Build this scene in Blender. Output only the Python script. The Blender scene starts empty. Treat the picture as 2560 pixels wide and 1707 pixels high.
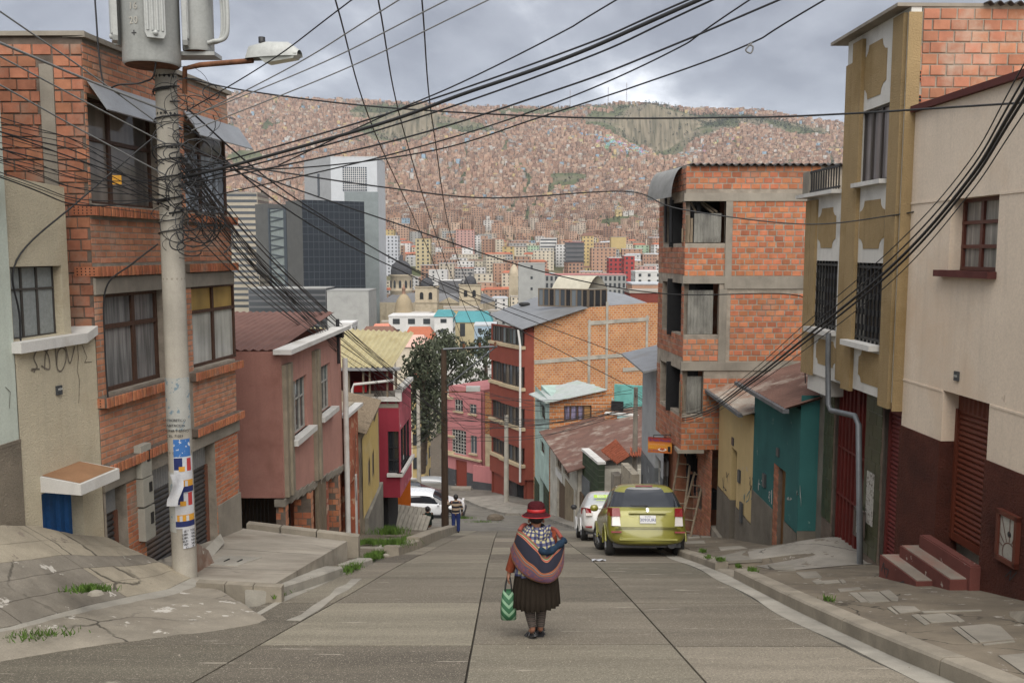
import bpy, bmesh, math, random
from mathutils import Vector, Matrix, noise as mnoise
R = math.radians
random.seed(11)
scene = bpy.context.scene
COL = scene.collection
# ------------------------------------------------------------------ camera
FPX, CXP, CYP, HOR = 2200.0, 1280.0, 853.5, 630.0      # photograph is 2560 x 1707
PITCH = math.atan((CYP - HOR) / FPX)
cam = bpy.data.cameras.new('camera'); camo = bpy.data.objects.new('camera', cam); COL.objects.link(camo)
cam.sensor_width = 36.0; cam.lens = FPX / 2560.0 * 36.0; cam.clip_start = 0.1; cam.clip_end = 12000
camo.location = (0, 0, 0); camo.rotation_euler = (math.pi / 2 - PITCH, 0, 0)
scene.camera = camo
# ------------------------------------------------------------------ sky, sun, exposure
SUN_EL, SUN_AZ = R(50), R(6)                            # high veiled sun, a little behind the right shoulder
world = bpy.data.worlds.new('World'); scene.world = world; world.use_nodes = True
def build_world():
	nt = world.node_tree; N = nt.nodes; L = nt.links; N.clear()
	out = N.new('ShaderNodeOutputWorld')
	sky = N.new('ShaderNodeTexSky'); sky.sky_type = 'NISHITA'; sky.sun_disc = False
	sky.sun_elevation = SUN_EL; sky.sun_rotation = math.pi - SUN_AZ; sky.altitude = 3600
	b1 = N.new('ShaderNodeBackground'); b1.inputs[1].default_value = 0.1; L.new(sky.outputs[0], b1.inputs[0])
	tc = N.new('ShaderNodeTexCoord'); sep = N.new('ShaderNodeSeparateXYZ'); L.new(tc.outputs['Generated'], sep.inputs[0])
	def math_(op, a, b):
		m = N.new('ShaderNodeMath'); m.operation = op
		for i, x in enumerate((a, b)):
			if isinstance(x, (int, float)): m.inputs[i].default_value = x
			else: L.new(x, m.inputs[i])
		return m.outputs[0]
	zz = math_('ADD', math_('MAXIMUM', sep.outputs[2], 0.0), 0.42)
	px = math_('DIVIDE', sep.outputs[0], zz); py = math_('DIVIDE', sep.outputs[1], zz)
	cmb = N.new('ShaderNodeCombineXYZ'); L.new(px, cmb.inputs[0]); L.new(py, cmb.inputs[1]); cmb.inputs[2].default_value = 3.7
	n1 = N.new('ShaderNodeTexNoise'); n1.inputs['Scale'].default_value = 1.7; n1.inputs['Detail'].default_value = 9; n1.inputs['Roughness'].default_value = 0.6; n1.inputs['Distortion'].default_value = 0.35
	n2 = N.new('ShaderNodeTexNoise'); n2.inputs['Scale'].default_value = 6.5; n2.inputs['Detail'].default_value = 7; n2.inputs['Roughness'].default_value = 0.55
	mp = N.new('ShaderNodeMapping'); mp.inputs['Location'].default_value = (-2.2, 6.6, 0.0)
	L.new(cmb.outputs[0], mp.inputs[0]); L.new(mp.outputs[0], n1.inputs['Vector']); L.new(mp.outputs[0], n2.inputs['Vector'])
	mix = math_('ADD', math_('MULTIPLY', n1.outputs[0], 0.72), math_('MULTIPLY', n2.outputs[0], 0.28))
	cr = N.new('ShaderNodeValToRGB'); L.new(mix, cr.inputs[0])
	e = cr.color_ramp.elements
	e[0].position = 0.38; e[0].color = (0.23, 0.24, 0.272, 1)
	e[1].position = 0.66; e[1].color = (1.25, 1.27, 1.3, 1)
	for p_, c_ in ((0.48, (0.345, 0.36, 0.398, 1)), (0.535, (0.49, 0.507, 0.545, 1)), (0.595, (0.80, 0.82, 0.86, 1))):
		q = e.new(p_); q.color = c_
	b2 = N.new('ShaderNodeBackground'); b2.inputs[1].default_value = 0.46; L.new(cr.outputs[0], b2.inputs[0])
	ms = N.new('ShaderNodeMixShader'); ms.inputs[0].default_value = 0.94
	L.new(b1.outputs[0], ms.inputs[1]); L.new(b2.outputs[0], ms.inputs[2]); L.new(ms.outputs[0], out.inputs[0])
build_world()
sun = bpy.data.lights.new('sun', 'SUN'); suno = bpy.data.objects.new('sun', sun); COL.objects.link(suno)
sun.energy = 1.5; sun.angle = R(70); sun.color = (1.0, 0.95, 0.88)
_sd = Vector((math.sin(SUN_AZ) * math.cos(SUN_EL), -math.cos(SUN_AZ) * math.cos(SUN_EL), math.sin(SUN_EL)))
suno.rotation_euler = (-_sd).to_track_quat('-Z', 'Y').to_euler()
vs = scene.view_settings; vs.view_transform = 'Standard'; vs.look = 'None'; vs.gamma = 1.0; vs.exposure = 1.65; vs.use_curve_mapping = False
cy = scene.cycles
cy.use_denoising = True
cy.max_bounces = 6; cy.diffuse_bounces = 3; cy.glossy_bounces = 3; cy.transmission_bounces = 4; cy.transparent_max_bounces = 8
cy.caustics_reflective = False; cy.caustics_refractive = False
# ------------------------------------------------------------------ photo pixels to directions and points
_cp, _sp = math.cos(PITCH), math.sin(PITCH)
def ray(u, v):
	x = (u - CXP) / FPX; y = -(v - CYP) / FPX
	return Vector((x, _cp + y * _sp, -_sp + y * _cp))
def PY(u, v, d):                                          # the point on the sight line at distance d ahead
	r = ray(u, v); return r * (d / r.y)
def PX(u, v, X):
	r = ray(u, v); return r * (X / r.x)
def UV(p):                                                # back to photo pixels (for ordering by size)
	w = p.y * _cp - p.z * _sp; h = p.y * _sp + p.z * _cp
	return (CXP + FPX * p.x / w, CYP - FPX * h / w)
_prof = [(-8, 0.1), (0, -1.85), (9, -4.064), (14, -5.33), (17.5, -6.27), (20, -7.0), (26, -8.72), (34, -11.1), (42, -13.4), (50, -15.4), (58, -17.1), (66, -18.5), (80, -20.4), (120, -25)]
def road_z(y):
	P = _prof
	if y <= P[0][0]: return P[0][1]
	for i in range(len(P) - 1):
		if y <= P[i + 1][0]:
			a, b = P[i], P[i + 1]
			pa = P[max(i - 1, 0)]; pb = P[min(i + 2, len(P) - 1)]
			m0 = (b[1] - pa[1]) / (b[0] - pa[0]); m1 = (pb[1] - a[1]) / (pb[0] - a[0])
			h = b[0] - a[0]; t = (y - a[0]) / h
			return (2*t**3 - 3*t*t + 1)*a[1] + (t**3 - 2*t*t + t)*h*m0 + (-2*t**3 + 3*t*t)*b[1] + (t**3 - t*t)*h*m1
	return P[-1][1]
def G(u, v, up=0.0):                                      # where a sight line meets the road (raised by up)
	r = ray(u, v); lo, hi = 1.0, 110.0
	f = lambda d: r.z / r.y * d - (road_z(d) + up)
	d = lo
	while d < hi and f(d) > 0: d += 0.25
	a, b = d - 0.25, d
	for _ in range(30):
		m = (a + b) / 2
		if f(m) > 0: a = m
		else: b = m
	return r * (b / r.y)
def lerp(a, b, t): return a + (b - a) * t
def interp(pts, y):
	if y <= pts[0][0]: return pts[0][1]
	for a, b in zip(pts, pts[1:]):
		if y <= b[0]: return lerp(a[1], b[1], (y - a[0]) / (b[0] - a[0]))
	return pts[-1][1]
# ------------------------------------------------------------------ mesh builder
class MB:
	def __init__(s): s.v = []; s.f = []; s.m = []; s.sm = []; s.cur = 0; s.smooth = False
	def add(s, vs_, fs):
		o = len(s.v); s.v += [tuple(p) for p in vs_]
		for f in fs: s.f.append(tuple(i + o for i in f)); s.m.append(s.cur); s.sm.append(s.smooth)
	def box(s, a, b):
		x0, y0, z0 = a; x1, y1, z1 = b
		s.hexa([(x0,y0,z0),(x1,y0,z0),(x1,y1,z0),(x0,y1,z0),(x0,y0,z1),(x1,y0,z1),(x1,y1,z1),(x0,y1,z1)])
	def hexa(s, p): s.add(p, [(0,3,2,1),(4,5,6,7),(0,1,5,4),(1,2,6,5),(2,3,7,6),(3,0,4,7)])
	def quad(s, *p): s.add(p, [tuple(range(len(p)))])
	def prism(s, poly, vec):                              # polygon (3D points) pushed along vec
		n = len(poly); vec = Vector(vec); q = [Vector(p) for p in poly]
		s.add(q + [p + vec for p in q], [tuple(range(n - 1, -1, -1)), tuple(range(n, 2 * n))] + [(i, (i + 1) % n, n + (i + 1) % n, n + i) for i in range(n)])
	def tube(s, pts, r, n=6, caps=True, smooth=True):
		pts = [Vector(p) for p in pts]; k = len(pts); vs_ = []; fs = []
		rr = r if isinstance(r, (list, tuple)) else [r] * k
		prev = None
		for i in range(k):
			t = (pts[min(i + 1, k - 1)] - pts[max(i - 1, 0)])
			if t.length < 1e-9: t = Vector((0, 0, 1))
			t.normalize()
			if prev is None:
				a = Vector((0, 0, 1)) if abs(t.z) < 0.9 else Vector((1, 0, 0))
				x = t.cross(a).normalized()
			else:
				x = (prev - t * prev.dot(t))
				x = x.normalized() if x.length > 1e-6 else t.orthogonal().normalized()
			prev = x; y = t.cross(x)
			for j in range(n):
				a = 2 * math.pi * j / n
				vs_.append(pts[i] + (x * math.cos(a) + y * math.sin(a)) * rr[i])
		for i in range(k - 1):
			for j in range(n):
				fs.append((i*n + j, i*n + (j+1) % n, (i+1)*n + (j+1) % n, (i+1)*n + j))
		o = s.smooth; s.smooth = smooth; s.add(vs_, fs); s.smooth = False
		if caps: s.add(vs_[:n], [tuple(range(n - 1, -1, -1))]); s.add(vs_[-n:], [tuple(range(n))])
		s.smooth = o
	def lathe(s, prof, c=(0, 0, 0), n=16, ax=None, smooth=True, sx=1.0, sy=1.0):
		c = Vector(c); vs_ = []; fs = []
		M = ax if ax is not None else Matrix.Identity(3)
		for r_, z in prof:
			for j in range(n):
				a = 2 * math.pi * j / n
				vs_.append(c + M @ Vector((r_ * math.cos(a) * sx, r_ * math.sin(a) * sy, z)))
		for i in range(len(prof) - 1):
			for j in range(n): fs.append((i*n + j, i*n + (j+1) % n, (i+1)*n + (j+1) % n, (i+1)*n + j))
		o = s.smooth; s.smooth = smooth; s.add(vs_, fs); s.smooth = o
		if prof[0][0] > 1e-4: s.add(vs_[:n], [tuple(range(n - 1, -1, -1))])
		if prof[-1][0] > 1e-4: s.add(vs_[-n:], [tuple(range(n))])
	def grid(s, rows, smooth=True, closed=False):          # rows of points
		n = len(rows[0]); fs = []
		for i in range(len(rows) - 1):
			for j in range(n if closed else n - 1): fs.append((i*n + j, i*n + (j+1) % n, (i+1)*n + (j+1) % n, (i+1)*n + j))
		o = s.smooth; s.smooth = smooth; s.add([p for r_ in rows for p in r_], fs); s.smooth = o
	def mesh(s, name, mats):
		me = bpy.data.meshes.new(name); me.from_pydata(s.v, [], s.f)
		for m_ in (mats if isinstance(mats, (list, tuple)) else [mats]): me.materials.append(m_)
		if any(s.m): me.polygons.foreach_set('material_index', s.m)
		if any(s.sm): me.polygons.foreach_set('use_smooth', s.sm)
		me.update(); return me
	def build(s, name, mats, parent=None):
		o = bpy.data.objects.new(name, s.mesh(name, mats)); COL.objects.link(o)
		if parent is not None: o.parent = parent
		return o
def recalc(o):
	bm = bmesh.new(); bm.from_mesh(o.data); bmesh.ops.recalc_face_normals(bm, faces=bm.faces); bm.to_mesh(o.data); bm.free(); return o
def tag(o, label=None, cat=None, group=None, kind=None):
	if label: o['label'] = label
	if cat: o['category'] = cat
	if group: o['group'] = group
	if kind: o['kind'] = kind
	return o
def thing(name, label, cat, loc=(0, 0, 0), group=None):
	# parts are built in world space: the Empty sits at the thing's base and the parts keep world coordinates
	o = bpy.data.objects.new(name, None); COL.objects.link(o); o.location = loc; o.empty_display_size = 0.2
	return tag(o, label, cat, group)
def adopt(o, parent):                                      # parent a world-space mesh without moving it
	o.parent = parent; m = parent.matrix_world if parent.type != 'EMPTY' else Matrix.Translation(parent.location)
	o.matrix_parent_inverse = Matrix.Translation(-parent.location) if parent.type == 'EMPTY' else Matrix.Identity(4)
	return o
def part(name, mb, mat, parent, kind=None):
	o = mb.build(name, mat); adopt(o, parent)
	if kind: o['kind'] = kind
	return o
# ------------------------------------------------------------------ wall frames: s along the wall, t up (world z), n out of the wall
class Wall:
	def __init__(w, a, b):                                  # a, b: ends of the wall line seen from outside, left to right
		w.o = Vector((a[0], a[1], 0)); e = Vector((b[0] - a[0], b[1] - a[1], 0)); w.len = e.length
		w.u = e.normalized(); w.n = Vector((w.u.y, -w.u.x, 0))
	def p(w, s, t, n=0.0): return w.o + w.u * s + Vector((0, 0, t)) + w.n * n
	def st(w, u, v):
		r = ray(u, v); k = w.o.dot(w.n) / r.dot(w.n); q = r * k - w.o
		return q.dot(w.u), q.z
	def s_at(w, u, v=800): return w.st(u, v)[0]
	def t_at(w, u, v): return w.st(u, v)[1]
	def z_at(w, s, v):                                      # height of the wall point at s that shows at pixel row v
		q = w.o + w.u * s; lo, hi = -60.0, 80.0
		for _ in range(40):
			m = (lo + hi) / 2
			if UV(Vector((q.x, q.y, m)))[1] > v: lo = m
			else: hi = m
		return lo
	def box(w, mb, s0, s1, t0, t1, n0, n1):
		P = w.p
		mb.hexa([P(s0,t0,n1), P(s1,t0,n1), P(s1,t0,n0), P(s0,t0,n0), P(s0,t1,n1), P(s1,t1,n1), P(s1,t1,n0), P(s0,t1,n0)])
	def rect(w, u0, v0, u1, v1):                           # pixel corners -> (s0, s1, t0, t1), verticals and levels averaged
		um = (u0 + u1) / 2
		s0 = w.st(u0, (v0 + v1) / 2)[0]; s1 = w.st(u1, (v0 + v1) / 2)[0]
		sm = (s0 + s1) / 2
		return s0, s1, w.z_at(sm, v1), w.z_at(sm, v0)
	def sheet(w, mb, s0, s1, t0, t1, holes=(), n=0.0, reveal=0.12, top=None, bottom=None):
		# front face with rectangular holes and their reveals; top(s) may replace t1
		S = sorted({s0, s1, *[min(max(x, s0), s1) for h in holes for x in (h[0], h[1])]})
		T = sorted({t0, t1, *[min(max(x, t0), t1) for h in holes for x in (h[2], h[3])]})
		P = w.p
		for a, b in zip(S, S[1:]):
			for c, d in zip(T, T[1:]):
				if b - a < 1e-5 or d - c < 1e-5: continue
				ms, mt = (a + b) / 2, (c + d) / 2
				if any(h[0] < ms < h[1] and h[2] < mt < h[3] for h in holes): continue
				d0 = d1 = d; c0 = c1 = c
				if top and abs(d - t1) < 1e-6: d0, d1 = top(a), top(b)
				if bottom and abs(c - t0) < 1e-6: c0, c1 = bottom(a), bottom(b)
				mb.quad(P(a, c0, n), P(b, c1, n), P(b, d1, n), P(a, d0, n))
		for h in holes:
			a, b, c, d = max(h[0], s0), min(h[1], s1), max(h[2], t0), min(h[3], t1); m = n - reveal
			if a > s0 + 1e-4: mb.quad(P(a, c, n), P(a, d, n), P(a, d, m), P(a, c, m))
			if b < s1 - 1e-4: mb.quad(P(b, d, n), P(b, c, n), P(b, c, m), P(b, d, m))
			if d < t1 - 1e-4: mb.quad(P(a, d, n), P(b, d, n), P(b, d, m), P(a, d, m))
			if c > t0 + 1e-4: mb.quad(P(b, c, n), P(a, c, n), P(a, c, m), P(b, c, m))
# ------------------------------------------------------------------ materials
MATS = {}
def _nodes(name):
	m = bpy.data.materials.new(name); m.use_nodes = True; nt = m.node_tree
	b = nt.nodes['Principled BSDF']; return m, nt, nt.nodes, nt.links, b
def srgb(r, g, b): return tuple(((x / 255) / 12.92 if x / 255 <= 0.04045 else (((x / 255) + 0.055) / 1.055) ** 2.4) for x in (r, g, b))
def matte(name, col, var=0.18, scale=3.0, fine=60.0, rough=0.9, bump=0.3, bdist=0.004, stain=None, stain_amt=0.35, stain_scale=0.8, rnd=0.0, stretch=None, metal=0.0, spec=0.3, streak=0.0, speck=None, coord='Position', chip=None, chip_amt=0.5, fc=0.75, crack=0.0):
	"""weathered matt surface: colour mottling, fine grain relief, stains with a shape of their own, per-piece variation"""
	if name in MATS: return MATS[name]
	m, nt, N, L, b = _nodes(name); MATS[name] = m
	b.inputs['Roughness'].default_value = rough; b.inputs['Metallic'].default_value = metal
	b.inputs['Specular IOR Level'].default_value = spec
	if coord == 'Position': vec = N.new('ShaderNodeNewGeometry').outputs['Position']
	else: vec = N.new('ShaderNodeTexCoord').outputs[coord]
	if stretch:
		mp = N.new('ShaderNodeMapping'); mp.inputs['Scale'].default_value = stretch; L.new(vec, mp.inputs[0]); svec = mp.outputs[0]
	else: svec = vec
	def noise(sc, det=5, ro=0.6, v=svec):
		n = N.new('ShaderNodeTexNoise'); n.inputs['Scale'].default_value = sc; n.inputs['Detail'].default_value = det; n.inputs['Roughness'].default_value = ro; L.new(v, n.inputs['Vector']); return n.outputs[0]
	def ramp(x, a, bb):
		r = N.new('ShaderNodeMapRange'); r.inputs[1].default_value = a; r.inputs[2].default_value = bb; L.new(x, r.inputs[0]); return r.outputs[0]
	def mixc(f, A, B, mode='MIX'):
		x = N.new('ShaderNodeMix'); x.data_type = 'RGBA'; x.blend_type = mode; x.clamp_factor = True
		for sk, val in ((x.inputs[0], f), (x.inputs[6], A), (x.inputs[7], B)):
			if hasattr(val, 'is_output'): L.new(val, sk)
			elif isinstance(val, (int, float)): sk.default_value = val
			else: sk.default_value = (*val[:3], 1)
		return x.outputs[2]
	dark = tuple(c * (1 - var) for c in col); lite = tuple(min(1, c * (1 + var)) for c in col)
	c = mixc(ramp(noise(scale), 0.3, 0.7), dark, lite)
	nf = noise(fine, 4, 0.7, vec)
	c = mixc(ramp(nf, 0.2, 0.8), mixc(fc, tuple(0 for _ in col), c), c)
	if rnd > 0:
		oi = N.new('ShaderNodeObjectInfo').outputs['Random']; gi = N.new('ShaderNodeNewGeometry').outputs['Random Per Island']
		ad = N.new('ShaderNodeMath'); ad.operation = 'ADD'; L.new(oi, ad.inputs[0]); L.new(gi, ad.inputs[1])
		fr = N.new('ShaderNodeMath'); fr.operation = 'FRACT'; L.new(ad.outputs[0], fr.inputs[0])
		hs = N.new('ShaderNodeHueSaturation'); L.new(c, hs.inputs['Color'])
		L.new(ramp2(N, L, fr.outputs[0], 1 - rnd, 1 + rnd), hs.inputs['Value'])
		f2 = N.new('ShaderNodeMath'); f2.operation = 'FRACT'; m7 = N.new('ShaderNodeMath'); m7.operation = 'MULTIPLY'; m7.inputs[1].default_value = 7.31
		L.new(fr.outputs[0], m7.inputs[0]); L.new(m7.outputs[0], f2.inputs[0])
		L.new(ramp2(N, L, f2.outputs[0], 0.5 - 0.008 * rnd / 0.3, 0.5 + 0.008 * rnd / 0.3), hs.inputs['Hue']); c = hs.outputs[0]
	if stain is not None: c = mixc(ramp(noise(stain_scale, 7, 0.65), 0.56 - 0.1 * stain_amt, 0.78 - 0.1 * stain_amt), c, stain)
	if streak > 0:
		mp2 = N.new('ShaderNodeMapping'); mp2.inputs['Scale'].default_value = (6, 6, 0.35); L.new(vec, mp2.inputs[0])
		c = mixc(ramp2(N, L, ramp(noise(1.2, 6, 0.6, mp2.outputs[0]), 0.52, 0.8), 0, streak), c, tuple(x * 0.35 for x in col))
	if speck is not None:
		c = mixc(ramp(noise(fine * 1.6, 2, 0.5, vec), 0.62, 0.66), c, speck)
	if chip is not None: c = mixc(ramp(noise(stain_scale * 2.2 + 1.3, 8, 0.7), 0.66 - 0.12 * chip_amt, 0.68 - 0.12 * chip_amt), c, chip)
	if crack > 0:
		nz = N.new('ShaderNodeTexNoise'); nz.inputs['Scale'].default_value = crack * 2.5; nz.inputs['Detail'].default_value = 6; L.new(vec, nz.inputs['Vector'])
		va = N.new('ShaderNodeMix'); va.data_type = 'VECTOR'; va.inputs[0].default_value = 0.3; L.new(vec, va.inputs[4]); L.new(nz.outputs['Color'], va.inputs[5])
		vo = N.new('ShaderNodeTexVoronoi'); vo.feature = 'DISTANCE_TO_EDGE'; vo.inputs['Scale'].default_value = crack; L.new(va.outputs[1], vo.inputs['Vector'])
		lt = ramp(vo.outputs['Distance'], 0.012, 0.004); ml = N.new('ShaderNodeMath'); ml.operation = 'MULTIPLY'; L.new(lt, ml.inputs[0]); L.new(ramp(noise(crack * 0.7), 0.46, 0.56), ml.inputs[1])
		c = mixc(ml.outputs[0], c, tuple(x * 0.22 for x in col))
	L.new(c, b.inputs['Base Color'])
	if bump > 0:
		bp = N.new('ShaderNodeBump'); bp.inputs['Strength'].default_value = bump; bp.inputs['Distance'].default_value = bdist
		L.new(nf, bp.inputs['Height']); L.new(bp.outputs[0], b.inputs['Normal'])
	return m
def ramp2(N, L, x, a, bb):
	r = N.new('ShaderNodeMapRange'); r.inputs[3].default_value = a; r.inputs[4].default_value = bb; L.new(x, r.inputs[0]); return r.outputs[0]
def plain(name, col, rough=0.5, metal=0.0, spec=0.5, coat=0.0, alpha=1.0, trans=0.0):
	if name in MATS: return MATS[name]
	m, nt, N, L, b = _nodes(name); MATS[name] = m
	b.inputs['Base Color'].default_value = (*col, 1); b.inputs['Roughness'].default_value = rough; b.inputs['Metallic'].default_value = metal
	b.inputs['Specular IOR Level'].default_value = spec; b.inputs['Coat Weight'].default_value = coat; b.inputs['Coat Roughness'].default_value = 0.08
	b.inputs['Alpha'].default_value = alpha; b.inputs['Transmission Weight'].default_value = trans
	n = N.new('ShaderNodeTexNoise'); n.inputs['Scale'].default_value = 9; n.inputs['Detail'].default_value = 5
	L.new(N.new('ShaderNodeNewGeometry').outputs['Position'], n.inputs['Vector'])
	L.new(ramp2(N, L, n.outputs[0], max(0.02, rough - 0.12), min(1, rough + 0.12)), b.inputs['Roughness'])
	return m
def glass(name, col=(0.02, 0.025, 0.03), rough=0.06, alpha=1.0):
	if name in MATS: return MATS[name]
	m, nt, N, L, b = _nodes(name); MATS[name] = m
	b.inputs['Base Color'].default_value = (*col, 1); b.inputs['Roughness'].default_value = rough; b.inputs['Specular IOR Level'].default_value = 0.9
	b.inputs['Alpha'].default_value = alpha
	n = N.new('ShaderNodeTexNoise'); n.inputs['Scale'].default_value = 1.6
	L.new(N.new('ShaderNodeNewGeometry').outputs['Position'], n.inputs['Vector'])
	bp = N.new('ShaderNodeBump'); bp.inputs['Strength'].default_value = 0.05; bp.inputs['Distance'].default_value = 0.05
	L.new(n.outputs[0], bp.inputs['Height']); L.new(bp.outputs[0], b.inputs['Normal'])
	return m
# ================================================================== ground, road, pavements
def concrete(name, col, **k):
	d = dict(var=0.22, scale=1.3, fine=70, rough=0.92, bump=0.5, bdist=0.004, stain=tuple(c * 0.55 for c in col), stain_amt=0.55, stain_scale=0.9, streak=0.2); d.update(k)
	return matte(name, col, **d)
m_slab = matte('road_concrete', (0.245, 0.217, 0.168), var=0.2, scale=0.9, fine=46, rough=0.93, bump=0.8, bdist=0.008, stain=(0.15, 0.13, 0.10), stain_amt=0.55, stain_scale=0.55, rnd=0.42, stretch=(0.35, 2.2, 2.2), speck=(0.40, 0.35, 0.28), chip=(0.33, 0.295, 0.24), chip_amt=0.3, fc=0.3)
m_road = concrete('cross_street_concrete', (0.18, 0.165, 0.14))
m_conc = concrete('pavement_concrete', (0.30, 0.275, 0.235), crack=.9, chip=(0.17, 0.145, 0.115), chip_amt=0.45)
m_concl = concrete('pale_concrete', (0.37, 0.345, 0.295), stain_amt=0.35)
m_kerb = concrete('kerb_concrete', (0.30, 0.265, 0.21), stain_amt=0.4, scale=2.0)
m_dirtc = concrete('dirty_concrete', (0.185, 0.155, 0.115), crack=1.1, stain=(0.11, 0.092, 0.072), stain_amt=0.8, stain_scale=1.6, chip=(0.31, 0.285, 0.245), chip_amt=0.35)
m_apron = concrete('driveway_concrete', (0.35, 0.315, 0.26), crack=.5, stretch=(0.6, 1.6, 1.6), stain=(0.20, 0.17, 0.135), stain_amt=0.7)
m_soil = concrete('soil', (0.13, 0.105, 0.078))
# --- the big sheet of ground: street, valley floor, far hillside up to the rim
RIMPTS = [(-1600, 470), (-804, 452), (-331, 424), (60, 412), (380, 424), (733, 402), (970, 368), (1600, 345)]
VAL = [(-60, -4.0), (0, -4.2), (40, -14.6), (66, -20.0), (85, -25), (110, -36), (150, -46), (300, -55), (600, -56), (700, -40), (850, -13), (1000, 2), (1300, 22), (1500, 54), (1700, 96), (2000, 186), (2250, 284), (2450, 362)]
def terrain_z(x, y):
	if y <= 2450:
		b = interp(VAL, y)
		if y > 1000:
			k = (y - 1000) / 1450.0; b = lerp(b, b * interp(RIMPTS, x) / 424.0, min(1, k))
	else:
		b0 = 362 * interp(RIMPTS, x) / 424.0; rim = interp(RIMPTS, x)
		b = lerp(b0, rim, min(1.0, (y - 2450) / 150.0)) if y < 2600 else rim + (y - 2600) * 0.004
	if y > 250:
		k = min(1.0, (y - 250) / 900.0) * (1.0 if y < 2500 else 0.25)
		b += k * (mnoise.noise(Vector((x * 0.0042, y * 0.0030, 1.7))) * 40 + mnoise.noise(Vector((x * 0.011, y * 0.009, 5.2))) * 14)
	for cx, cyy, w in CLIFFS:                              # two bare clay cliffs below the rim
		dx = (x - cx) / (w * (0.75 + 0.5 * mnoise.noise(Vector((x * 0.013, y * 0.02, 2.0)))))
		if abs(dx) < 1.5 and 2150 < y < 2560:
			f = math.exp(-dx * dx * 2.2)
			g = max(0.0, min(1.0, (y - 2330) / 190.0)); g = max(0, g * 6 - 2.6); g = min(1.0, g)
			b += f * (lerp(b * 0.80, interp(RIMPTS, x) * 0.985, g) - b) * 0.75
			b += f * 11 * mnoise.noise(Vector((x * 0.05, y * 0.012, 9.0)))
	return b
CLIFFS = [(-260, 2360, 130), (395, 2380, 150)]
mb = MB()
xs = [-1700 + 25 * i for i in range(137)]; ys = [250 + 25 * i for i in range(77)] + [2165 + 10 * i for i in range(59)] + [2800, 2900, 3100, 3400, 4000, 6000]
mb.grid([[(x, y, terrain_z(x, y)) for x in xs] for y in ys])
def hill_mat():
	m, nt, N, L, b = _nodes('hillside_earth'); b.inputs['Roughness'].default_value = 1.0; b.inputs['Specular IOR Level'].default_value = 0.1
	g = N.new('ShaderNodeNewGeometry')
	n = N.new('ShaderNodeTexNoise'); n.inputs['Scale'].default_value = 0.012; n.inputs['Detail'].default_value = 8; L.new(g.outputs['Position'], n.inputs['Vector'])
	n2 = N.new('ShaderNodeTexNoise'); n2.inputs['Scale'].default_value = 0.09; n2.inputs['Detail'].default_value = 6
	mp = N.new('ShaderNodeMapping'); mp.inputs['Scale'].default_value = (1.6, 0.5, 0.12); L.new(g.outputs['Position'], mp.inputs[0]); L.new(mp.outputs[0], n2.inputs['Vector'])
	r1 = N.new('ShaderNodeValToRGB'); L.new(n.outputs[0], r1.inputs[0])
	r1.color_ramp.elements[0].position = 0.35; r1.color_ramp.elements[0].color = (0.065, 0.075, 0.035, 1); r1.color_ramp.elements[1].position = 0.62; r1.color_ramp.elements[1].color = (0.16, 0.135, 0.095, 1)
	e_ = r1.color_ramp.elements.new(0.5); e_.color = (0.095, 0.105, 0.05, 1)
	r2 = N.new('ShaderNodeValToRGB'); L.new(n2.outputs[0], r2.inputs[0])
	r2.color_ramp.elements[0].position = 0.3; r2.color_ramp.elements[0].color = (0.075, 0.07, 0.04, 1); r2.color_ramp.elements[1].position = 0.7; r2.color_ramp.elements[1].color = (0.26, 0.215, 0.15, 1)
	sp = N.new('ShaderNodeSeparateXYZ'); L.new(g.outputs['True Normal'], sp.inputs[0])
	mr = N.new('ShaderNodeMapRange'); mr.inputs[1].default_value = 0.86; mr.inputs[2].default_value = 0.72; L.new(sp.outputs[2], mr.inputs[0])
	mx = N.new('ShaderNodeMix'); mx.data_type = 'RGBA'; L.new(mr.outputs[0], mx.inputs[0]); L.new(r1.outputs[0], mx.inputs[6]); L.new(r2.outputs[0], mx.inputs[7])
	L.new(mx.outputs[2], b.inputs['Base Color']); return m
m_hill = hill_mat()
tag(mb.build('hillside', m_hill), kind='structure')
mb = MB()
ysn = [-30, -20, -10, 0, 10, 20, 30, 40, 50, 60, 70, 80, 90, 100, 115, 130, 150, 180, 220, 251]
mb.grid([[(x, y, terrain_z(x, y) - (0.9 if y < 66 else 0.0)) for x in (-260, -150, -80, -40, -20, 0, 20, 40, 80, 150, 260)] for y in ysn])
tag(mb.build('ground', m_soil), kind='structure')
# --- road sheet and its slabs
ROADR = [(-6, 3.95)] + [(p.y, p.x) for p in (G(u, v) for u, v in ((2378, 1703), (2248, 1649), (2119, 1589), (1973, 1519), (1805, 1432), (1708, 1395)))] + [(21, 3.75), (25, 3.98), (36, 4.0), (80, 4.0)]   # foot of the right kerb
def RXK(y): return interp(ROADR, y)
mb = MB(); rows = []
y = -6.0
while y <= 76:
	sink = 0.06 if y < 36 else (0.06 * (38 - y) / 2 if y < 38 else 0.0)
	xl = -9.0 if y < 11 else (-3.5 if y < 35 else (-22 if y > 38 else lerp(-3.5, -22, (y - 35) / 3)))
	xr = RXK(y) + 0.1 if y < 37 else 6.0
	rows.append([(lerp(xl, xr, i / 10), y, road_z(y) - sink) for i in range(11)]); y += 1.0 if y >= 35 else 0.5
mb.grid(rows)
road = tag(mb.build('road', m_road), kind='structure')
JL = lambda y: interp([(-6, -3.6), (7.67, -2.62), (12.3, -2.29), (17.3, -2.09), (38, -1.5)], y)
JC = lambda y: interp([(-6, -0.35), (7.1, -0.39), (33, -0.6), (38, -0.62)], y)
JR = lambda y: interp([(-6, 1.62), (10, 1.62), (38, 1.62)], y)
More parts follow.
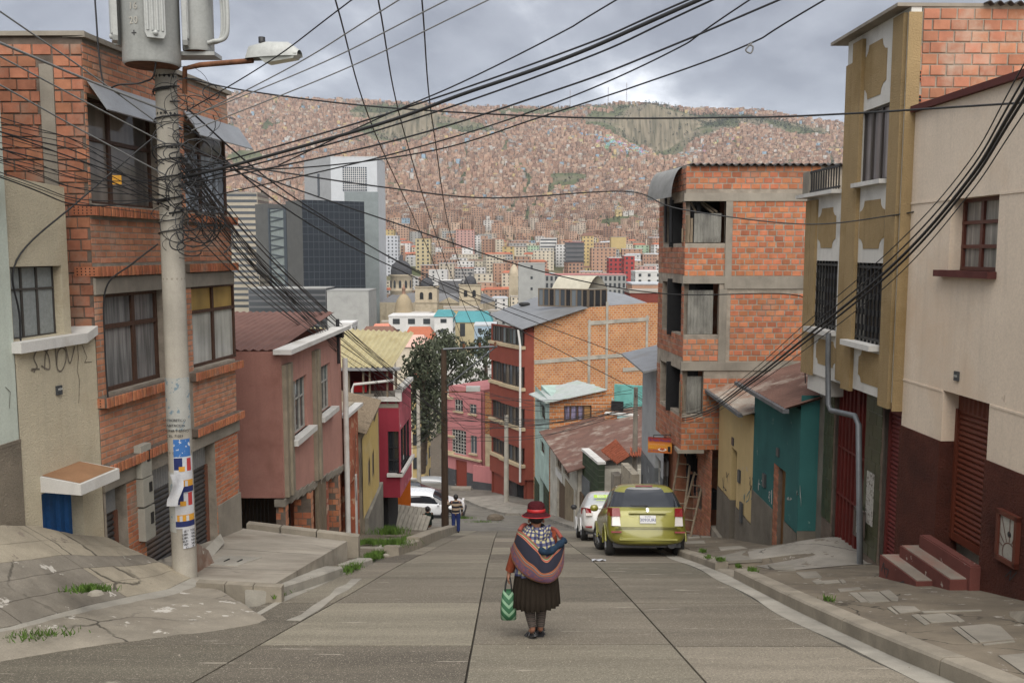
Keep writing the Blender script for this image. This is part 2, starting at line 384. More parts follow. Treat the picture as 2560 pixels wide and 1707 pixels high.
EL = lambda y: -8.5 if y < 10.2 else interp([(10.2, -3.42), (13, -3.05), (19, -2.55), (23, -2.38), (38, -2.3)], y)
ER = lambda y: RXK(y) - 0.26
TJ = [-5.5, -2.4, 0.4, 3.0, 5.6, 8.52, 11.3, 14.06, 16.77, 19.4, 22.3, 25.2, 28.2, 31.4, 34.4, 37.4]
def slab_piece(x0f, x1f, ya, yb, gap=0.011, name='road_slab', mat=None, up=0.0, nx=6):
	mb = MB(); n = max(4, int((yb - ya) / 0.35)); rows = []
	for i in range(n + 1):
		yy = lerp(ya + gap, yb - gap, i / n); x0, x1 = x0f(yy) + gap, x1f(yy) - gap; z = road_z(yy) + up
		rows.append([(x0, yy, z - 0.09)] + [(lerp(x0, x1, j / nx), yy, z + 0.004 * mnoise.noise(Vector((lerp(x0, x1, j / nx), yy, 0)))) for j in range(nx + 1)] + [(x1, yy, z - 0.09)])
	mb.grid(rows, smooth=False)
	for r_ in (rows[0], rows[-1]): mb.quad(*r_[::-1])
	o = mb.build(name, mat or m_slab, road); return o
random.seed(4)
for fa, fb, off in ((EL, JL, 0.0), (JL, JC, 0.0), (JC, JR, 0.06), (JR, ER, -0.05)):
	for a, b_ in zip(TJ, TJ[1:]):
		if fa is EL and a < 8.5 < b_: slab_piece(fa, fb, a + off, b_ + off)
		slab_piece(fa, fb, a + off, b_ + off) if not (fa is EL and a < 8.5 < b_) else None
# pale mortar strip along the right kerb and the long pale patch by the left joint
for a, b_ in zip(range(-5, 26, 3), range(-2, 29, 3)):
	slab_piece(lambda y: RXK(y) - 0.27 + 0.04 * math.sin(y * 1.7), lambda y: RXK(y) + 0.01, a, b_, 0.002, 'gutter_strip', m_concl, 0.006, 2)
def flat_patch(name, pix, mat, parent, up=0.006, thick=0.03, surf=None):
	pts = [G(u, v) if surf is None else surf(u, v) for u, v in pix]
	mb = MB(); mb.prism([p + Vector((0, 0, up - thick)) for p in pts], (0, 0, thick)); o = mb.build(name, mat, parent)
	return recalc(o)
flat_patch('concrete_patch', [(716, 1550), (752, 1551), (800, 1523), (842, 1488), (870, 1475), (905, 1446), (878, 1447), (866, 1460), (840, 1470), (824, 1488), (780, 1515), (752, 1537)], m_concl, road)
for q in ([(620, 1545), (700, 1497), (760, 1470), (795, 1455), (862, 1428), (872, 1430), (800, 1464), (700, 1508), (632, 1548)], [(1010, 1372), (1060, 1352), (1110, 1334), (1118, 1337), (1070, 1357), (1020, 1378)]):
	flat_patch('mortar_fillet', q, m_concl, road)
# --- right kerb, stone by stone
kerb = bpy.data.objects.new('kerb', None); COL.objects.link(kerb); kerb['kind'] = 'structure'
def kerb_stone(xf, ya, yb, h, w=0.24, lean=0.0, mat=None, zoff=0.0):
	mb = MB(); g = 0.012; n = 4; rows = []
	for i in range(n + 1):
		yy = lerp(ya + g, yb - g, i / n); x = xf(yy); z = road_z(yy) + zoff; hh = h + 0.006 * mnoise.noise(Vector((x, yy * 2.3, 3)))
		sgn = 1 if w > 0 else -1
		rows.append([(x, yy, z - 0.2), (x + 0.012 * sgn, yy, z + hh - 0.03), (x + 0.035 * sgn, yy, z + hh - 0.006), (x + 0.06 * sgn, yy, z + hh), (x + w, yy, z + hh + 0.004), (x + w, yy, z - 0.2)])
	if w < 0: rows = [r_[::-1] for r_ in rows]
	mb.grid(rows, smooth=False); mb.quad(*rows[0]); mb.quad(*rows[-1][::-1])
	return mb.build('kerb_stone', mat or m_kerb, kerb)
for a, b_ in zip([-5, -3, -1, 1, 3, 5.2, 7.25, 9.2, 11.0, 12.65, 13.95], [-3, -1, 1, 3, 5.2, 7.25, 9.2, 11.0, 12.65, 13.95, 15.2]):
	kerb_stone(RXK, a, b_, 0.17 if a < 13.9 else 0.035)
for i in range(7): kerb_stone(RXK, 15.25 + 2.6 * i, 17.85 + 2.6 * i, 0.15)
# --- right pavement: rises to the level driveway before the red gate
RIN = [(-6, 0.2), (13.2, 0.2), (14.6, 0.2), (16.2, 0.55), (17.2, 0.40), (18.6, 0.24), (40, 0.2)]
def rpave_z(x, y):
	k0 = RXK(y) + 0.24; t = max(0.0, min(1.0, (x - k0) / 2.3))
	edge = 0.165 if (y < 13.9 or y > 15.3) else 0.045
	return road_z(y) + lerp(edge, interp(RIN, y), t * t * (3 - 2 * t)) + 0.006 * mnoise.noise(Vector((x * 3, y * 3, 0)))
mb = MB(); rows = []; y = -6.0
while y <= 38:
	k0 = RXK(y) + 0.235; rows.append([(lerp(k0, 7.2, i / 24), y, rpave_z(lerp(k0, 7.2, i / 24), y) - 0.004) for i in range(25)]); y += 0.2
mb.grid(rows)
pave_r = tag(mb.build('pavement', m_dirtc), kind='structure')
def RP(u, v):                                              # pixel on the right pavement
	r_ = ray(u, v); d = 3.0
	for _ in range(400):
		p = r_ * (d / r_.y)
		if p.z < rpave_z(p.x, p.y): break
		d += 0.06
	return Vector((p.x, p.y, rpave_z(p.x, p.y)))
def paving(pix, mat=m_concl, up=0.004):
	pts = [RP(u, v) for u, v in pix]; mb = MB(); mb.prism([p + Vector((0, 0, up - 0.05)) for p in pts], (0, 0, 0.05)); return recalc(mb.build('paving_slab', mat, pave_r))
m_paver = concrete('paver', (0.29, 0.265, 0.22), rnd=0.12, stain_amt=0.45)
for q in ([(2094, 1472), (2148, 1468), (2155, 1474), (2100, 1480)], [(2145, 1481), (2196, 1479), (2224, 1503), (2174, 1506)], [(2199, 1479), (2222, 1474), (2246, 1494), (2245, 1502), (2228, 1502)], [(2122, 1481), (2142, 1482), (2171, 1505), (2152, 1506)],
		  [(2228, 1515), (2286, 1516), (2302, 1528), (2250, 1534)], [(2218, 1520), (2226, 1517), (2246, 1535), (2240, 1535)], [(2302, 1528), (2450, 1524), (2455, 1527), (2310, 1532)], [(2300, 1537), (2361, 1533), (2394, 1554), (2328, 1559)], [(2278, 1537), (2296, 1536), (2325, 1560), (2312, 1562)], [(2365, 1534), (2392, 1541), (2412, 1553), (2398, 1556)],
		  [(2398, 1567), (2470, 1560), (2500, 1566), (2535, 1600), (2450, 1607)], [(2380, 1570), (2394, 1568), (2446, 1609), (2430, 1610)], [(2456, 1609), (2534, 1602), (2538, 1606), (2460, 1613)], [(2496, 1640), (2620, 1630), (2620, 1690), (2576, 1695)],
		  [(2030, 1452), (2052, 1450), (2060, 1459), (2042, 1461)], [(2054, 1452), (2094, 1449), (2102, 1457), (2062, 1461)], [(2098, 1450), (2108, 1448), (2116, 1457), (2106, 1459)],
		  [(1872, 1374), (1912, 1371), (1956, 1408), (1918, 1411)], [(1790, 1392), (1860, 1376), (1905, 1412), (1820, 1415)], [(1918, 1413), (1975, 1411), (1990, 1427), (1945, 1428)], [(1796, 1367), (1850, 1364), (1868, 1370), (1802, 1376)], [(1990, 1431), (2040, 1428), (2056, 1444), (2010, 1446)],
		  [(1714, 1333), (1745, 1331), (1750, 1344), (1722, 1346)], [(1750, 1331), (1775, 1331), (1778, 1343), (1754, 1344)], [(1712, 1352), (1760, 1351), (1764, 1358), (1716, 1360)]):
	paving(q, m_paver)
mbx = MB(); rows = []
for i in range(17):
	yy = lerp(14.35, 16.5, i / 16); rows.append([(xx, yy, rpave_z(xx, yy) + 0.006) for xx in [lerp(4.3 + 0.25 * abs(i - 8) / 8, 6.6, j / 16) for j in range(17)]])
mbx.grid(rows); mbx.build('driveway', m_conc, pave_r)
# --- left pavement: the steep hump at the corner, ending at the ridge by the concrete pole
def PXd(u, v, X): return PX(u, v, X)
ridge_w = Vector((-5.76, 12.15, -4.02)); ridge_k = Vector((-4.62, 12.35, -4.69))
wallb = [Vector((-6.6, 6.0, -2.2)), Vector((-6.3, 8.2, -2.72)), PX(0, 1313, -6.02), PX(65, 1311, -5.95), PX(140, 1325, -5.88), PX(200, 1338, -5.82), ridge_w]
kerbl = [Vector((-6.0, 6.0, -3.05)), Vector((-5.2, 7.4, -3.40))] + [G(30, 1565, .23), G(200, 1517, .25), G(330, 1489, .22), G(420, 1472, .2), ridge_k]
edge = [Vector((-5.9, 5.6, road_z(5.6))), Vector((-5.3, 6.9, road_z(6.9)))] + [G(0, 1653), G(250, 1612), G(500, 1582), G(640, 1560), G(668, 1548)]
def resample(P, n):
	L_ = [0]
	for a, b_ in zip(P, P[1:]): L_.append(L_[-1] + (b_ - a).length)
	out = []
	for i in range(n + 1):
		s = L_[-1] * i / n
		for k in range(len(P) - 1):
			if s <= L_[k + 1] + 1e-9:
				out.append(P[k].lerp(P[k + 1], (s - L_[k]) / max(1e-9, L_[k + 1] - L_[k]))); break
	return out
pave_l = bpy.data.objects.new('pavement', None); COL.objects.link(pave_l); pave_l['kind'] = 'structure'
def ruled(name, A, B, mat, n=40, m=14, bulge=0.0, rough=0.012, parent=None, thick=True):
	A_, B_ = resample(A, n), resample(B, n); rows = []
	for i in range(m + 1):
		t = i / m; r_ = []
		for a, b_ in zip(A_, B_):
			p = a.lerp(b_, t); p.z += bulge * math.sin(math.pi * t) + rough * mnoise.noise(p * 2.3) + rough * 0.5 * mnoise.noise(p * 7); r_.append(p)
		rows.append(r_)
	mb = MB(); mb.grid(rows, smooth=False)
	if thick:
		dn = Vector((0, 0, -0.6)); mb.grid([[p + dn for p in rows[0]], rows[0]], False); mb.grid([rows[-1], [p + dn for p in rows[-1]]], False)
		mb.grid([[r_[-1] for r_ in rows][::-1], [r_[-1] + dn for r_ in rows][::-1]], False)
	o = mb.build(name, mat, parent if parent is not None else pave_l); return recalc(o)
# hump surface in long tilted strips with open joints, as the grooves show
Wl, Kl = resample(wallb, 36), resample(kerbl, 36)
hump_at = lambda i, t: Wl[i].lerp(Kl[i], t)
bands = [0.0, 0.22, 0.42, 0.60, 0.80, 1.0]
m_hump = [concrete('hump_concrete_pale', (0.40, 0.35, 0.265), crack=.7, fc=.6, chip=(0.22, 0.185, 0.145), chip_amt=0.5), concrete('hump_concrete_grey', (0.27, 0.24, 0.195), crack=.8, fc=.6, chip=(0.46, 0.43, 0.38), chip_amt=0.45, stain=(0.12, 0.105, 0.085), stain_amt=0.7)]
for k in range(5):
	t0, t1 = bands[k] + (0.003 if k else 0), bands[k + 1] - 0.003
	for i0, i1 in ((0, 15), (15, 25), (25, 36)):
		i0_, i1_ = i0, i1
		A = [hump_at(i, t0) for i in range(i0_, i1_ + 1)]; B = [hump_at(i, t1) for i in range(i0_, i1_ + 1)]
		if i1 < 36: A[-1] = A[-1].lerp(A[-2], 0.04); B[-1] = B[-1].lerp(B[-2], 0.04)
		ruled('paving_strip', A, B, m_hump[0] if (k < 2 or i0 == 25 and k > 2) else m_hump[1], n=16, m=4, bulge=0.004, rough=0.014)
ruled('pavement_bed', [p + Vector((0, 0, -0.03)) for p in wallb], [p + Vector((0, 0, -0.03)) for p in kerbl], m_soil, rough=0.01)
kout = [p.lerp(e, 0.16) for p, e in zip(resample(kerbl, 12), resample(edge, 12))]
ruled('kerb_strip', resample(kerbl, 12), kout, m_concl, n=30, m=3, rough=0.006)
ruled('corner_apron', kout, edge, concrete('apron_concrete', (0.31, 0.275, 0.22), crack=.8, fc=.6, stain=(0.165, 0.14, 0.11), stain_amt=0.75, stain_scale=0.7, chip=(0.48, 0.45, 0.40), chip_amt=0.55), n=40, m=16, bulge=0.03, rough=0.02)
# --- garage platform in front of the brick house
g_nl, g_nr = Vector((-5.9, 11.75, -4.62)), Vector((-3.3, 11.45, -4.5))
g_fl, g_fr = Vector((-5.2, 16.5, -5.29)), PX(868, 1352, -3.12)
def plat(a, b_): return g_nl.lerp(g_nr, a).lerp(g_fl.lerp(g_fr, a), b_)
for a0, a1, b0, b1 in ((0, 1, 0.0, 0.30), (0, 1, 0.303, 0.62), (0, 1, 0.623, 1.0)):
	ruled('platform_slab', [plat(a0, b0), plat(a0, b1)], [plat(a1, b0), plat(a1, b1)], m_apron, n=10, m=10, rough=0.006)
mb = MB(); c = [plat(0.36, 0.34), plat(0.36, 0.50), plat(0.63, 0.50), plat(0.58, 0.34)]; mb.prism([p + Vector((0, 0, -0.02)) for p in c], (0, 0, 0.032)); cov = recalc(mb.build('manhole_cover', m_concl, pave_l))
for a in (0.44, 0.53):
	mb = MB(); p = plat(a, 0.42); mb.prism([p + Vector(v_) for v_ in ((-.012, -.09, .012), (.012, -.09, .012), (.03, .09, -.012), (.006, .09, -.012))], (0, 0, 0.022)); recalc(mb.build('lifting_slot', plain('slot_dark', (.02, .02, .02), .8), cov))
def curb_blocks(P, Q, cuts, w, h, mat, name='kerb_stone'):  # blocks on the line P-Q, w sideways vector, h height
	for a, b_ in zip(cuts, cuts[1:]):
		p, q = P.lerp(Q, a + 0.006), P.lerp(Q, b_ - 0.006); mb = MB()
		dn = Vector((0, 0, -0.5)); up = Vector((0, 0, h)); i_ = w * 0.1
		mb.hexa([p + dn, q + dn, q + w + dn, p + w + dn, p + up + i_, q + up + i_, q + w + up - i_, p + w + up - i_]); recalc(mb.build(name, mat, pave_l))
curb_blocks(PY(488, 1462, 11.6), PY(664, 1472, 11.35), [0, 0.42, 0.82, 1.22], Vector((0, 0.16, 0.0)), 0.03, m_kerb)
curb_blocks(Vector((-5.15, 16.55, -5.29)), Vector((-3.0, 16.75, -5.62)), [0, 0.30, 0.62, 1.0], Vector((0, 0.22, 0)), 0.07, m_kerb)
# left kerb: beside the platform, then past it
LK = lambda y: interp([(11.3, -3.28), (13.1, -2.99), (14.4, -2.84), (18.9, -2.5), (22.4, -2.32), (38, -2.25)], y)
for a, b_ in ((11.35, 12.9), (12.9, 14.4), (15.1, 16.5)): kerb_stone(LK, a, b_, 0.16 if a < 15 else 0.12, -0.3, mat=m_concl)
mb = MB(); rows = []
for i in range(31):
	yy = lerp(11.6, 40, i / 30); z = road_z(yy) + 0.1; rows.append([(LK(yy) - 0.28, yy, z), (lerp(LK(yy) - 0.28, -5.4, 0.5), yy, z + 0.02), (-5.6, yy, z + 0.12)])
mb.grid(rows); mb.build('verge', m_dirtc, pave_l)
for i in range(6): kerb_stone(LK, 18.9 + 2.9 * i, 21.8 + 2.9 * i, 0.30 if i > 0 else 0.22, -0.34, mat=m_kerb)
for k, (u, v, w_, l_) in enumerate(((905, 1345, .5, .9), (880, 1342, .5, .8), (955, 1352, .45, .7), (1000, 1345, .5, .6), (935, 1368, .4, .5))):
	p = G(u, v, .13); mb = MB(); mb.prism([p + Vector(q) for q in ((-w_, -l_ / 2, 0), (w_ * .7, -l_ / 2, 0), (w_, l_ / 2, -l_ * .27), (-w_ * .8, l_ / 2, -l_ * .27))], (0, 0, 0.07)); recalc(mb.build('paving_slab', m_paver, pave_l))
# broken kerb lump
mb = MB(); p = G(972, 1378, .06); mb.prism([p + Vector(q) for q in ((-.28, -.25, 0), (.22, -.3, 0), (.3, .2, -.1), (-.2, .3, -.1))], (0, 0, .17)); recalc(mb.build('kerb_stone', m_concl, pave_l))
# ================================================================== building helpers
_brick_mesh = {}
def brick_unit(mat, proud):
	k = (mat.name, round(proud, 4))
	if k not in _brick_mesh:
		mb = MB(); e, p = 0.045, proud
		mb.add([(0,0,0),(1,0,0),(1,0,1),(0,0,1),(0,-p*.75,0),(1,-p*.75,0),(1,-p*.75,1),(0,-p*.75,1),(e*.5,-p,e),(1-e*.5,-p,e),(1-e*.5,-p,1-e),(e*.5,-p,1-e)],
			   [(0,1,5,4),(1,2,6,5),(2,3,7,6),(3,0,4,7),(4,5,9,8),(5,6,10,9),(6,7,11,10),(7,4,8,11),(8,9,10,11)])
		_brick_mesh[k] = mb.mesh('brick', mat)
	return _brick_mesh[k]
BUDGET = {}
def put_bricks(wall_obj, owner, W, rects, mat, proud=0.012, name='brick', n=0.0):
	"""rects (s, t, w, h) become bricks: the largest in view as pieces of their own (300 a building), the rest as one joined piece"""
	left = BUDGET.setdefault(owner.name, 300)
	def size(r_):
		p = W.p(r_[0] + r_[2] / 2, r_[1] + r_[3] / 2); u, v = UV(p)
		ok = -20 < u < 2580 and -20 < v < 1727 and p.y > 1
		return -(r_[2] * r_[3] / (p.length ** 2)) if ok else 0
	rects = sorted(rects, key=size); me = brick_unit(mat, proud); rz = math.atan2(W.u.y, W.u.x)
	for r_ in rects[:left]:
		o = bpy.data.objects.new(name, me); COL.objects.link(o); o.parent = wall_obj
		o.location = W.p(r_[0], r_[1], n); o.rotation_euler = (0, 0, rz); o.scale = (r_[2], random.uniform(0.55, 1.3), r_[3])
	BUDGET[owner.name] = max(0, left - len(rects))
	if rects[left:]:
		mb = MB()
		for r_ in rects[left:]:
			p = proud * random.uniform(0.6, 1.25); s, t, w, h = r_; e = 0.004; P = W.p
			mb.add([P(s,t,n),P(s+w,t,n),P(s+w,t+h,n),P(s,t+h,n),P(s+e,t+e,n+p),P(s+w-e,t+e,n+p),P(s+w-e,t+h-e,n+p),P(s+e,t+h-e,n+p)], [(0,1,5,4),(1,2,6,5),(2,3,7,6),(3,0,4,7),(4,5,6,7)])
		o = mb.build(name, mat, wall_obj); o['kind'] = 'stuff'
def brick_rects(s0, s1, t0, t1, holes, bw, bh, j, top=None, bottom=None, cut=0.05):
	out = []; row = 0; t = t0
	while t < t1 - bh * 0.4:
		h = min(bh, t1 - t); tm = t + h / 2
		free = [(s0, s1)]
		for a, b_, c, d in holes:
			if t < d - 0.01 and t + h > c + 0.01:
				nf = []
				for x, y_ in free:
					if b_ <= x or a >= y_: nf.append((x, y_))
					else:
						if a > x: nf.append((x, a))
						if b_ < y_: nf.append((b_, y_))
				free = nf
		for x, y_ in free:
			s = x - ((row % 2) * 0.5 * bw + random.uniform(0, 0.12) * bw)
			while s < y_:
				w = bw * random.uniform(0.93, 1.06); a, b_ = max(s, x) + (0.0 if s <= x else 0), min(s + w, y_)
				if b_ - a > cut and not (top and t + h > min(top(a), top(b_)) + 0.01) and not (bottom and t < max(bottom(a), bottom(b_)) - 0.01):
					out.append((a, t + random.uniform(-.003, .003), b_ - a, h))
				s += w + j * random.uniform(0.7, 1.35)
		t += bh + j; row += 1
	return out
def soldier(W, s0, s1, t0, t1, bw=0.064, j=0.03):
	out = []; s = s0
	while s < s1 - 0.02: out.append((s, t0, min(bw, s1 - s), t1 - t0)); s += bw + j
	return out
def body(parent, W, s0, s1, t0, t1, depth, mat, n=-0.14, name='back_wall'):
	mb = MB(); P = W.p
	a = [P(s0,t0,n), P(s1,t0,n), P(s1,t0,-depth), P(s0,t0,-depth), P(s0,t1,n), P(s1,t1,n), P(s1,t1,-depth), P(s0,t1,-depth)]
	mb.add(a, [(4,5,6,7),(1,2,6,5),(2,3,7,6),(3,0,4,7),(0,1,5,4)]); return part(name, mb, mat, parent)
def curtain(name, col, fold=14.0, dark=0.55, gloss=0.6):
	if name in MATS: return MATS[name]
	m, nt, N, L, b = _nodes(name); MATS[name] = m
	b.inputs['Roughness'].default_value = 0.85; b.inputs['Coat Weight'].default_value = gloss; b.inputs['Coat Roughness'].default_value = 0.06
	g = N.new('ShaderNodeNewGeometry'); mp = N.new('ShaderNodeMapping'); mp.inputs['Scale'].default_value = (1, 1, 0.06); L.new(g.outputs['Position'], mp.inputs[0])
	n = N.new('ShaderNodeTexNoise'); n.inputs['Scale'].default_value = fold; n.inputs['Detail'].default_value = 3; L.new(mp.outputs[0], n.inputs['Vector'])
	r_ = N.new('ShaderNodeValToRGB'); L.new(n.outputs[0], r_.inputs[0]); e = r_.color_ramp.elements
	e[0].position = 0.36; e[0].color = (*[c * (1 - dark) for c in col], 1); e[1].position = 0.62; e[1].color = (*col, 1)
	n2 = N.new('ShaderNodeTexNoise'); n2.inputs['Scale'].default_value = 1.3; n2.inputs['Detail'].default_value = 4; L.new(g.outputs['Position'], n2.inputs['Vector'])
	mx = N.new('ShaderNodeMix'); mx.data_type = 'RGBA'; mx.blend_type = 'MULTIPLY'; mx.inputs[0].default_value = 0.7; L.new(r_.outputs[0], mx.inputs[6])
	r3 = N.new('ShaderNodeValToRGB'); r3.color_ramp.elements[0].position = 0.3; r3.color_ramp.elements[0].color = (.45, .45, .45, 1); r3.color_ramp.elements[1].position = 0.65; L.new(n2.outputs[0], r3.inputs[0]); L.new(r3.outputs[0], mx.inputs[7])
	L.new(mx.outputs[2], b.inputs['Base Color']); return m
def window(parent, W, rect, cols, rows, fmat, gmats, fw=0.045, n=-0.10, bar=0.03, name='window', thick=0.05, skip=()):
	"""frame as the part, each pane a piece of its own; cols / rows are fractions of the opening"""
	s0, s1, t0, t1 = rect; mb = MB()
	cs = [0.0, *cols, 1.0]; rs = [0.0, *rows, 1.0]
	for a in cs:
		w = fw if a in (0.0, 1.0) else bar; c = lerp(s0, s1, a); W.box(mb, max(s0, c - w), min(s1, c + w), t0, t1, n, n + thick)
	for a in rs:
		w = fw if a in (0.0, 1.0) else bar * 0.8; c = lerp(t0, t1, a); W.box(mb, s0, s1, max(t0, c - w), min(t1, c + w), n + 0.004, n + thick + 0.003)
	f = part(name, mb, fmat, parent)
	k = 0
	for i in range(len(cs) - 1):
		for j in range(len(rs) - 1):
			if (i, j) in skip: continue
			a, b_, c, d = lerp(s0, s1, cs[i]), lerp(s0, s1, cs[i + 1]), lerp(t0, t1, rs[j]), lerp(t0, t1, rs[j + 1])
			g = MB(); W.box(g, a, b_, c, d, n - 0.004, n + 0.012); o = g.build('pane', gmats[k % len(gmats)] if not callable(gmats) else gmats(i, j), f); k += 1
	return f
def wpart(parent, name, mat, W, *boxes):
	first = None
	for b_ in boxes:
		mb = MB(); W.box(mb, *b_); o = part(name, mb, mat, parent); first = first or o
	return first
_slat_mesh = {}
def shutter(parent, W, rect, pitch, mat, rail, n=-0.12, name='roller_shutter', head=None):
	s0, s1, t0, t1 = rect; mb = MB()
	W.box(mb, s0, s0 + 0.05, t0, t1, n - 0.03, n + 0.05); W.box(mb, s1 - 0.05, s1, t0, t1, n - 0.03, n + 0.05); W.box(mb, s0, s1, t0 - 0.02, t0 + 0.09, n - 0.02, n + 0.035)
	W.box(mb, s0, s1, t0, t1, n - 0.06, n - 0.03)
	f = part(name, mb, rail, parent)
	key = (mat.name, round(pitch, 4))
	if key not in _slat_mesh:
		g = MB(); K = 6; rows = []
		for i in range(K + 1):
			t = i / K; y = -0.028 * math.sin(math.pi * t) ** 0.7 if 0 < i < K else 0.0
			rows.append([(0, y, t * pitch * 0.97), (1, y, t * pitch * 0.97)])
		g.grid(rows[::-1], smooth=True); _slat_mesh[key] = g.mesh('slat', mat)
	rz = math.atan2(W.u.y, W.u.x); t = t0 + 0.09
	while t < t1 - pitch * 0.5:
		o = bpy.data.objects.new('slat', _slat_mesh[key]); COL.objects.link(o); o.parent = f
		o.location = W.p(s0 + 0.04, t, n - 0.01); o.rotation_euler = (0, 0, rz); o.scale = (s1 - s0 - 0.08, 1, 1); t += pitch
	return f
def corrugated(A, B, C, D, pitch, amp, nseg=2, thick=0.012):
	"""A-B eave, D-C ridge; waves run from eave to ridge"""
	A, B, C, D = map(Vector, (A, B, C, D)); L_ = (B - A).length; k = max(8, int(L_ / pitch * 6)); nrm = (B - A).cross(D - A).normalized()
	mb = MB()
	top = [[(A.lerp(B, i / k)).lerp(D.lerp(C, i / k), j / nseg) + nrm * (amp * math.sin(2 * math.pi * (i / k) * L_ / pitch)) for i in range(k + 1)] for j in range(nseg + 1)]
	mb.grid(top, False); mb.grid([[p - nrm * thick for p in r_] for r_ in top[::-1]], False)
	mb.grid([[p - nrm * thick for p in top[0]], top[0]], False); mb.grid([top[-1], [p - nrm * thick for p in top[-1]]], False)
	return mb
def ribbon(pts, W, w, n=0.006, mb=None):                   # flat painted stroke on a wall: (s, t) points
	mb = mb or MB()
	for i in range(len(pts) - 1):
		(a, b_), (c, d) = pts[i], pts[i + 1]; dx, dy = c - a, d - b_; l_ = math.hypot(dx, dy) or 1; px, py = -dy / l_ * w, dx / l_ * w
		e = 0.25; a -= dx * e * w / l_; b_ -= dy * e * w / l_
		W.p; mb.quad(W.p(a - px, b_ - py, n), W.p(c - px, d - py, n), W.p(c + px, d + py, n), W.p(a + px, b_ + py, n))
	return mb
def spline(pts, k=8):
	out = []; P = [Vector(p) for p in pts]; n = len(P)
	for i in range(n - 1):
		p0, p1, p2, p3 = P[max(i - 1, 0)], P[i], P[i + 1], P[min(i + 2, n - 1)]
		for j in range(k):
			t = j / k; out.append(0.5 * ((2 * p1) + (p2 - p0) * t + (2 * p0 - 5 * p1 + 4 * p2 - p3) * t * t + (3 * p1 - p0 - 3 * p2 + p3) * t ** 3))
	out.append(P[-1]); return out
def scribble(W, u, v, w, h, seed, n=4):                    # an illegible tag: loops in a pixel box
	rnd = random.Random(seed); out = []
	for i in range(n):
		c = [(u + w * (i + 0.5) / n + rnd.uniform(-.6, .6) * w / n, v + h * rnd.random()) for _ in range(rnd.randint(4, 6))]
		out.append([W.st(p.x, p.y) for p in spline([(a, b_, 0) for a, b_ in c], 6)])
	return out
def graffiti(parent, W, strokes, mat, w=0.012, n=0.007, name='graffiti'):
	mb = MB()
	for s in strokes: ribbon(s, W, w, n, mb)
	return part(name, mb, mat, parent)
def text_part(parent, body_, mat, loc, rot, size, name='lettering', align='CENTER', ext=0.002):
	c = bpy.data.curves.new(name, 'FONT'); c.body = body_; c.size = size; c.align_x = align; c.align_y = 'CENTER'; c.extrude = ext; c.resolution_u = 2
	t = bpy.data.objects.new(name, c); COL.objects.link(t); bpy.context.view_layer.update()
	me = bpy.data.meshes.new_from_object(t.evaluated_get(bpy.context.evaluated_depsgraph_get())); bpy.data.objects.remove(t); bpy.data.curves.remove(c)
	me.materials.clear(); me.materials.append(mat); o = bpy.data.objects.new(name, me); COL.objects.link(o); o.rotation_euler = rot; o.location = loc
	if parent is not None:
		o.parent = parent
		if parent.type == 'EMPTY': o.matrix_parent_inverse = Matrix.Translation(-parent.location)
	return o
def face_rot(W): return (math.pi / 2, 0, math.atan2(W.u.y, W.u.x))
# shared materials
b_orange = matte('brick_orange', (0.44, 0.165, 0.085), var=0.2, scale=6, fine=120, rough=0.9, bump=0.5, rnd=0.18, stain=(0.30, 0.24, 0.19), stain_amt=0.15, stain_scale=2.0)
b_pale = matte('brick_pale', (0.50, 0.225, 0.13), var=0.2, scale=6, fine=120, rough=0.9, bump=0.5, rnd=0.15, stain=(0.42, 0.33, 0.26), stain_amt=0.3, stain_scale=1.5)
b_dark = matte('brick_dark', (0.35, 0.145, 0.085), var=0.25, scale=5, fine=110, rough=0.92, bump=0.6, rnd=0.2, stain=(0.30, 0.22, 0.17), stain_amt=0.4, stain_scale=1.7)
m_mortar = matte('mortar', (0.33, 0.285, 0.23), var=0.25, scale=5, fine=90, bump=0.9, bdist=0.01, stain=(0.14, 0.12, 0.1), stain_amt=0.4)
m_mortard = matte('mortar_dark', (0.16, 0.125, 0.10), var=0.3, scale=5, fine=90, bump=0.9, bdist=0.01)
m_bare = concrete('bare_concrete', (0.285, 0.255, 0.21), streak=0.3)
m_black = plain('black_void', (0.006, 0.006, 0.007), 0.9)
m_wood = matte('brown_frame_wood', (0.085, 0.045, 0.03), var=0.3, scale=8, fine=60, rough=0.6, bump=0.3, stretch=(3, 3, 0.6))
m_woodl = matte('grey_timber', (0.21, 0.165, 0.115), var=0.35, scale=6, fine=50, rough=0.9, bump=0.5, stretch=(6, 6, 0.5), stain=(0.09, 0.07, 0.05))
m_zinc = matte('zinc_sheet', (0.36, 0.37, 0.38), var=0.12, scale=2, fine=25, rough=0.5, bump=0.1, metal=0.6, spec=0.5, stain=(0.25, 0.23, 0.2), stain_amt=0.3)
m_zincrust = matte('rusty_sheet', (0.31, 0.27, 0.225), var=0.2, scale=2.5, fine=30, rough=0.75, bump=0.15, stain=(0.17, 0.07, 0.035), stain_amt=1.0, stain_scale=1.4, chip=(0.42, 0.39, 0.34), chip_amt=0.3)
m_rustroof = matte('rust_brown_roof', (0.155, 0.085, 0.065), var=0.25, scale=1.6, fine=30, rough=0.8, bump=0.2, stain=(0.34, 0.29, 0.24), stain_amt=0.35, stain_scale=1.1, stretch=(1, 1, 1))
m_white = concrete('white_paint', (0.62, 0.605, 0.57), stain=(0.36, 0.33, 0.29), stain_amt=0.3, var=0.1)
m_dgreyshut = matte('grey_shutter', (0.105, 0.10, 0.098), var=0.25, scale=3, fine=40, rough=0.5, bump=0.1, metal=0.5, stain=(0.16, 0.11, 0.08), stain_amt=0.25)
m_steel = matte('galvanised_pipe', (0.17, 0.18, 0.19), var=0.2, scale=3, fine=40, rough=0.55, metal=0.5, bump=0.1)
m_blackiron = plain('black_iron', (0.014, 0.014, 0.016), 0.5)
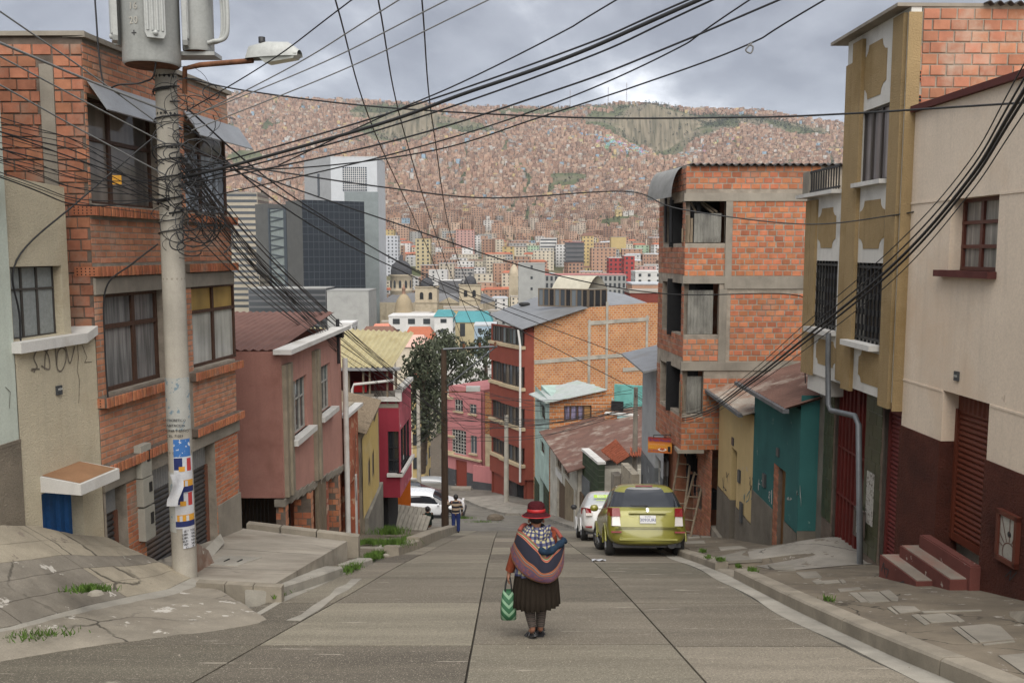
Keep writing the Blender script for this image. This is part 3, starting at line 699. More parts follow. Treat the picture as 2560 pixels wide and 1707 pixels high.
m_plaque = plain('number_plate', (0.05, 0.055, 0.06), 0.4)
m_ink = plain('spray_ink', (0.03, 0.03, 0.032), 0.8)
m_inkw = plain('spray_white', (0.55, 0.55, 0.52), 0.85)
g_dark = glass('dark_glass', (0.018, 0.02, 0.024))
g_blue = glass('blue_grey_glass', (0.05, 0.062, 0.075))
g_sky = glass('pale_glass', (0.13, 0.15, 0.165), 0.12)
# ================================================================== left side of the street
random.seed(21)
# ---- pale green rendered house at the picture edge
W0 = Wall((-6.45, 6.2), (-5.99, 10.52))
m_mint = concrete('mint_render', (0.56, 0.61, 0.53), var=0.08, stain=(0.36, 0.37, 0.31), stain_amt=0.3, fine=40)
m_rough = concrete('rough_grey_render', (0.30, 0.255, 0.195), fine=40, bump=1.2, bdist=0.03, stain=(0.13, 0.11, 0.085), stain_amt=0.8)
h = thing('rendered_house', 'pale mint green rendered house with rough grey base, cut by the photo edge', 'house', W0.p(W0.len, -3.2))
zb = W0.t_at(20, 1110)
mb = MB(); W0.sheet(mb, -4, W0.len, zb, 3.2); part('wall', mb, m_mint, h)
mb = MB(); W0.sheet(mb, -4, W0.len, -5.0, zb, n=0.02); W0.box(mb, -4, W0.len, zb - .02, zb + 0.02, -0.05, 0.025); part('base_wall', mb, m_rough, h)
body(h, W0, -4, W0.len, -5, 3.2, 5, m_mint, n=-0.02)
# ---- cream stucco house with the blue door
W1 = Wall((-5.98, 10.54), (-5.76, 12.1))
m_stucco = concrete('cream_stucco', (0.66, 0.585, 0.43), var=0.1, fine=45, bump=1.3, bdist=0.02, stain=(0.42, 0.335, 0.22), stain_amt=0.5, stain_scale=0.7, streak=0.18)
h = thing('stucco_house', 'cream stucco house with a frosted steel window, small canopy and blue door', 'house', W1.p(1, -3.6))
tsill = W1.z_at(1.0, 842); ttop = W1.z_at(1.0, 455)
doorr = (W1.s_at(104, 1250), W1.s_at(207, 1250), -6.0, W1.z_at(0.9, 1205))
mb = MB(); W1.sheet(mb, -0.02, W1.len, -6.0, tsill, [doorr], reveal=0.5); part('wall', mb, m_stucco, h)
wr = (W1.s_at(38, 750), W1.s_at(166, 750), W1.z_at(0.75, 838), W1.z_at(0.75, 665))
su = W1.s_at(178, 650)
mb = MB(); W1.sheet(mb, -0.02, su, tsill, ttop, [wr], n=-0.05, reveal=0.16, top=lambda s: ttop - 0.05 * s)
mb.quad(W1.p(su, tsill, -.05), W1.p(W1.len, tsill, -.8), W1.p(W1.len, ttop, -.8), W1.p(su, ttop - .1, -.05)); mb.quad(W1.p(0, ttop, -.05), W1.p(su, ttop - .1, -.05), W1.p(su, ttop - .1, -2), W1.p(0, ttop, -2))
part('upper_wall', mb, m_stucco, h)
body(h, W1, 0, su - .05, -6, tsill, 3, m_stucco, n=-0.55)
m_frost = matte('frosted_glass', (0.30, 0.325, 0.32), var=0.12, scale=20, fine=55, rough=0.25, bump=1.0, bdist=0.01, spec=0.6)
window(h, W1, wr, (0.36, 0.66), (0.68,), plain('dark_steel', (0.05, 0.045, 0.04), 0.5), [m_frost], fw=0.018, bar=0.016, n=-0.2, thick=0.03)
mb = MB(); W1.box(mb, -0.06, su + 0.1, tsill - 0.10, tsill + 0.03, -0.1, 0.12); P = W1.p; e_ = 0.42
mb.hexa([P(su + .1, tsill - .09, .12), P(su + e_, tsill - .02, .06), P(su + e_, tsill - .02, -.3), P(su + .1, tsill - .09, -.3), P(su + .1, tsill + .03, .12), P(su + e_, tsill + .10, .06), P(su + e_, tsill + .10, -.3), P(su + .1, tsill + .03, -.3)])
part('window_sill', mb, m_white, h)
m_blue = matte('blue_corrugated', (0.02, 0.105, 0.30), var=0.25, scale=4, fine=30, rough=0.5, bump=0.1, stain=(0.015, 0.05, 0.13), stain_amt=0.4)
dm = W1.s_at(170, 1270)
mb = MB(); k = 24; sA, sB = doorr[0], doorr[1]
mb.grid([[W1.p(lerp(sA, sB, i / k), t, -0.19 + 0.018 * math.copysign(1, math.sin(i / k * 2 * math.pi * 4.5))) for i in range(k + 1)] for t in (-5.2, doorr[3])], False)
part('blue_door', mb, m_blue, h)
mb = MB(); tc_ = W1.z_at(0.9, 1200); sc0, sc1 = W1.s_at(100, 1190), W1.s_at(205, 1190)
mb.hexa([P(sc0, tc_ - .02, .55), P(sc1, tc_ - .02, .55), P(sc1, tc_ + .0, 0), P(sc0, tc_, 0), P(sc0, tc_ + .12, .55), P(sc1, tc_ + .12, .55), P(sc1, tc_ + .2, 0), P(sc0, tc_ + .2, 0)])
cano = part('canopy', mb, m_white, h)
mb = MB(); mb.quad(P(sc0 + .03, tc_ + .128, .52), P(sc1 - .03, tc_ + .128, .52), P(sc1 - .03, tc_ + .208, 0), P(sc0 + .03, tc_ + .208, 0)); mb.build('canopy_top', matte('terracotta_screed', (0.29, 0.16, 0.085), var=0.15, stain=(0.2, 0.12, 0.06), stain_amt=0.5), cano)
s_, t_ = W1.st(145, 975)
pl = wpart(h, 'number_plaque', m_plaque, W1, (s_ - .05, s_ + .05, t_ - .06, t_ + .06, 0, 0.03))
text_part(pl, '1034', plain('plaque_white', (.45, .45, .42), .5), W1.p(s_, t_ + .01, .033), face_rot(W1), 0.045)
graffiti(h, W1, [[W1.st(p.x, p.y) for p in spline([(q[0] / 2.45, 600 + q[1] / 2.45, 0) for q in st], 7)] for st in
	([(190, 800), (225, 780), (205, 720), (240, 660), (290, 700), (300, 790), (250, 770)], [(270, 790), (280, 690), (330, 640), (340, 720), (350, 790), (375, 800), (400, 740), (400, 680), (375, 660), (350, 690), (345, 770)], [(370, 650), (400, 660), (425, 755), (455, 650)], [(190, 790), (240, 790)], [(205, 810), (215, 790)])], matte('old_spray', (0.22, 0.19, 0.15), var=0.3, scale=30), w=0.011)
for c in ([(470, 620), (478, 720), (470, 800), (485, 860), (480, 1000)], [(500, 640), (530, 720), (515, 750), (560, 745)], [(30, 900), (60, 930), (55, 1030)]):
	graffiti(h, W1, [[W1.st(a / 2.45, 600 + b_ / 2.45) for a, b_ in c]], plain('crack_dark', (.09, .075, .055), .9), w=0.004, name='crack')
# ---- brick house behind the concrete pole
W2 = Wall((-5.75, 12.1), (-5.2, 16.4)); W2s = Wall((-18, 12.25), (-5.752, 12.1))
h = thing('brick_house', 'tall brick house with wide brown windows and grey roller shutters behind the pole', 'house', W2.p(2, -4.7))
zc1, zc2, zc3, zc4 = [(W2.z_at(0.15, a) + W2.z_at(4.1, b_)) / 2 for a, b_ in ((548, 556), (697, 672), (1040, 905), (1206, 1032))]
zroof = (W2.z_at(0, 75) + W2.z_at(4.25, 250)) / 2
ztw = W2.z_at(0.6, 300)
w_t1 = (W2.s_at(224, 400), W2.s_at(407, 400), zc1 + .17, ztw + .28); w_t2 = (W2.s_at(462, 420), W2.s_at(590, 420), zc1 + .17, ztw + .28)
zl2 = zc2 - 0.02
zw2 = (W2.z_at(0.5, 742) + W2.z_at(3.7, 705)) / 2
w_m1 = (W2.s_at(262, 850), W2.s_at(412, 850), zc3 + .17, zw2); w_m2 = (W2.s_at(480, 800), W2.s_at(606, 800), zc3 + .17, zw2)
zg = zc4 - 0.04
g1 = (W2.s_at(266, 1280), W2.s_at(318, 1280), -8, zg - .18); g2 = (W2.s_at(362, 1250), W2.s_at(540, 1200), -8, zg - .18)
holes = [w_t1, w_t2, w_m1, w_m2, g1, g2]
mb = MB(); W2.sheet(mb, 0, W2.len, -8, zroof, holes, reveal=0.3); w2w = part('wall', mb, m_mortar, h)
conc = [(0, W2.len, zw2, zl2), (0, W2.len, zg - .20, zg)]
put_bricks(w2w, h, W2, brick_rects(0.0, W2.len, zc4 + .15, zroof - 0.06, holes + [(0, 9, zw2, zl2), (0, 9, zc3, zc3 + .16), (0, 9, zc2, zc2 + .15), (0, 9, zc1, zc1 + .16), (W2.s_at(415, 850), W2.s_at(478, 850), zc4, zc3)], 0.22, 0.070, 0.018), b_pale, 0.006)
lint = wpart(h, 'concrete_lintel', m_bare, W2, (0.0, W2.len, zw2, zl2, 0, .035), (0.0, W2.len + .05, zg - .20, zg, 0, .03))
for zc, pro in ((zc1, .10), (zc2, .09), (zc3, .13), (zc4, .13)):
	for a, b_ in ((0.02, W2.s_at(410, 800)), (W2.s_at(470, 800), W2.len + .08)):
		bed = wpart(h, 'ledge', m_mortard, W2, (a - .02, b_, zc + .005, zc + .135, 0, pro - .012))
		put_bricks(bed, h, W2, soldier(W2, a - .02, b_, zc, zc + .14), b_orange, 0.018, 'brick', n=pro - .012)
for zc in (zc1, zc2, zc3, zc4):                             # the perforated end brick of each ledge
	mb = MB(); q = W2s.p
	W2s.box(mb, W2s.len - .26 + .02, W2s.len + .09, zc + .005, zc + .135, 0, .02); eb = part('end_brick', mb, b_orange, h)
	mb = MB()
	for i in range(5):
		for j in range(3): c = W2s.p(W2s.len - .20 + i * .058, zc + .03 + j * .04, .021); mb.lathe([(0.011, 0), (0, 0.0005)], c, 6, Matrix(((1, 0, 0), (0, 0, -1), (0, 1, 0))), False)
	mb.build('brick_hole', m_black, eb)['kind'] = 'stuff'
m_pier = b_orange
# side wall with big hollow bricks
zs_top = zroof + 0.02
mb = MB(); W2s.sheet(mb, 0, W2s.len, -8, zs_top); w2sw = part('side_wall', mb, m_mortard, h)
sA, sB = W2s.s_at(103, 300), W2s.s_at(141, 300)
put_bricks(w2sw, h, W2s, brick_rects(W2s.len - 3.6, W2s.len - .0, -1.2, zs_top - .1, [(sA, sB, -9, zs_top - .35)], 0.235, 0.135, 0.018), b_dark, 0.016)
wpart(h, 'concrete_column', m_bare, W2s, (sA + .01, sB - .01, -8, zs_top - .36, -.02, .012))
wpart(h, 'parapet_coping', m_bare, W2s, (0, W2s.len + .06, zs_top, zs_top + .06, -.2, .05))
wpart(h, 'roof_coping', m_bare, W2, (-.04, W2.len + .06, zroof, zroof + .07, -.25, .07))
body(h, W2, 0.02, W2.len, -8, zroof - .02, 9, b_dark, n=-.45)
gl_plast = curtain('plastic_sheet', (0.30, 0.26, 0.22), fold=2.2, dark=0.75, gloss=0.7); gl_cur = curtain('grey_curtain', (0.27, 0.265, 0.255), 16); gl_pat = curtain('blue_white_curtain', (0.42, 0.47, 0.55), 9, 0.7)
gl_yel = curtain('yellow_curtain', (0.56, 0.36, 0.10), 3, 0.25, 0.3); gl_wht = curtain('white_curtain', (0.55, 0.54, 0.49), 7, 0.35)
window(h, W2, w_t1, (0.42,), (0.62,), m_wood, [gl_plast], fw=.05, bar=.035, n=-.25); window(h, W2, w_t2, (0.48,), (0.72,), m_wood, lambda i, j: gl_pat if j == 0 else gl_plast, fw=.05, bar=.03, n=-.25)
window(h, W2, w_m1, (0.58,), (0.66,), m_wood, [gl_cur], fw=.06, bar=.04, n=-.16); window(h, W2, w_m2, (0.55,), (0.68,), m_wood, lambda i, j: gl_yel if j else gl_wht, fw=.05, bar=.035, n=-.2)
for r_, e0, e1 in ((w_t1, .05, .25), (w_t2, .0, .15)):      # tin awnings
	mb = MB(); a, b_, zt = r_[0] - .02, r_[1] + .1, r_[3] + .16
	mb.hexa([W2.p(a, zt - .40, .30), W2.p(b_, zt - .40, .30), W2.p(b_, zt, .02), W2.p(a, zt, .02), W2.p(a, zt - .385, .306), W2.p(b_, zt - .385, .306), W2.p(b_, zt + .015, .03), W2.p(a, zt + .015, .03)]); part('awning', mb, m_zinc, h)
shutter(h, W2, (g1[0], g1[1], -5.7, zg - .62), 0.085, m_dgreyshut, matte('rust_frame', (.19, .085, .055)), n=-.2)
shutter(h, W2, (g2[0], g2[1], -5.9, zg - .62), 0.085, m_dgreyshut, MATS['rust_frame'], n=-.2)
mb = MB(); k = 60
for a, b_ in (g1[:2], g2[:2]): mb.grid([[W2.p(lerp(a, b_, i / k), t, -.19 + .015 * (i % 2)) for i in range(k + 1)] for t in (zg - .62, zg - .2)], False)
part('corrugated_header', mb, m_zinc, h)
put_bricks(w2w, h, W2, brick_rects(g1[1] + .01, g2[0] - .01, -6.2, zg - .24, [], 0.21, 0.070, 0.016) + brick_rects(g2[1], W2.len, -6.2, zg - .22, [], 0.2, 0.066, 0.016), b_orange, 0.006)
for uu, v0, v1 in ((350, 1110, 1190), (352, 1192, 1260), (353, 1265, 1345)):   # electricity meter boxes
	s_ = W2.s_at(uu, 1200); a, b_ = W2.z_at(s_, v1), W2.z_at(s_, v0)
	bx_ = wpart(h, 'meter_box', matte('meter_grey', (.40, .385, .33), var=.1, stain=(.25, .22, .18)), W2, (s_ - .14, s_ + .14, a, b_, 0, .12))
	wp = MB(); W2.box(wp, s_ + .02, s_ + .10, lerp(a, b_, .45), lerp(a, b_, .8), .12, .128); wp.build('meter_window', m_blackiron, bx_)
wpart(h, 'plinth', m_bare, W2, (g2[1] + .02, W2.len + .01, -6.4, -4.55, 0, .03))
# sheets leaning by the shutter
lw = tag(MB().build('leaning_board', m_concl), 'pale chipboard panel leaning against the brick plinth', 'board')
def slab_from(name, pix, th, mat, lab, cat):
	mb = MB(); q = [PY(*p) for p in pix]; n_ = (q[1] - q[0]).cross(q[2] - q[0]).normalized(); mb.prism(q, n_ * th); return tag(recalc(mb.build(name, mat)), lab, cat)
bpy.data.objects.remove(lw)
slab_from('leaning_board', [(512, 1372, 14.1), (525, 1398, 13.9), (559, 1358, 14.9), (548, 1336, 15.0)], .03, m_concl, 'pale stone panel with a hole leaning on the brick house plinth', 'panel')
slab_from('tin_sheet', [(489, 1452, 12.6), (503, 1452, 12.8), (536, 1410, 13.4), (520, 1375, 13.4), (492, 1358, 12.9)], .008, m_zincrust, 'rusty corrugated tin sheet leaning behind the concrete pole', 'tin sheet')
# ---- dusty pink house with the overhanging upper floor
W3 = Wall((-4.78, 18.0), (-4.70, 24.0)); W3n = Wall((-9.5, 18.02), (-4.782, 18.0))
m_pink = concrete('dusty_pink_render', (0.50, 0.265, 0.215), var=0.08, fine=30, bump=0.4, stain=(0.37, 0.19, 0.155), stain_amt=0.7, streak=0.4)
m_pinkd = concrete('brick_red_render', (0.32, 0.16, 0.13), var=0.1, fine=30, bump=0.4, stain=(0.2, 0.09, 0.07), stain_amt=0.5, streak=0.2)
h = thing('pink_house', 'dusty pink house whose upper floor overhangs brick piers, white coping on top', 'house', W3.p(0, -6.3))
zt3 = W3.z_at(0.2, 882); bot3 = lambda s: lerp(W3.z_at(0.2, 1238), W3.z_at(5.8, 1166), s / W3.len)
W3.o.z = 0
wa = (W3.s_at(722, 1000), W3.s_at(768, 1000), W3.z_at(W3.s_at(745), 1078), W3.z_at(W3.s_at(745), 945)); wb_ = (W3.s_at(792, 960), W3.s_at(826, 960), W3.z_at(W3.s_at(808), 1027), W3.z_at(W3.s_at(808), 913))
mb = MB(); W3.sheet(mb, 0, W3.len, -6.6, zt3, [wa, wb_], reveal=.14, bottom=bot3)
mb.quad(W3.p(0, bot3(0), 0), W3.p(0, bot3(0), -4), W3.p(W3.len, bot3(6), -4), W3.p(W3.len, bot3(6), 0)); mb.quad(W3.p(W3.len, bot3(6), 0), W3.p(W3.len, bot3(6), -4), W3.p(W3.len, zt3, -4), W3.p(W3.len, zt3, 0)); part('wall', mb, m_pink, h)
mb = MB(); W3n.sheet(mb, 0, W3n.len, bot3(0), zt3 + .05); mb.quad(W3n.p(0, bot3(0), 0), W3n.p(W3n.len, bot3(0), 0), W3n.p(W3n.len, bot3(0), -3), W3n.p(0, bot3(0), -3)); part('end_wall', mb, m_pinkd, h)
mb = MB(); W3.box(mb, -.15, W3.len + .05, zt3, zt3 + .10, -.1, .28); part('coping', mb, m_white, h)
mb = corrugated(W3n.p(W3n.len - .1, zt3 + .05, -.2), W3n.p(W3n.len - 4.6, zt3 + .05, -.2), W3n.p(W3n.len - 4.6, zt3 + .45, -6), W3n.p(W3n.len - .1, zt3 + .45, -6), .18, .02); part('roof', mb, matte('red_brown_tin', (.165, .085, .068), var=.15, scale=2, fine=30, rough=.8), h)
m_wsash = matte('old_white_sash', (.40, .385, .35), var=.2, scale=8)
for r_ in (wa, wb_):
	window(h, W3, r_, (.25, .5, .75), (.62,), m_wsash, [g_blue, g_dark, curtain('teal_pane', (.07, .13, .13), 5), g_sky, g_dark], fw=.03, bar=.014, n=-.12)
	wpart(h, 'window_sill', m_white, W3, (r_[0] - .08, r_[1] + .12, r_[2] - .12, r_[2], -.05, .2))
for sa, sb in ((W3.s_at(701), W3.s_at(719)), (W3.s_at(777), W3.s_at(791))):
	wpart(h, 'pilaster', matte('beige_pilaster', (.30, .255, .19), var=.2, stain=(.18, .15, .11)), W3, (sa, sb, bot3(sa) + .0, zt3 - .25, 0, .09), (lerp(sa, sb, .3), lerp(sa, sb, .55), bot3(sa), zt3 - .24, .09, .14))
wpart(h, 'edge_beam', m_bare, W3, *[(lerp(0, W3.len, i / 12), lerp(0, W3.len, (i + 1) / 12), bot3(W3.len * (i + .5) / 12) - .16, bot3(W3.len * (i + .5) / 12) - .005, -.2, .03) for i in range(12)])
wpart(h, 'recess_wall', plain('recess_shade', (.07, .055, .042), .9), W3, (-.2, W3.len, -9, -5.0, -1.6, -1.5))  # back wall coloured dark to stand for the shade inside the recess
def pier(u0, u1, d, zt, w_=.22, mat=b_dark):
	a, b_ = PY(u0, 1200, d), PY(u1, 1200, d); Wp = Wall((a.x, d), (b_.x, d)); z0 = road_z(d) - .1
	p_ = wpart(h, 'brick_pier', m_mortard, Wp, (0, Wp.len, z0, zt, -w_, 0)); put_bricks(p_, h, Wp, [r_ for r_ in brick_rects(0, Wp.len, z0, zt, [], Wp.len * .47, .135, .02) if random.random() < .56], b_orange, .008)
	We = Wall((b_.x, d), (b_.x, d + w_)); put_bricks(p_, h, We, brick_rects(0, w_, z0, zt, [], w_, .135, .02), b_pale, .008)
pier(688, 712, 18.1, bot3(0) - .03); pier(733, 776, 20.0, bot3(2) - .15); pier(815, 846, 23.0, bot3(5) - .15)
wpart(h, 'entry_grating', m_blackiron, Wall((-6.6, 18.9), (-5.2, 18.75)), *[(i * .085, i * .085 + .018, -7.5, -5.05, 0, .02) for i in range(16)])
wpart(h, 'timber_post', m_woodl, W3, (W3.s_at(782), W3.s_at(789), -9, bot3(3) - .05, -.05, .05), (W3.s_at(793), W3.s_at(803), -9, bot3(3.5) - .05, -.1, .03))
wpart(h, 'red_panel', concrete('peeling_red', (.42, .13, .08), chip=(.50, .36, .27), chip_amt=.7), W3, (W3.s_at(805), W3.s_at(814), -7.4, bot3(4.4) - .05, -.1, -.02))
for q in range(4): graffiti(h, W3, scribble(W3, 722 + 3.5 * q, 1140, 4, 24, 40 + q, 1), m_inkw, .008)
# white drainpipe, electric bracket
mb = MB(); pz = W3.p(W3.len - .05, 0, .12); mb.tube([(pz.x, pz.y, -2.9), (pz.x, pz.y, -8.0)], .075, 8); part('drainpipe', mb, m_white, h)
mb = MB(); mb.tube([(pz.x - .1, pz.y - .4, zt3 + .3), (pz.x - .1, pz.y - .4, zt3 - .9)], .05, 6); mb.box((pz.x - .2, pz.y - .5, zt3 - .2), (pz.x + .05, pz.y - .3, zt3 + .1)); part('cable_bracket', mb, m_blackiron, h)
# ---- narrow orange house
W4 = Wall((-4.68, 24.05), (-4.62, 26.0))
h = thing('orange_house', 'narrow peeling orange house with a green door beside the white drainpipe', 'house', W4.p(0, -8))
m_peel = concrete('peeling_orange', (.42, .135, .075), chip=(.50, .33, .22), chip_amt=.75, streak=.2)
zt4 = W4.z_at(.3, 1040); dr = (.35, 1.35, -12, W4.z_at(.8, 1208))
mb = MB(); W4.sheet(mb, 0, W4.len, -12, zt4, [dr], reveal=.2); part('wall', mb, m_peel, h)
body(h, W4, 0, W4.len, -12, zt4, 4, m_peel); wpart(h, 'coping', m_white, W4, (-.02, W4.len + .1, zt4, zt4 + .09, -.1, .15)); wpart(h, 'roof', concrete('tan_roof', (.38, .33, .25)), W4, (0, W4.len, zt4 + .05, zt4 + .12, -4, -.1))
wpart(h, 'door', plain('green_door', (.06, .13, .05), .6), W4, (.35, .8, -12, dr[3], -.18, -.14)); wpart(h, 'door_frame', m_white, W4, (.25, .35, -12, dr[3] + .1, 0, .04), (1.35, 1.5, -12, dr[3] + .1, 0, .04), (.8, 1.35, -12, dr[3], -.18, -.15))
s_, t_ = W4.st(866, 1110); wpart(h, 'number_plaque', m_plaque, W4, (s_ - .2, s_ + .2, t_ - .15, t_ + .15, 0, .03))
# ---- cracked yellow house
W5 = Wall((-4.62, 26.02), (-4.55, 29.6))
m_yel = concrete('yellow_render', (.58, .43, .165), var=.12, stain=(.58, .50, .33), stain_amt=.7, streak=.25, stain_scale=.5)
m_adobe = concrete('adobe', (.33, .27, .195), var=.3, bump=1.2, bdist=.03)
h = thing('cracked_house', 'cracked pale yellow house with broken adobe wall and grey footing', 'house', W5.p(1, -9))
tops = lambda s: lerp(W5.z_at(.3, 1082), W5.z_at(3.2, 1010), max(0, s) / W5.len)
mb = MB(); W5.sheet(mb, 0, W5.len, -14, -3, top=tops); part('wall', mb, m_adobe, h)
yb = lambda s: lerp(W5.z_at(.5, 1300), W5.z_at(3.2, 1215), s / W5.len)
mb = MB(); k = 16
for i in range(k):
	a, b_ = .45 + (W5.len - .75) * i / k, .45 + (W5.len - .75) * (i + 1) / k; jag = lambda s: .35 * max(0, mnoise.noise(Vector((s * 2.1, 3, 1))))
	hole = 5 <= i <= 6 or 9 <= i <= 10
	mb.quad(W5.p(a, yb(a), .03), W5.p(b_, yb(b_), .03), W5.p(b_, tops(b_) - .25 - jag(b_) - (1.9 if hole else 0), .03), W5.p(a, tops(a) - .25 - jag(a) - (1.7 if hole else 0), .03))
	if hole: mb.quad(W5.p(a, tops(a) - 1.35, .03), W5.p(b_, tops(b_) - 1.2, .03), W5.p(b_, tops(b_) - .25, .03), W5.p(a, tops(a) - .25, .03))
part('yellow_render', mb, m_yel, h)
mb = MB(); mb.prism([W5.p(.8, -14, 0), W5.p(W5.len, -14, 0), W5.p(W5.len, yb(W5.len) + .05, 0), W5.p(.8, yb(.8) - .1, 0)], W5.n * .12); part('footing', mb, concrete('grey_footing', (.22, .205, .175)), h)
body(h, W5, 0, W5.len, -14, tops(0) - .1, 4, m_adobe)
mb = corrugated(W5.p(-.05, tops(0) + .05, .25), W5.p(W5.len, tops(W5.len) + .05, .1), W5.p(W5.len, tops(W5.len) + .8, -3), W5.p(-.05, tops(0) + .8, -3), .2, .03); part('plank_roof', mb, m_woodl, h)
graffiti(h, W5, [[W5.st(a, b_) for a, b_ in c] for c in ([(884, 1085), (886, 1130), (882, 1180), (888, 1250)], [(896, 1130), (902, 1180), (898, 1230)])], plain('crack_black', (.03, .025, .02), .9), .03, .05, 'crack')
# ---- magenta house with the roofed terrace
W6 = Wall((-4.03, 31.0), (-3.95, 34.0)); W6n = Wall((-5.7, 31.02), (-4.032, 31.0))
m_mag = concrete('magenta_paint', (.26, .028, .045), var=.06, stain=(.21, .02, .035), stain_amt=.3); m_magl = concrete('pink_paint', (.50, .12, .15), var=.06, chip=(.6, .4, .4), chip_amt=.3)
h = thing('magenta_house', 'magenta house with overhanging bay, white ledges and a terrace under yellow roofing', 'house', W6n.p(1, -10))
z_led, z_sil, z_bot = W6n.z_at(1.2, 1002), W6n.z_at(1.2, 1182), W6n.z_at(1.2, 1243)
wn = (W6n.s_at(970, 1120), W6n.s_at(997, 1120), z_sil, W6n.z_at(1.2, 1078))
mb = MB(); W6n.sheet(mb, .25, W6n.len, z_bot, z_led, [wn], reveal=.15); mb.quad(W6n.p(.25, z_bot, 0), W6n.p(W6n.len, z_bot, 0), W6n.p(W6n.len, z_bot, -3), W6n.p(.25, z_bot, -3)); part('bay_wall', mb, m_mag, h)
zf = z_bot
mb = MB(); W6.sheet(mb, 0, W6.len, z_bot, z_led + .3, [(.3, 2.7, z_sil, wn[3])], reveal=.15, bottom=lambda s: z_bot + .0 * s); part('street_wall', mb, m_magl, h)
window(h, W6n, wn, (.5,), (.3, .6), m_blackiron, [g_dark], fw=.02, bar=.015, n=-.1); window(h, W6, (.3, 2.7, z_sil, wn[3]), (.33, .66), (), m_blackiron, [g_dark], fw=.03, bar=.03, n=-.1)
wpart(h, 'ledge', m_white, W6n, (.15, W6n.len + .1, z_led, z_led + .14, -.1, .12), (W6n.len - .45, W6n.len + .1, z_sil - .12, z_sil, -.1, .12)); wpart(h, 'ledge', m_white, W6, (-.1, W6.len, z_led + .302, z_led + .44, -.12, .1), (-.1, W6.len, z_sil - .12, z_sil, -.1, .12), (-.1, .05, z_led + .14, z_led + .44, -.12, .1))
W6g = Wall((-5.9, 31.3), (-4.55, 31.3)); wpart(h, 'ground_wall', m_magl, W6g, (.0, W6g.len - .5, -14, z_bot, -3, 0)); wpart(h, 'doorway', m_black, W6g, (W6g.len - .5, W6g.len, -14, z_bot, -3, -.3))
wpart(h, 'grey_pillar', m_bare, W6n, (-.15, .15, -14, z_led, -.6, .02))
# terrace: floor slab, parapet, red back wall, posts, roof
T6 = Wall((-8.2, 31.0), (-4.05, 31.0)); zrf = T6.z_at(2, 925); zfl = z_led - .1
wpart(h, 'terrace_floor', m_bare, T6, (0, T6.len, zfl - .15, zfl, -3.2, 0)); wpart(h, 'terrace_parapet', m_bare, T6, (T6.s_at(858, 1000), T6.s_at(935, 1000), zfl - .5, T6.z_at(2.8, 985), -.15, .02))
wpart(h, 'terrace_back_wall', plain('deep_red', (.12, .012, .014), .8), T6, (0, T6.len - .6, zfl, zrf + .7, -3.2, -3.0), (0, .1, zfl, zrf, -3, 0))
wpart(h, 'terrace_post', m_woodl, T6, *[(T6.s_at(u, 960) - .03, T6.s_at(u, 960) + .03, zfl, zrf, -.1, 0) for u in (862, 872, 908, 924, 968, 990)])
wpart(h, 'red_awning', plain('red_cloth', (.45, .01, .012), .8), T6, (T6.s_at(872), T6.s_at(905), T6.z_at(2, 988), T6.z_at(2, 962), -.8, -.7))
wpart(h, 'gutter', m_zinc, T6, (0, T6.len + .1, zrf, zrf + .1, -.05, .2))
m_yroof = matte('yellowed_fibre_roof', (.41, .36, .21), var=.15, scale=2, fine=25, rough=.8, bump=.1, stain=(.30, .25, .13), stain_amt=.6, stain_scale=1.2)
mb = corrugated(T6.p(-.2, zrf + .1, .15), T6.p(T6.len - .2, zrf + .12, .15), T6.p(T6.len + .2, zrf + 1.05, -3.4), T6.p(-.2, zrf + 1.25, -3.4), .19, .035); part('terrace_roof', mb, m_yroof, h)
dp = W6n.p(.08, 0, .12); mb = MB(); mb.tube([W6n.p(W6n.len - .15, zrf, .12), W6n.p(W6n.len - .15, zrf - .35, .12), W6n.p(.1, zrf - .5, .14), W6n.p(.03, zrf - .7, .14), W6n.p(.03, -10.3, .14)], .05, 8); part('drainpipe', mb, m_white, h)
mb = MB(); W6n.box(mb, -.35, -.05, W6n.z_at(.2, 1280), W6n.z_at(.2, 1258), 0, .2); part('meter_box', mb, MATS['meter_grey'], h)
# ---- plain orange wall past it
W7 = Wall((-5.6, 36.0), (-4.0, 36.2))
t7 = tag(MB().build('x', m_white)); bpy.data.objects.remove(t7)
h = thing('garden_wall', 'flat bright orange wall below the magenta bay', 'wall', W7.p(1, -11.5))
m_or = concrete('orange_paint', (.48, .115, .012), var=.06, stain=(.36, .08, .01), stain_amt=.3)
s1_ = W7.s_at(1027, 1250); ztt = W7.z_at(s1_, 1140)
mb = MB(); W7.box(mb, .0, s1_, -14, ztt, -.3, 0); part('wall', mb, m_or, h); wpart(h, 'coping', m_white, W7, (0, s1_ + .03, ztt, ztt + .07, -.33, .03))
# ================================================================== right side of the street
random.seed(33)
# ---- cream house with the dark red base
V1 = Wall((6.04, 13.45), (6.36, 6.0))
m_cream = concrete('cream_render', (.76, .64, .51), var=.06, fine=30, bump=.35, stain=(.62, .48, .35), stain_amt=.4, stain_scale=.6, streak=.22, chip=(.5, .4, .3), chip_amt=.06)
m_redbase = matte('dark_red_roughcast', (.125, .036, .022), var=.2, scale=3, fine=28, rough=.95, bump=1.6, bdist=.05, stain=(.055, .018, .012), stain_amt=.4)
h = thing('cream_house', 'cream rendered house with dark red roughcast base, red steps and rolling shutter', 'house', V1.p(3, -4.6))
zbase = V1.z_at(.3, 1072); zroof1 = V1.z_at(.5, 268)
opn = (V1.s_at(2350, 1150), V1.s_at(2466, 1150), -7, V1.z_at(V1.s_at(2415, 1000), 992)); wnd = (V1.s_at(2375, 580), V1.s_at(2494, 580), V1.z_at(V1.s_at(2440), 678), V1.z_at(V1.s_at(2440), 490))
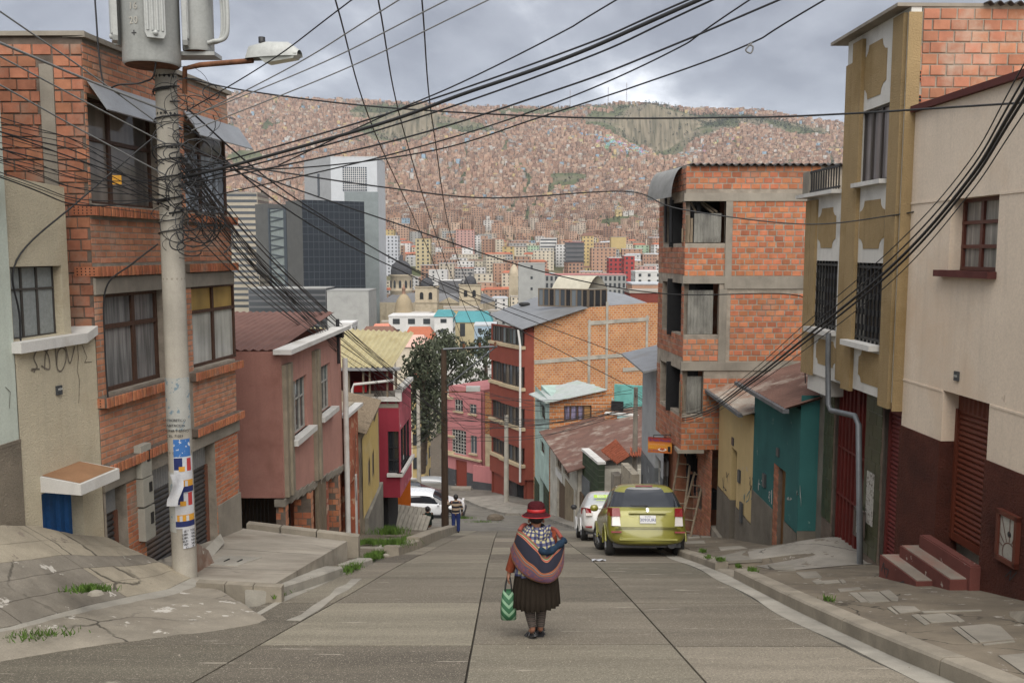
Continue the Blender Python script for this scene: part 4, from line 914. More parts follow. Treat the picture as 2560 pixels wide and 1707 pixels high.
mb = MB(); V1.sheet(mb, 0, V1.len, zbase, zroof1, [opn, wnd], reveal=.3); part('wall', mb, m_cream, h)
zbl = V1.z_at(opn[0], 1118)
mb = MB(); V1.sheet(mb, 0, V1.len, -7, zbase, [opn], n=.025, reveal=.33); mb.quad(V1.p(0, zbase, .025), V1.p(opn[0], zbase, .025), V1.p(opn[0], zbase, 0), V1.p(0, zbase, 0)); mb.quad(V1.p(opn[1], zbase, .025), V1.p(V1.len, zbase, .025), V1.p(V1.len, zbase, 0), V1.p(opn[1], zbase, 0)); part('base_wall', mb, m_redbase, h)
body(h, V1, 0.0, V1.len, -7, zroof1 - .02, 8, m_cream, n=-.5)
wpart(h, 'roof_edge', matte('maroon_coping', (.11, .035, .03), var=.2), V1, (-.03, V1.len, zroof1, zroof1 + .09, -.5, .08))
wpart(h, 'string_course', m_cream, V1, (.0, wnd[0] - .02, wnd[3] - .01, wnd[3] + .02, 0, .012), (wnd[1] + .02, V1.len, wnd[3] - .01, wnd[3] + .02, 0, .012), (opn[1] + .02, V1.len, opn[3] - .03, opn[3], 0, .01), (.0, opn[0] - .02, opn[3] - .03, opn[3], 0, .01))
m_wred = plain('red_brown_wood', (.095, .026, .016), .45)
window(h, V1, wnd, (.42, .80), (.333, .667), m_wred, [curtain('ivory_curtain', (.36, .33, .29), 12, .6)], fw=.05, bar=.03, n=-.22)
wpart(h, 'window_sill', matte('maroon_coping', (.11, .035, .03)), V1, (wnd[0] - .18, wnd[1] + .03, wnd[2] - .09, wnd[2], -.2, .12))
m_rshut = matte('red_brown_shutter', (.135, .036, .020), var=.12, scale=2, fine=20, rough=.5, bump=.1, stain=(.09, .028, .018), stain_amt=.4)
zst = V1.z_at(V1.s_at(2372, 1365), 1362)
shutter(h, V1, (opn[0], opn[1], zst, opn[3] - .26), .078, m_rshut, MATS['red_brown_shutter'], n=-.24)
mb = MB(); k = 40; mb.grid([[V1.p(lerp(opn[0], opn[1], i / k), t, -.23 + .02 * ((i // 2) % 2)) for i in range(k + 1)] for t in (opn[3] - .27, opn[3])], False); part('shutter_header', mb, m_rshut, h)
s_, t_ = V1.st(2394, 940); pq = wpart(h, 'number_plaque', m_plaque, V1, (s_ - .05, s_ + .05, t_ - .065, t_ + .065, 0, .03)); text_part(pq, '1523', MATS['plaque_white'], V1.p(s_, t_, .034), face_rot(V1), .045)
mbx = (V1.s_at(2511, 1340), V1.s_at(2551, 1340), V1.z_at(V1.s_at(2530, 1340), 1395), V1.z_at(V1.s_at(2530, 1340), 1292))
def gasbox(hh, W, r_, fm, gm, n=0.0):
	f = wpart(hh, 'meter_door', gm, W, (r_[0], r_[1], r_[2], r_[3], n, n + .03)); a, b_, c, d = r_
	for q in ((a - .05, a, c - .05, d + .05), (b_, b_ + .05, c - .05, d + .05), (a - .05, b_ + .05, c - .06, c), (a - .05, b_ + .05, d, d + .06)):
		mb = MB(); W.box(mb, *q, n, n + .06); mb.build('frame', fm, f)
	mb = MB(); cx_, cz_ = lerp(a, b_, .65), lerp(c, d, .15)
	for ang in range(25, 170, 22):
		ex, ez = cx_ + math.cos(R(ang)) * 1.2, cz_ + math.sin(R(ang)) * 1.2; t1 = min([1.0] + [((x - cx_) / (ex - cx_)) for x in (a, b_) if (x - cx_) / (ex - cx_ + 1e-9) > 0] + [(d - cz_) / max(1e-6, ez - cz_)])
		p0 = lerp(.2, 1, 0) * .18; ribbon([(cx_ + (ex - cx_) * .12, cz_ + (ez - cz_) * .12), (cx_ + (ex - cx_) * t1, cz_ + (ez - cz_) * t1)], W, .006, n + .034, mb)
	ribbon([(cx_ + math.cos(R(x)) * .13, cz_ + math.sin(R(x)) * .13) for x in range(0, 361, 20)], W, .006, n + .035, mb)
	mb.build('sunburst_bars', fm, f); mb = MB(); mb.lathe([(.04, 0), (0, .01)], W.p(lerp(a, b_, .6), lerp(c, d, .6), n + .03), 10, Matrix((tuple(W.u), (0, 0, 1), tuple(W.n))).transposed(), False); mb.build('lock', m_blackiron, f)
m_panelw = matte('worn_white_panel', (.42, .40, .35), var=.15, stain=(.22, .2, .17))
gasbox(h, V1, mbx, MATS['red_brown_wood'], m_panelw, .03)
for c in ([(2520, 1440), (2535, 1425), (2530, 1450), (2548, 1430)],): graffiti(h, V1, [[V1.st(*q) for q in c]], m_ink, .006, .035)
# red steps in front of the shutter
st_ = thing('entrance_steps', 'three red painted concrete steps below the rolling shutter of the cream house', 'steps', V1.p(1.8, -5))
m_step = concrete('red_step_paint', (.15, .05, .04), stain=(.14, .045, .035), stain_amt=.5, chip=(.35, .30, .26), chip_amt=.35); m_tread = concrete('worn_tread', (.26, .22, .18), stain=(.27, .10, .075), stain_amt=.6)
for i, (n1, dz, sa, sb) in enumerate(((.17, 0.0, opn[0] - .14, opn[1] + .06), (.40, -.19, opn[0] - .25, opn[1] - .0), (.63, -.37, opn[0] - .38, opn[1] - .42))):
	mb = MB(); V1.box(mb, sa, sb, -6.2, zst + dz - .012, .03, n1); V1.box(mb, sa + .03, sb - .0, zst + dz - .016, zst + dz, .03, n1 - .03); mb = MB(); V1.box(mb, sa, sb, -6.2, zst + dz - .012, .03 + .001 * i, n1)
	sp_ = part('step', mb, m_step, st_); mb = MB(); V1.box(mb, sa + .02, sb - .02, zst + dz - .012, zst + dz, .03, n1 - .02); mb.build('tread', m_tread if i else m_step, sp_)
graffiti(st_, Wall(tuple(V1.p(opn[0] - .38, 0, .63).xy), tuple(V1.p(opn[1] - .42, 0, .63).xy)), [[(.08, zst - .6), (.14, zst - .45), (.2, zst - .62), (.16, zst - .52), (.3, zst - .5), (.24, zst - .64)], [(.65, zst - .56), (.75, zst - .5), (.82, zst - .62), (.95, zst - .55)]], m_ink, .008)
slab_from('kerb_block', [(2524, 1528, 9.3), (2600, 1524, 8.6), (2600, 1560, 8.3), (2524, 1552, 9.1)], .3, m_kerb, 'grey concrete block at the cream house wall by the photo edge', 'block')
# ---- ochre and white house, upper floors overhanging
V2 = Wall((5.80, 17.5), (5.92, 13.47))
h = thing('ochre_house', 'white house with ochre pilasters and cartouche panels overhanging a red gate', 'house', V2.p(2, -5.3))
m_ochre = concrete('ochre_roughcast', (.37, .265, .135), var=.12, fine=40, bump=1.0, bdist=.02, stain=(.24, .16, .065), stain_amt=.4, streak=.3)
m_wht = concrete('offwhite_render', (.66, .64, .59), var=.06, stain=(.36, .34, .31), stain_amt=.3, streak=.25)
sL = V2.s_at(2107, 500); sm = V2.s_at(2190, 500)
Z = lambda u, v: V2.z_at(V2.s_at(u, v), v)
zt = Z(2190, 68); zb2 = Z(2190, 992)
winA = (V2.s_at(2152, 360), V2.s_at(2222, 360), Z(2190, 452), Z(2190, 268)); rlA = (V2.s_at(2134, 750), V2.s_at(2205, 750), Z(2170, 857), Z(2170, 657)); rlB = (V2.s_at(2038, 740), V2.s_at(2092, 740), Z(2065, 822), Z(2065, 652))
zBt = Z(2050, 492)
mb = MB(); V2.sheet(mb, sL, V2.len, zb2, zt, [winA, rlA], reveal=.2); V2.sheet(mb, 0.02, sL, zb2, zBt, [rlB], reveal=.2)
P = V2.p
mb.quad(P(0.02, zb2, 0), P(V2.len, zb2, 0), P(V2.len, zb2, -1), P(0.02, zb2, -1)); mb.quad(P(0.02, zb2, 0), P(0.02, zb2, -4), P(0.02, zBt, -4), P(0.02, zBt, 0)); mb.quad(P(V2.len, zb2, 0), P(V2.len, zt, 0), P(V2.len, zt, -.16), P(V2.len, zb2, -.16)); mb.quad(P(sL, zBt, 0), P(sL, zBt, -6), P(sL, zt, -6), P(sL, zt, 0)); mb.quad(P(0.02, zBt, 0), P(sL, zBt, 0), P(sL, zBt, -4), P(0.02, zBt, -4))
part('wall', mb, m_wht, h)
for a, b_, n_, t0, t1 in ((2107, 2128, .0, zb2 + .05, zt - .4), (2127, 2150, .1, zb2 - .05, zt - .1), (2224, 2250, .1, zb2 - .1, zt - .06)):
	wpart(h, 'pilaster', m_ochre, V2, (V2.s_at(a, 500) + .005, V2.s_at(b_, 500), t0, t1, 0, .03 + n_ * .35))
for a, b_ in ((2015, 2027), (2028, 2040)): wpart(h, 'pilaster', m_ochre, V2, (V2.s_at(a, 700), V2.s_at(b_, 700), zb2 - .03, zBt - .05, 0, .05))
V2e = Wall(tuple(P(V2.len + .002, 0, .06).xy), tuple(P(V2.len + .002, 0, -.16).xy)); wpart(h, 'end_pilaster', m_ochre, V2e, (0.02, V2e.len, zb2 - .12, zt - .08, 0, .02))
def cartouche(r_, n_=.008):                               # ochre panel with scooped corners
	a, b_, c, d = r_; q = min(b_ - a, d - c) * .22; pts = []
	for cx_, cz_, a0 in ((a, c, 90), (b_, c, 180), (b_, d, 270), (a, d, 0)):
		pts += [(cx_ + q * math.cos(R(a0 - x)), cz_ + q * math.sin(R(a0 - x))) for x in (0, 30, 60, 90)] if True else []
	mb = MB(); mb.prism([V2.p(x, z, .001) for x, z in pts], V2.n * n_); return recalc(part('cartouche', mb, m_ochre, h))
for u0, u1, v0, v1 in ((2163, 2220, 105, 240), (2152, 2214, 500, 622), (2148, 2218, 882, 965), (2048, 2092, 520, 620), (2042, 2090, 850, 915)):
	um = (u0 + u1) / 2; cartouche((V2.s_at(u0, v0), V2.s_at(u1, v0), Z(um, v1), Z(um, v0)))
wpart(h, 'window_sill', m_white, V2, (winA[0] - .02, winA[1] + .02, winA[2] - .07, winA[2], 0, .14), (rlA[0] - .03, rlA[1] + .03, rlA[2] - .09, rlA[2], 0, .2), (rlB[0] - .03, rlB[1] + .02, rlB[2] - .09, rlB[2], 0, .2))
window(h, V2, winA, (.3, .62), (), plain('dark_alu', (.07, .06, .055), .4, .3), [curtain('lilac_curtain', (.30, .27, .27), 8, .5)], fw=.03, bar=.025, n=-.1)
for r_ in (rlA, rlB):
	wpart(h, 'balcony_recess', plain('recess_shade', (.07, .055, .042), .9), V2, (*r_, -.25, -.2)); mb = MB()  # dark sheet behind the grille, recess shade put into its colour
	k = 7; bars = []
	gr = MB(); V2.box(gr, r_[0], r_[1], r_[2] + .05, r_[2] + .09, -.04, 0); V2.box(gr, r_[0], r_[1], r_[3] - .09, r_[3] - .05, -.04, 0); g_ = part('grille', gr, m_blackiron, h); g_['kind'] = 'stuff'
	for i in range(k + 1):
		s = lerp(r_[0] + .03, r_[1] - .03, i / k); bm_ = MB(); V2.box(bm_, s - .012, s + .012, r_[2], r_[3], -.035, -.005)
		for f in (.18, .38, .58, .78): zc_ = lerp(r_[2], r_[3], f); V2.box(bm_, s - .035, s + .035, zc_ - .05, zc_ + .05, -.037, -.002)
		bm_.build('bar', m_blackiron, g_)['kind'] = 'stuff'
wpart(h, 'roof_edge', m_bare, V2, (sL - .25, V2.len + .02, zt, zt + .05, -2, .22)); wpart(h, 'terrace_ledge', m_white, V2, (-.08, sL - .02, zBt, zBt + .07, -.1, .2)); wpart(h, 'terrace_post', m_bare, V2, (.02, .35, zBt + .07, zBt + .5, -.25, .1))
rb = MB()
V2.box(rb, .35, sL, zBt + .46, zBt + .5, .05, .08); V2.box(rb, .35, sL, zBt + .1, zBt + .13, .05, .08)
for i in range(12): s = lerp(.4, sL - .04, i / 11); V2.box(rb, s - .01, s + .01, zBt + .07, zBt + .5, .055, .075)
part('terrace_railing', rb, m_blackiron, h)['kind'] = 'stuff'
body(h, V2, 0.05, V2.len, -7, zb2, 5, m_wht, n=-1.2); body(h, V2, sL + .02, V2.len - .0, zb2, zt - .02, 6, m_wht, n=-.3)
# hollow brick side wall above the cream roof
V2s = Wall(tuple(P(V2.len, 0, -.17).xy), (13.0, 13.6)); zt2 = zt + .02
mb = MB(); V2s.sheet(mb, 0, V2s.len, zroof1 - 1, zt2); sw = part('side_wall', mb, m_mortar, h)
hol = [(V2s.s_at(2287, v) , V2s.s_at(2303, v), V2s.z_at(.2, v + 14), V2s.z_at(.2, v - 14)) for v in (69, 130, 191, 252)]
put_bricks(sw, h, V2s, brick_rects(.02, 4.2, zroof1 - .6, zt2 - .03, hol, .232, .142, .022), matte('hollow_brick', (.40, .175, .105), var=.15, scale=5, fine=100, rough=.9, bump=.4, rnd=.2, stain=(.42, .36, .29), stain_amt=.3, stain_scale=1.2), .014)
for r_ in hol:
	f = wpart(h, 'end_brick', b_orange, V2s, (*r_, 0, .012)); mb = MB()
	for i in range(2):
		for j in range(3): mb.quad(*[V2s.p(lerp(r_[0], r_[1], x), lerp(r_[2], r_[3], y), .0135) for x, y in ((.08 + .47 * i, .06 + .31 * j), (.45 + .47 * i, .06 + .31 * j), (.45 + .47 * i, .3 + .31 * j), (.08 + .47 * i, .3 + .31 * j))])
	mb.build('brick_hole', m_black, f)['kind'] = 'stuff'
mb = corrugated(V2s.p(.9, zt2 + .02, .12), V2s.p(V2s.len, zt2 + .02, .12), V2s.p(V2s.len, zt2 + .1, -2), V2s.p(.9, zt2 + .1, -2), .15, .025); part('tin_roof', mb, matte('dark_tin', (.06, .055, .052), rough=.7), h)
# ground floor: red gate, tiled pillars, red shutter
V2g = Wall((6.12, 17.3), (6.10, 13.5))
m_gate = matte('maroon_gate', (.125, .022, .018), var=.12, scale=3, fine=25, rough=.55, bump=.1, stain=(.08, .016, .013), stain_amt=.4); m_gtile = matte('green_tile', (.055, .06, .032), var=.25, scale=4, fine=20, rough=.35, bump=.05, rnd=.2, spec=.5)
gs0, gs1 = V2g.s_at(2084, 1200), V2g.s_at(2163, 1200); ss0, ss1 = V2g.s_at(2203, 1250), V2g.len; zg0 = -5.30; zh = zb2 - .02
mb = MB(); V2g.sheet(mb, 0, V2g.len, -7, zh, [(gs0, gs1, -7, zh), (ss0, ss1, -7, zh)], reveal=.25); part('ground_wall', mb, concrete('grey_render', (.20, .185, .16)), h)
for k_, (a, b_) in enumerate(((gs0, lerp(gs0, gs1, .62)), (lerp(gs0, gs1, .63), gs1))):
	g_ = wpart(h, 'gate_leaf', m_gate, V2g, (a, b_, zg0 - .1 - .06 * k_, zh, -.12, -.09)); nb = 5 if k_ == 0 else 3
	for i in range(nb + 1):
		s = lerp(a + .02, b_ - .02, i / nb); mb = MB(); V2g.box(mb, s - .018, s + .018, zg0 - .1, zh, -.09, -.055); mb.build('rib', m_gate, g_)
	for z_ in (zg0 + .75, zg0 + 1.65): mb = MB(); V2g.box(mb, a, b_, z_, z_ + .04, -.09, -.05); mb.build('rail', m_gate, g_)
for a, b_ in ((V2g.s_at(2062, 1150), gs0), (gs1 + .02, ss0)):
	bed = wpart(h, 'tiled_pillar', m_mortard, V2g, (a, b_, -5.9, zh, -.1, .03)); put_bricks(bed, h, V2g, brick_rects(a + .005, b_ - .005, -5.15, zh, [], max(.2, (b_ - a) / 2 if b_ - a > .4 else b_ - a - .012), .2, .007, cut=.06), m_gtile, .01, 'tile', n=.03)
shutter(h, V2g, (ss0, ss1, -5.42, zh - .25), .075, matte('maroon_shutter', (.15, .034, .030), var=.15, rough=.5), MATS['maroon_shutter'], n=-.12); wpart(h, 'shutter_header', MATS['maroon_shutter'], V2g, (ss0, ss1, zh - .25, zh, -.12, -.08))
r_ = (V2g.s_at(2152, 1330), V2g.s_at(2168, 1330), V2g.z_at(V2g.s_at(2160, 1330), 1335), V2g.z_at(V2g.s_at(2160, 1330), 1280)); gasbox(h, V2g, r_, plain('grey_brown', (.09, .07, .06), .6), m_panelw, .06)
wpart(h, 'torn_posters', matte('torn_paper', (.45, .43, .39), var=.3, scale=30, chip=(.15, .13, .11), chip_amt=.9, stain_scale=6), V2g, (lerp(gs1, ss0, .25), lerp(gs1, ss0, .7), -4.6, -3.7, .042, .046))
wpart(h, 'bracket_beam', m_wht, V2, (V2.s_at(2018), V2.s_at(2070), zb2 - .35, zb2, -.5, -.05))
mb = MB(); dpx = lambda u, v, n_: V2.p(V2.s_at(u, v), V2.z_at(V2.s_at(u, v), v), n_)
mb.tube([V2.p(V2.s_at(2093, 840), Z(2093, 832), .16), V2.p(V2.s_at(2092, 900), Z(2092, 900), .16), V2.p(V2.s_at(2090, 1000), Z(2090, 1010), .14), V2.p(V2.s_at(2095, 1000), Z(2095, 1026), .12), V2.p(V2.s_at(2150, 1000), Z(2150, 1040), .08), V2.p(V2.s_at(2158, 1000), Z(2158, 1062), .06), V2.p(V2.s_at(2156, 1300), -5.45, .0), V2.p(V2.s_at(2150, 1300), -5.5, .08)], .05, 8); part('drainpipe', mb, m_steel, h)
# ---- teal house
V3 = Wall((5.75, 20.6), (5.75, 17.28)); h = thing('teal_house', 'low teal house with grey base and rusty brown tin roof', 'house', V3.p(1, -6))
m_teal = concrete('teal_paint', (.035, .135, .13), var=.1, streak=.35, stain=(.022, .085, .085), stain_amt=.4, chip=(.16, .23, .22), chip_amt=.1)
m_gbase = concrete('grey_base', (.21, .185, .15), bump=1.0, bdist=.02)
ze3 = V3.z_at(1.7, 992); zb3 = V3.z_at(1.2, 1258)
dr = (V3.s_at(1931, 1250), V3.s_at(1962, 1250), -9, V3.z_at(V3.s_at(1945, 1200), 1165))
mb = MB(); V3.sheet(mb, 0, V3.len, zb3, ze3, [dr], reveal=.2); part('wall', mb, m_teal, h)
mb = MB(); V3.sheet(mb, 0, V3.len, -9, zb3, [dr], n=.015, reveal=.2); mb.quad(V3.p(0, zb3, .015), V3.p(dr[0], zb3, .015), V3.p(dr[0], zb3, 0), V3.p(0, zb3, 0)); part('base_wall', mb, m_gbase, h)
V3n = Wall((5.752, 17.28), (6.5, 17.26)); mb = MB(); V3n.sheet(mb, 0, V3n.len, zb3 + .05, ze3 + .3); part('end_wall', mb, m_teal, h); mb = MB(); V3n.sheet(mb, -.01, V3n.len, -9, zb3 + .05, n=.01); part('end_base', mb, m_gbase, h)
body(h, V3, 0, V3.len, -9, ze3, 3.5, m_teal, n=-.3)
mb = corrugated(V3.p(-.25, ze3 + .05, .35), V3.p(V3.len + .15, ze3 + .05, .35), V3.p(V3.len + .15, ze3 + 1.05, -2.9), V3.p(-.25, ze3 + 1.05, -2.9), .16, .02); part('roof', mb, m_rustroof, h)
mb = MB(); V3.box(mb, -.3, V3.len + .2, ze3 - .03, ze3 + .05, .3, .42); part('gutter', mb, m_steel, h)
wpart(h, 'door', matte('varnished_wood', (.17, .085, .03), var=.3, scale=5, stretch=(6, 6, .5), rough=.5), V3, (lerp(dr[0], dr[1], .4), dr[1], -9, dr[3], -.15, -.1)); djb = wpart(h, 'door_jamb', m_mortard, V3, (dr[0], lerp(dr[0], dr[1], .38), -9, dr[3], -.18, -.02)); put_bricks(djb, h, V3, brick_rects(dr[0], lerp(dr[0], dr[1], .38), -7.3, dr[3], [], .2, .065, .012), b_dark, .008, n=-.02)
for u, v in ((1913, 1200),): s_, t_ = V3.st(u, v); wpart(h, 'meter_plate', m_plaque, V3, (s_ - .09, s_ + .09, t_ - .15, t_ + .15, 0, .05))
s_, t_ = V3.st(1946, 1130); wpart(h, 'number_plaque', m_plaque, V3, (s_ - .08, s_ + .08, t_ - .09, t_ + .09, 0, .03))
for i, (u, v, w_, h_) in enumerate(((1896, 1175, 16, 50), (1922, 1225, 10, 35), (1968, 1240, 12, 10), (1993, 1210, 14, 55))): graffiti(h, V3, scribble(V3, u, v, w_, h_, 70 + i, 2), m_inkw, .012)
# ---- yellow house
V4 = Wall((5.78, 24.2), (5.76, 20.62)); h = thing('yellow_house', 'low yellow house with graffiti and grey base beside the teal house', 'house', V4.p(1, -7))
m_yel2 = concrete('butter_yellow', (.58, .44, .22), var=.08, streak=.25, chip=(.42, .36, .27), chip_amt=.12, stain=(.47, .36, .19), stain_amt=.3)
ze4 = V4.z_at(1.8, 1008); zb4 = V4.z_at(1.8, 1258); dr = (V4.s_at(1827, 1200), V4.s_at(1841, 1200), -11, V4.z_at(V4.s_at(1833, 1200), 1122))
mb = MB(); V4.sheet(mb, 0, V4.len, zb4, ze4, [dr], reveal=.25); part('wall', mb, m_yel2, h); mb = MB(); V4.sheet(mb, 0, V4.len, -11, zb4, [dr], n=.015, reveal=.25); part('base_wall', mb, m_gbase, h); body(h, V4, 0, V4.len, -11, ze4, 3.5, m_yel2, n=-.3)
wpart(h, 'door', m_black, V4, (*dr, -.25, -.2)); s_, t_ = V4.st(1833, 1103); wpart(h, 'number_plaque', m_plaque, V4, (s_ - .09, s_ + .09, t_ - .1, t_ + .1, 0, .03)); s_, t_ = V4.st(1850, 1190); wpart(h, 'meter_plate', m_plaque, V4, (s_ - .08, s_ + .08, t_ - .16, t_ + .16, 0, .05)); s_, t_ = V4.st(1856, 1280); wpart(h, 'meter_plate', m_plaque, V4, (s_ - .1, s_ + .1, t_ - .25, t_ + .25, .015, .06))
for i, (u, v, w_, h_, m_) in enumerate(((1802, 1175, 22, 60, m_ink), (1856, 1220, 28, 35, plain('spray_teal', (.08, .2, .22), .8)), (1872, 1190, 14, 40, m_ink))): graffiti(h, V4, scribble(V4, u, v, w_, h_, 90 + i, 3), m_, .012)
mb = corrugated(V4.p(-.3, ze4 + .05, .3), V4.p(V4.len + .1, ze4 + .05, .3), V4.p(V4.len + .1, ze4 + .85, -3.0), V4.p(-.3, ze4 + .85, -3.0), .16, .02); part('roof', mb, m_zincrust, h); mb = MB(); V4.box(mb, -.3, V4.len, ze4 - .03, ze4 + .05, .27, .38); part('gutter', mb, m_steel, h)
ds = tag(MB().build('q', m_bare)); bpy.data.objects.remove(ds)
mb = MB(); a = RP(1780, 1340); mb.prism([a + Vector(q) for q in ((0, .3, -.3), (0, -1.1, -.3), (1.2, -1.1, -.3), (1.2, .3, -.3))], (0, 0, .52)); recalc(tag(mb.build('door_step', m_bare), 'single concrete step before the yellow house door', 'step'))
# ---- tall unfinished brick house
V5 = Wall((4.77, 24.4), (12.0, 24.4)); h = thing('unfinished_brick_house', 'tall unfinished brick house with concrete frame and tin sheets in its openings', 'house', V5.p(1, -8.2))
Z5 = lambda v: V5.z_at(1.5, v); S5 = lambda u, v=700: V5.s_at(u, v)
op = [(S5(1700), S5(1811), Z5(608), Z5(503)), (S5(1697, 780), S5(1797, 780), Z5(837), Z5(709)), (S5(1694, 980), S5(1758, 980), Z5(1036), Z5(926))]
zT = Z5(414); zB = Z5(1124)
mb = MB(); V5.sheet(mb, 0, V5.len, zB, zT, op, reveal=.16); sw = part('wall', mb, m_mortar, h)
beams = [(0, 9, Z5(503), Z5(483)), (0, 9, Z5(722), Z5(690)), (0, 9, Z5(940), Z5(905)), (S5(1811), S5(1828), Z5(905), Z5(503))]
put_bricks(sw, h, V5, brick_rects(.0, 3.7, zB, zT - .02, op + [(0, S5(1811), Z5(709), Z5(690)), (0, S5(1790), Z5(926), Z5(905)), (S5(1797), 9, Z5(722), Z5(690)), (S5(1760), 9, Z5(935), Z5(905)), (0, 9, Z5(503), Z5(483)), (S5(1811), S5(1828), Z5(905), Z5(503))], .226, .128, .03), matte('raw_brick', (.46, .17, .085), var=.2, scale=5, fine=100, rough=.9, bump=.4, rnd=.24, stain=(.40, .25, .17), stain_amt=.05), .008)
wpart(h, 'concrete_beam', m_bare, V5, (-.05, V5.len, Z5(503), Z5(483), -.1, .03), (-.05, S5(1811), Z5(709), Z5(690), -.1, .03), (S5(1811), V5.len, Z5(722), Z5(690), -.1, .028), (-.05, V5.len, Z5(926), Z5(905), -.1, .03), (-.1, S5(1760, 1100), zB - .1, zB, -.5, .03))
wpart(h, 'concrete_column', m_bare, V5, (S5(1811), S5(1828), Z5(690), Z5(503), -.1, .022), (S5(1799), S5(1818), Z5(905), Z5(722), -.1, .022))
m_oldtin = matte('weathered_tin', (.22, .215, .19), var=.3, scale=3, fine=25, rough=.75, bump=.1, stain=(.07, .065, .06), stain_amt=.8, stain_scale=2.2, stretch=(1, 1, .5))
for i, (u0, u1, v0, v1) in enumerate(((1738, 1806, 533, 606), (1722, 1786, 726, 836), (1719, 1757, 942, 1034))):
	mb = corrugated(V5.p(S5(u0, v0), Z5(v1), -.12), V5.p(S5(u1, v0), Z5(v1), -.12), V5.p(S5(u1, v0), Z5(v0), -.12), V5.p(S5(u0, v0), Z5(v0), -.12), .09, .012); part('tin_sheet', mb, m_oldtin, h)
wpart(h, 'plank', m_woodl, V5, (S5(1710), S5(1724), Z5(606), Z5(538), -.14, -.10), (S5(1726), S5(1732), Z5(606), Z5(545), -.2, -.14), (S5(1704), S5(1708), Z5(606), Z5(570), -.14, -.1), (S5(1700, 980), S5(1712, 980), Z5(1034), Z5(955), -.14, -.1))
for q in ((1735, 505, 1742, 530), (1755, 503, 1785, 532), (1765, 503, 1795, 530)): mb = MB(); mb.tube([V5.p(S5(q[0]), Z5(q[1]), -.6), V5.p(S5(q[2]), Z5(q[3]), -.3)], .04, 4); part('roof_timber', mb, m_woodl, h)
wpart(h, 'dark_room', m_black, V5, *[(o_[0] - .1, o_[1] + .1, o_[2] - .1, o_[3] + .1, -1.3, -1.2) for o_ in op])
mb = corrugated(V5.p(.1, zT + .02, .15), V5.p(V5.len, zT + .02, .15), V5.p(V5.len, zT + .2, -4), V5.p(.1, zT + .2, -4), .21, .035); part('roof', mb, matte('dark_tin', (.06, .055, .052)), h)
V5f = Wall((4.52, 27.2), (4.768, 24.4)); mb = MB()
Zf = lambda v: V5f.z_at(V5f.len - .05, v)
ops = [(.5, V5f.len - .25, Zf(608), Zf(503)), (.5, V5f.len - .22, Zf(837), Zf(709)), (.4, V5f.len - .2, Zf(1036), Zf(926))]
V5f.sheet(mb, 0, V5f.len, zB, zT, ops, reveal=.2); fw_ = part('front_wall', mb, m_mortar, h)
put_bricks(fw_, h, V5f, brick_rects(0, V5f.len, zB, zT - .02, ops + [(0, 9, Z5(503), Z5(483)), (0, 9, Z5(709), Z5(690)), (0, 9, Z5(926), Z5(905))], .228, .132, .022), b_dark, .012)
mb = MB(); mb.quad(V5f.p(0, zB, 0), V5.p(0, zB, 0), V5.p(2.5, zB, 0), V5f.p(0, zB, -2.5)); part('overhang_soffit', mb, m_bare, h)
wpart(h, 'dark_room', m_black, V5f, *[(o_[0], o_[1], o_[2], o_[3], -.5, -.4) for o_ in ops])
body(h, V5, .3, V5.len, -12, zT - .05, 6, b_dark, n=-2.2)
V5g = Wall((5.3, 27.0), (5.62, 24.25)); mb = MB(); dg = (.3, 1.2, -12, zB - .35); V5g.sheet(mb, 0, V5g.len, -12, zB, [dg, (1.6, 2.0, V5g.z_at(1.8, 1270), V5g.z_at(1.8, 1225))], reveal=.3); gw = part('ground_wall', mb, m_mortard, h); put_bricks(gw, h, V5g, brick_rects(0, V5g.len, -9.8, zB, [dg, (1.6, 2.0, V5g.z_at(1.8, 1270), V5g.z_at(1.8, 1225))], .22, .075, .014), b_dark, .01)
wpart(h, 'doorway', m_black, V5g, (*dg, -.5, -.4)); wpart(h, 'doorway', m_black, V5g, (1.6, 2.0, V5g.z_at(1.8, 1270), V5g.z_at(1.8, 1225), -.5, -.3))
mb = MB(); k = 10; ca, cb = PY(1652, 480, 26.6), PY(1706, 440, 25.2); rad = (Z5(415) - Z5(495))     # vaulted tin canopy over the balcony door
mb.grid([[Vector((lerp(ca.x, cb.x, j) , lerp(26.8, 24.9, j), Z5(492) + rad * math.sin(i / k * math.pi * .5))) + Vector((-.42 * math.cos(i / k * math.pi * .5), -.35 * math.cos(i / k * math.pi * .5), 0)) for i in range(k + 1)] for j in (0, 1)]); part('vaulted_canopy', mb, matte('grey_vault', (.25, .25, .24), rough=.7), h)
mb = MB(); mb.tube([PY(1664, 492, 26.4), PY(1664, 606, 26.4)], .035, 5); part('canopy_post', mb, m_blackiron, h); mb = MB(); mb.tube([PY(1678, 492, 25.6), PY(1678, 606, 25.6)], .035, 5); part('canopy_post', mb, m_blackiron, h)
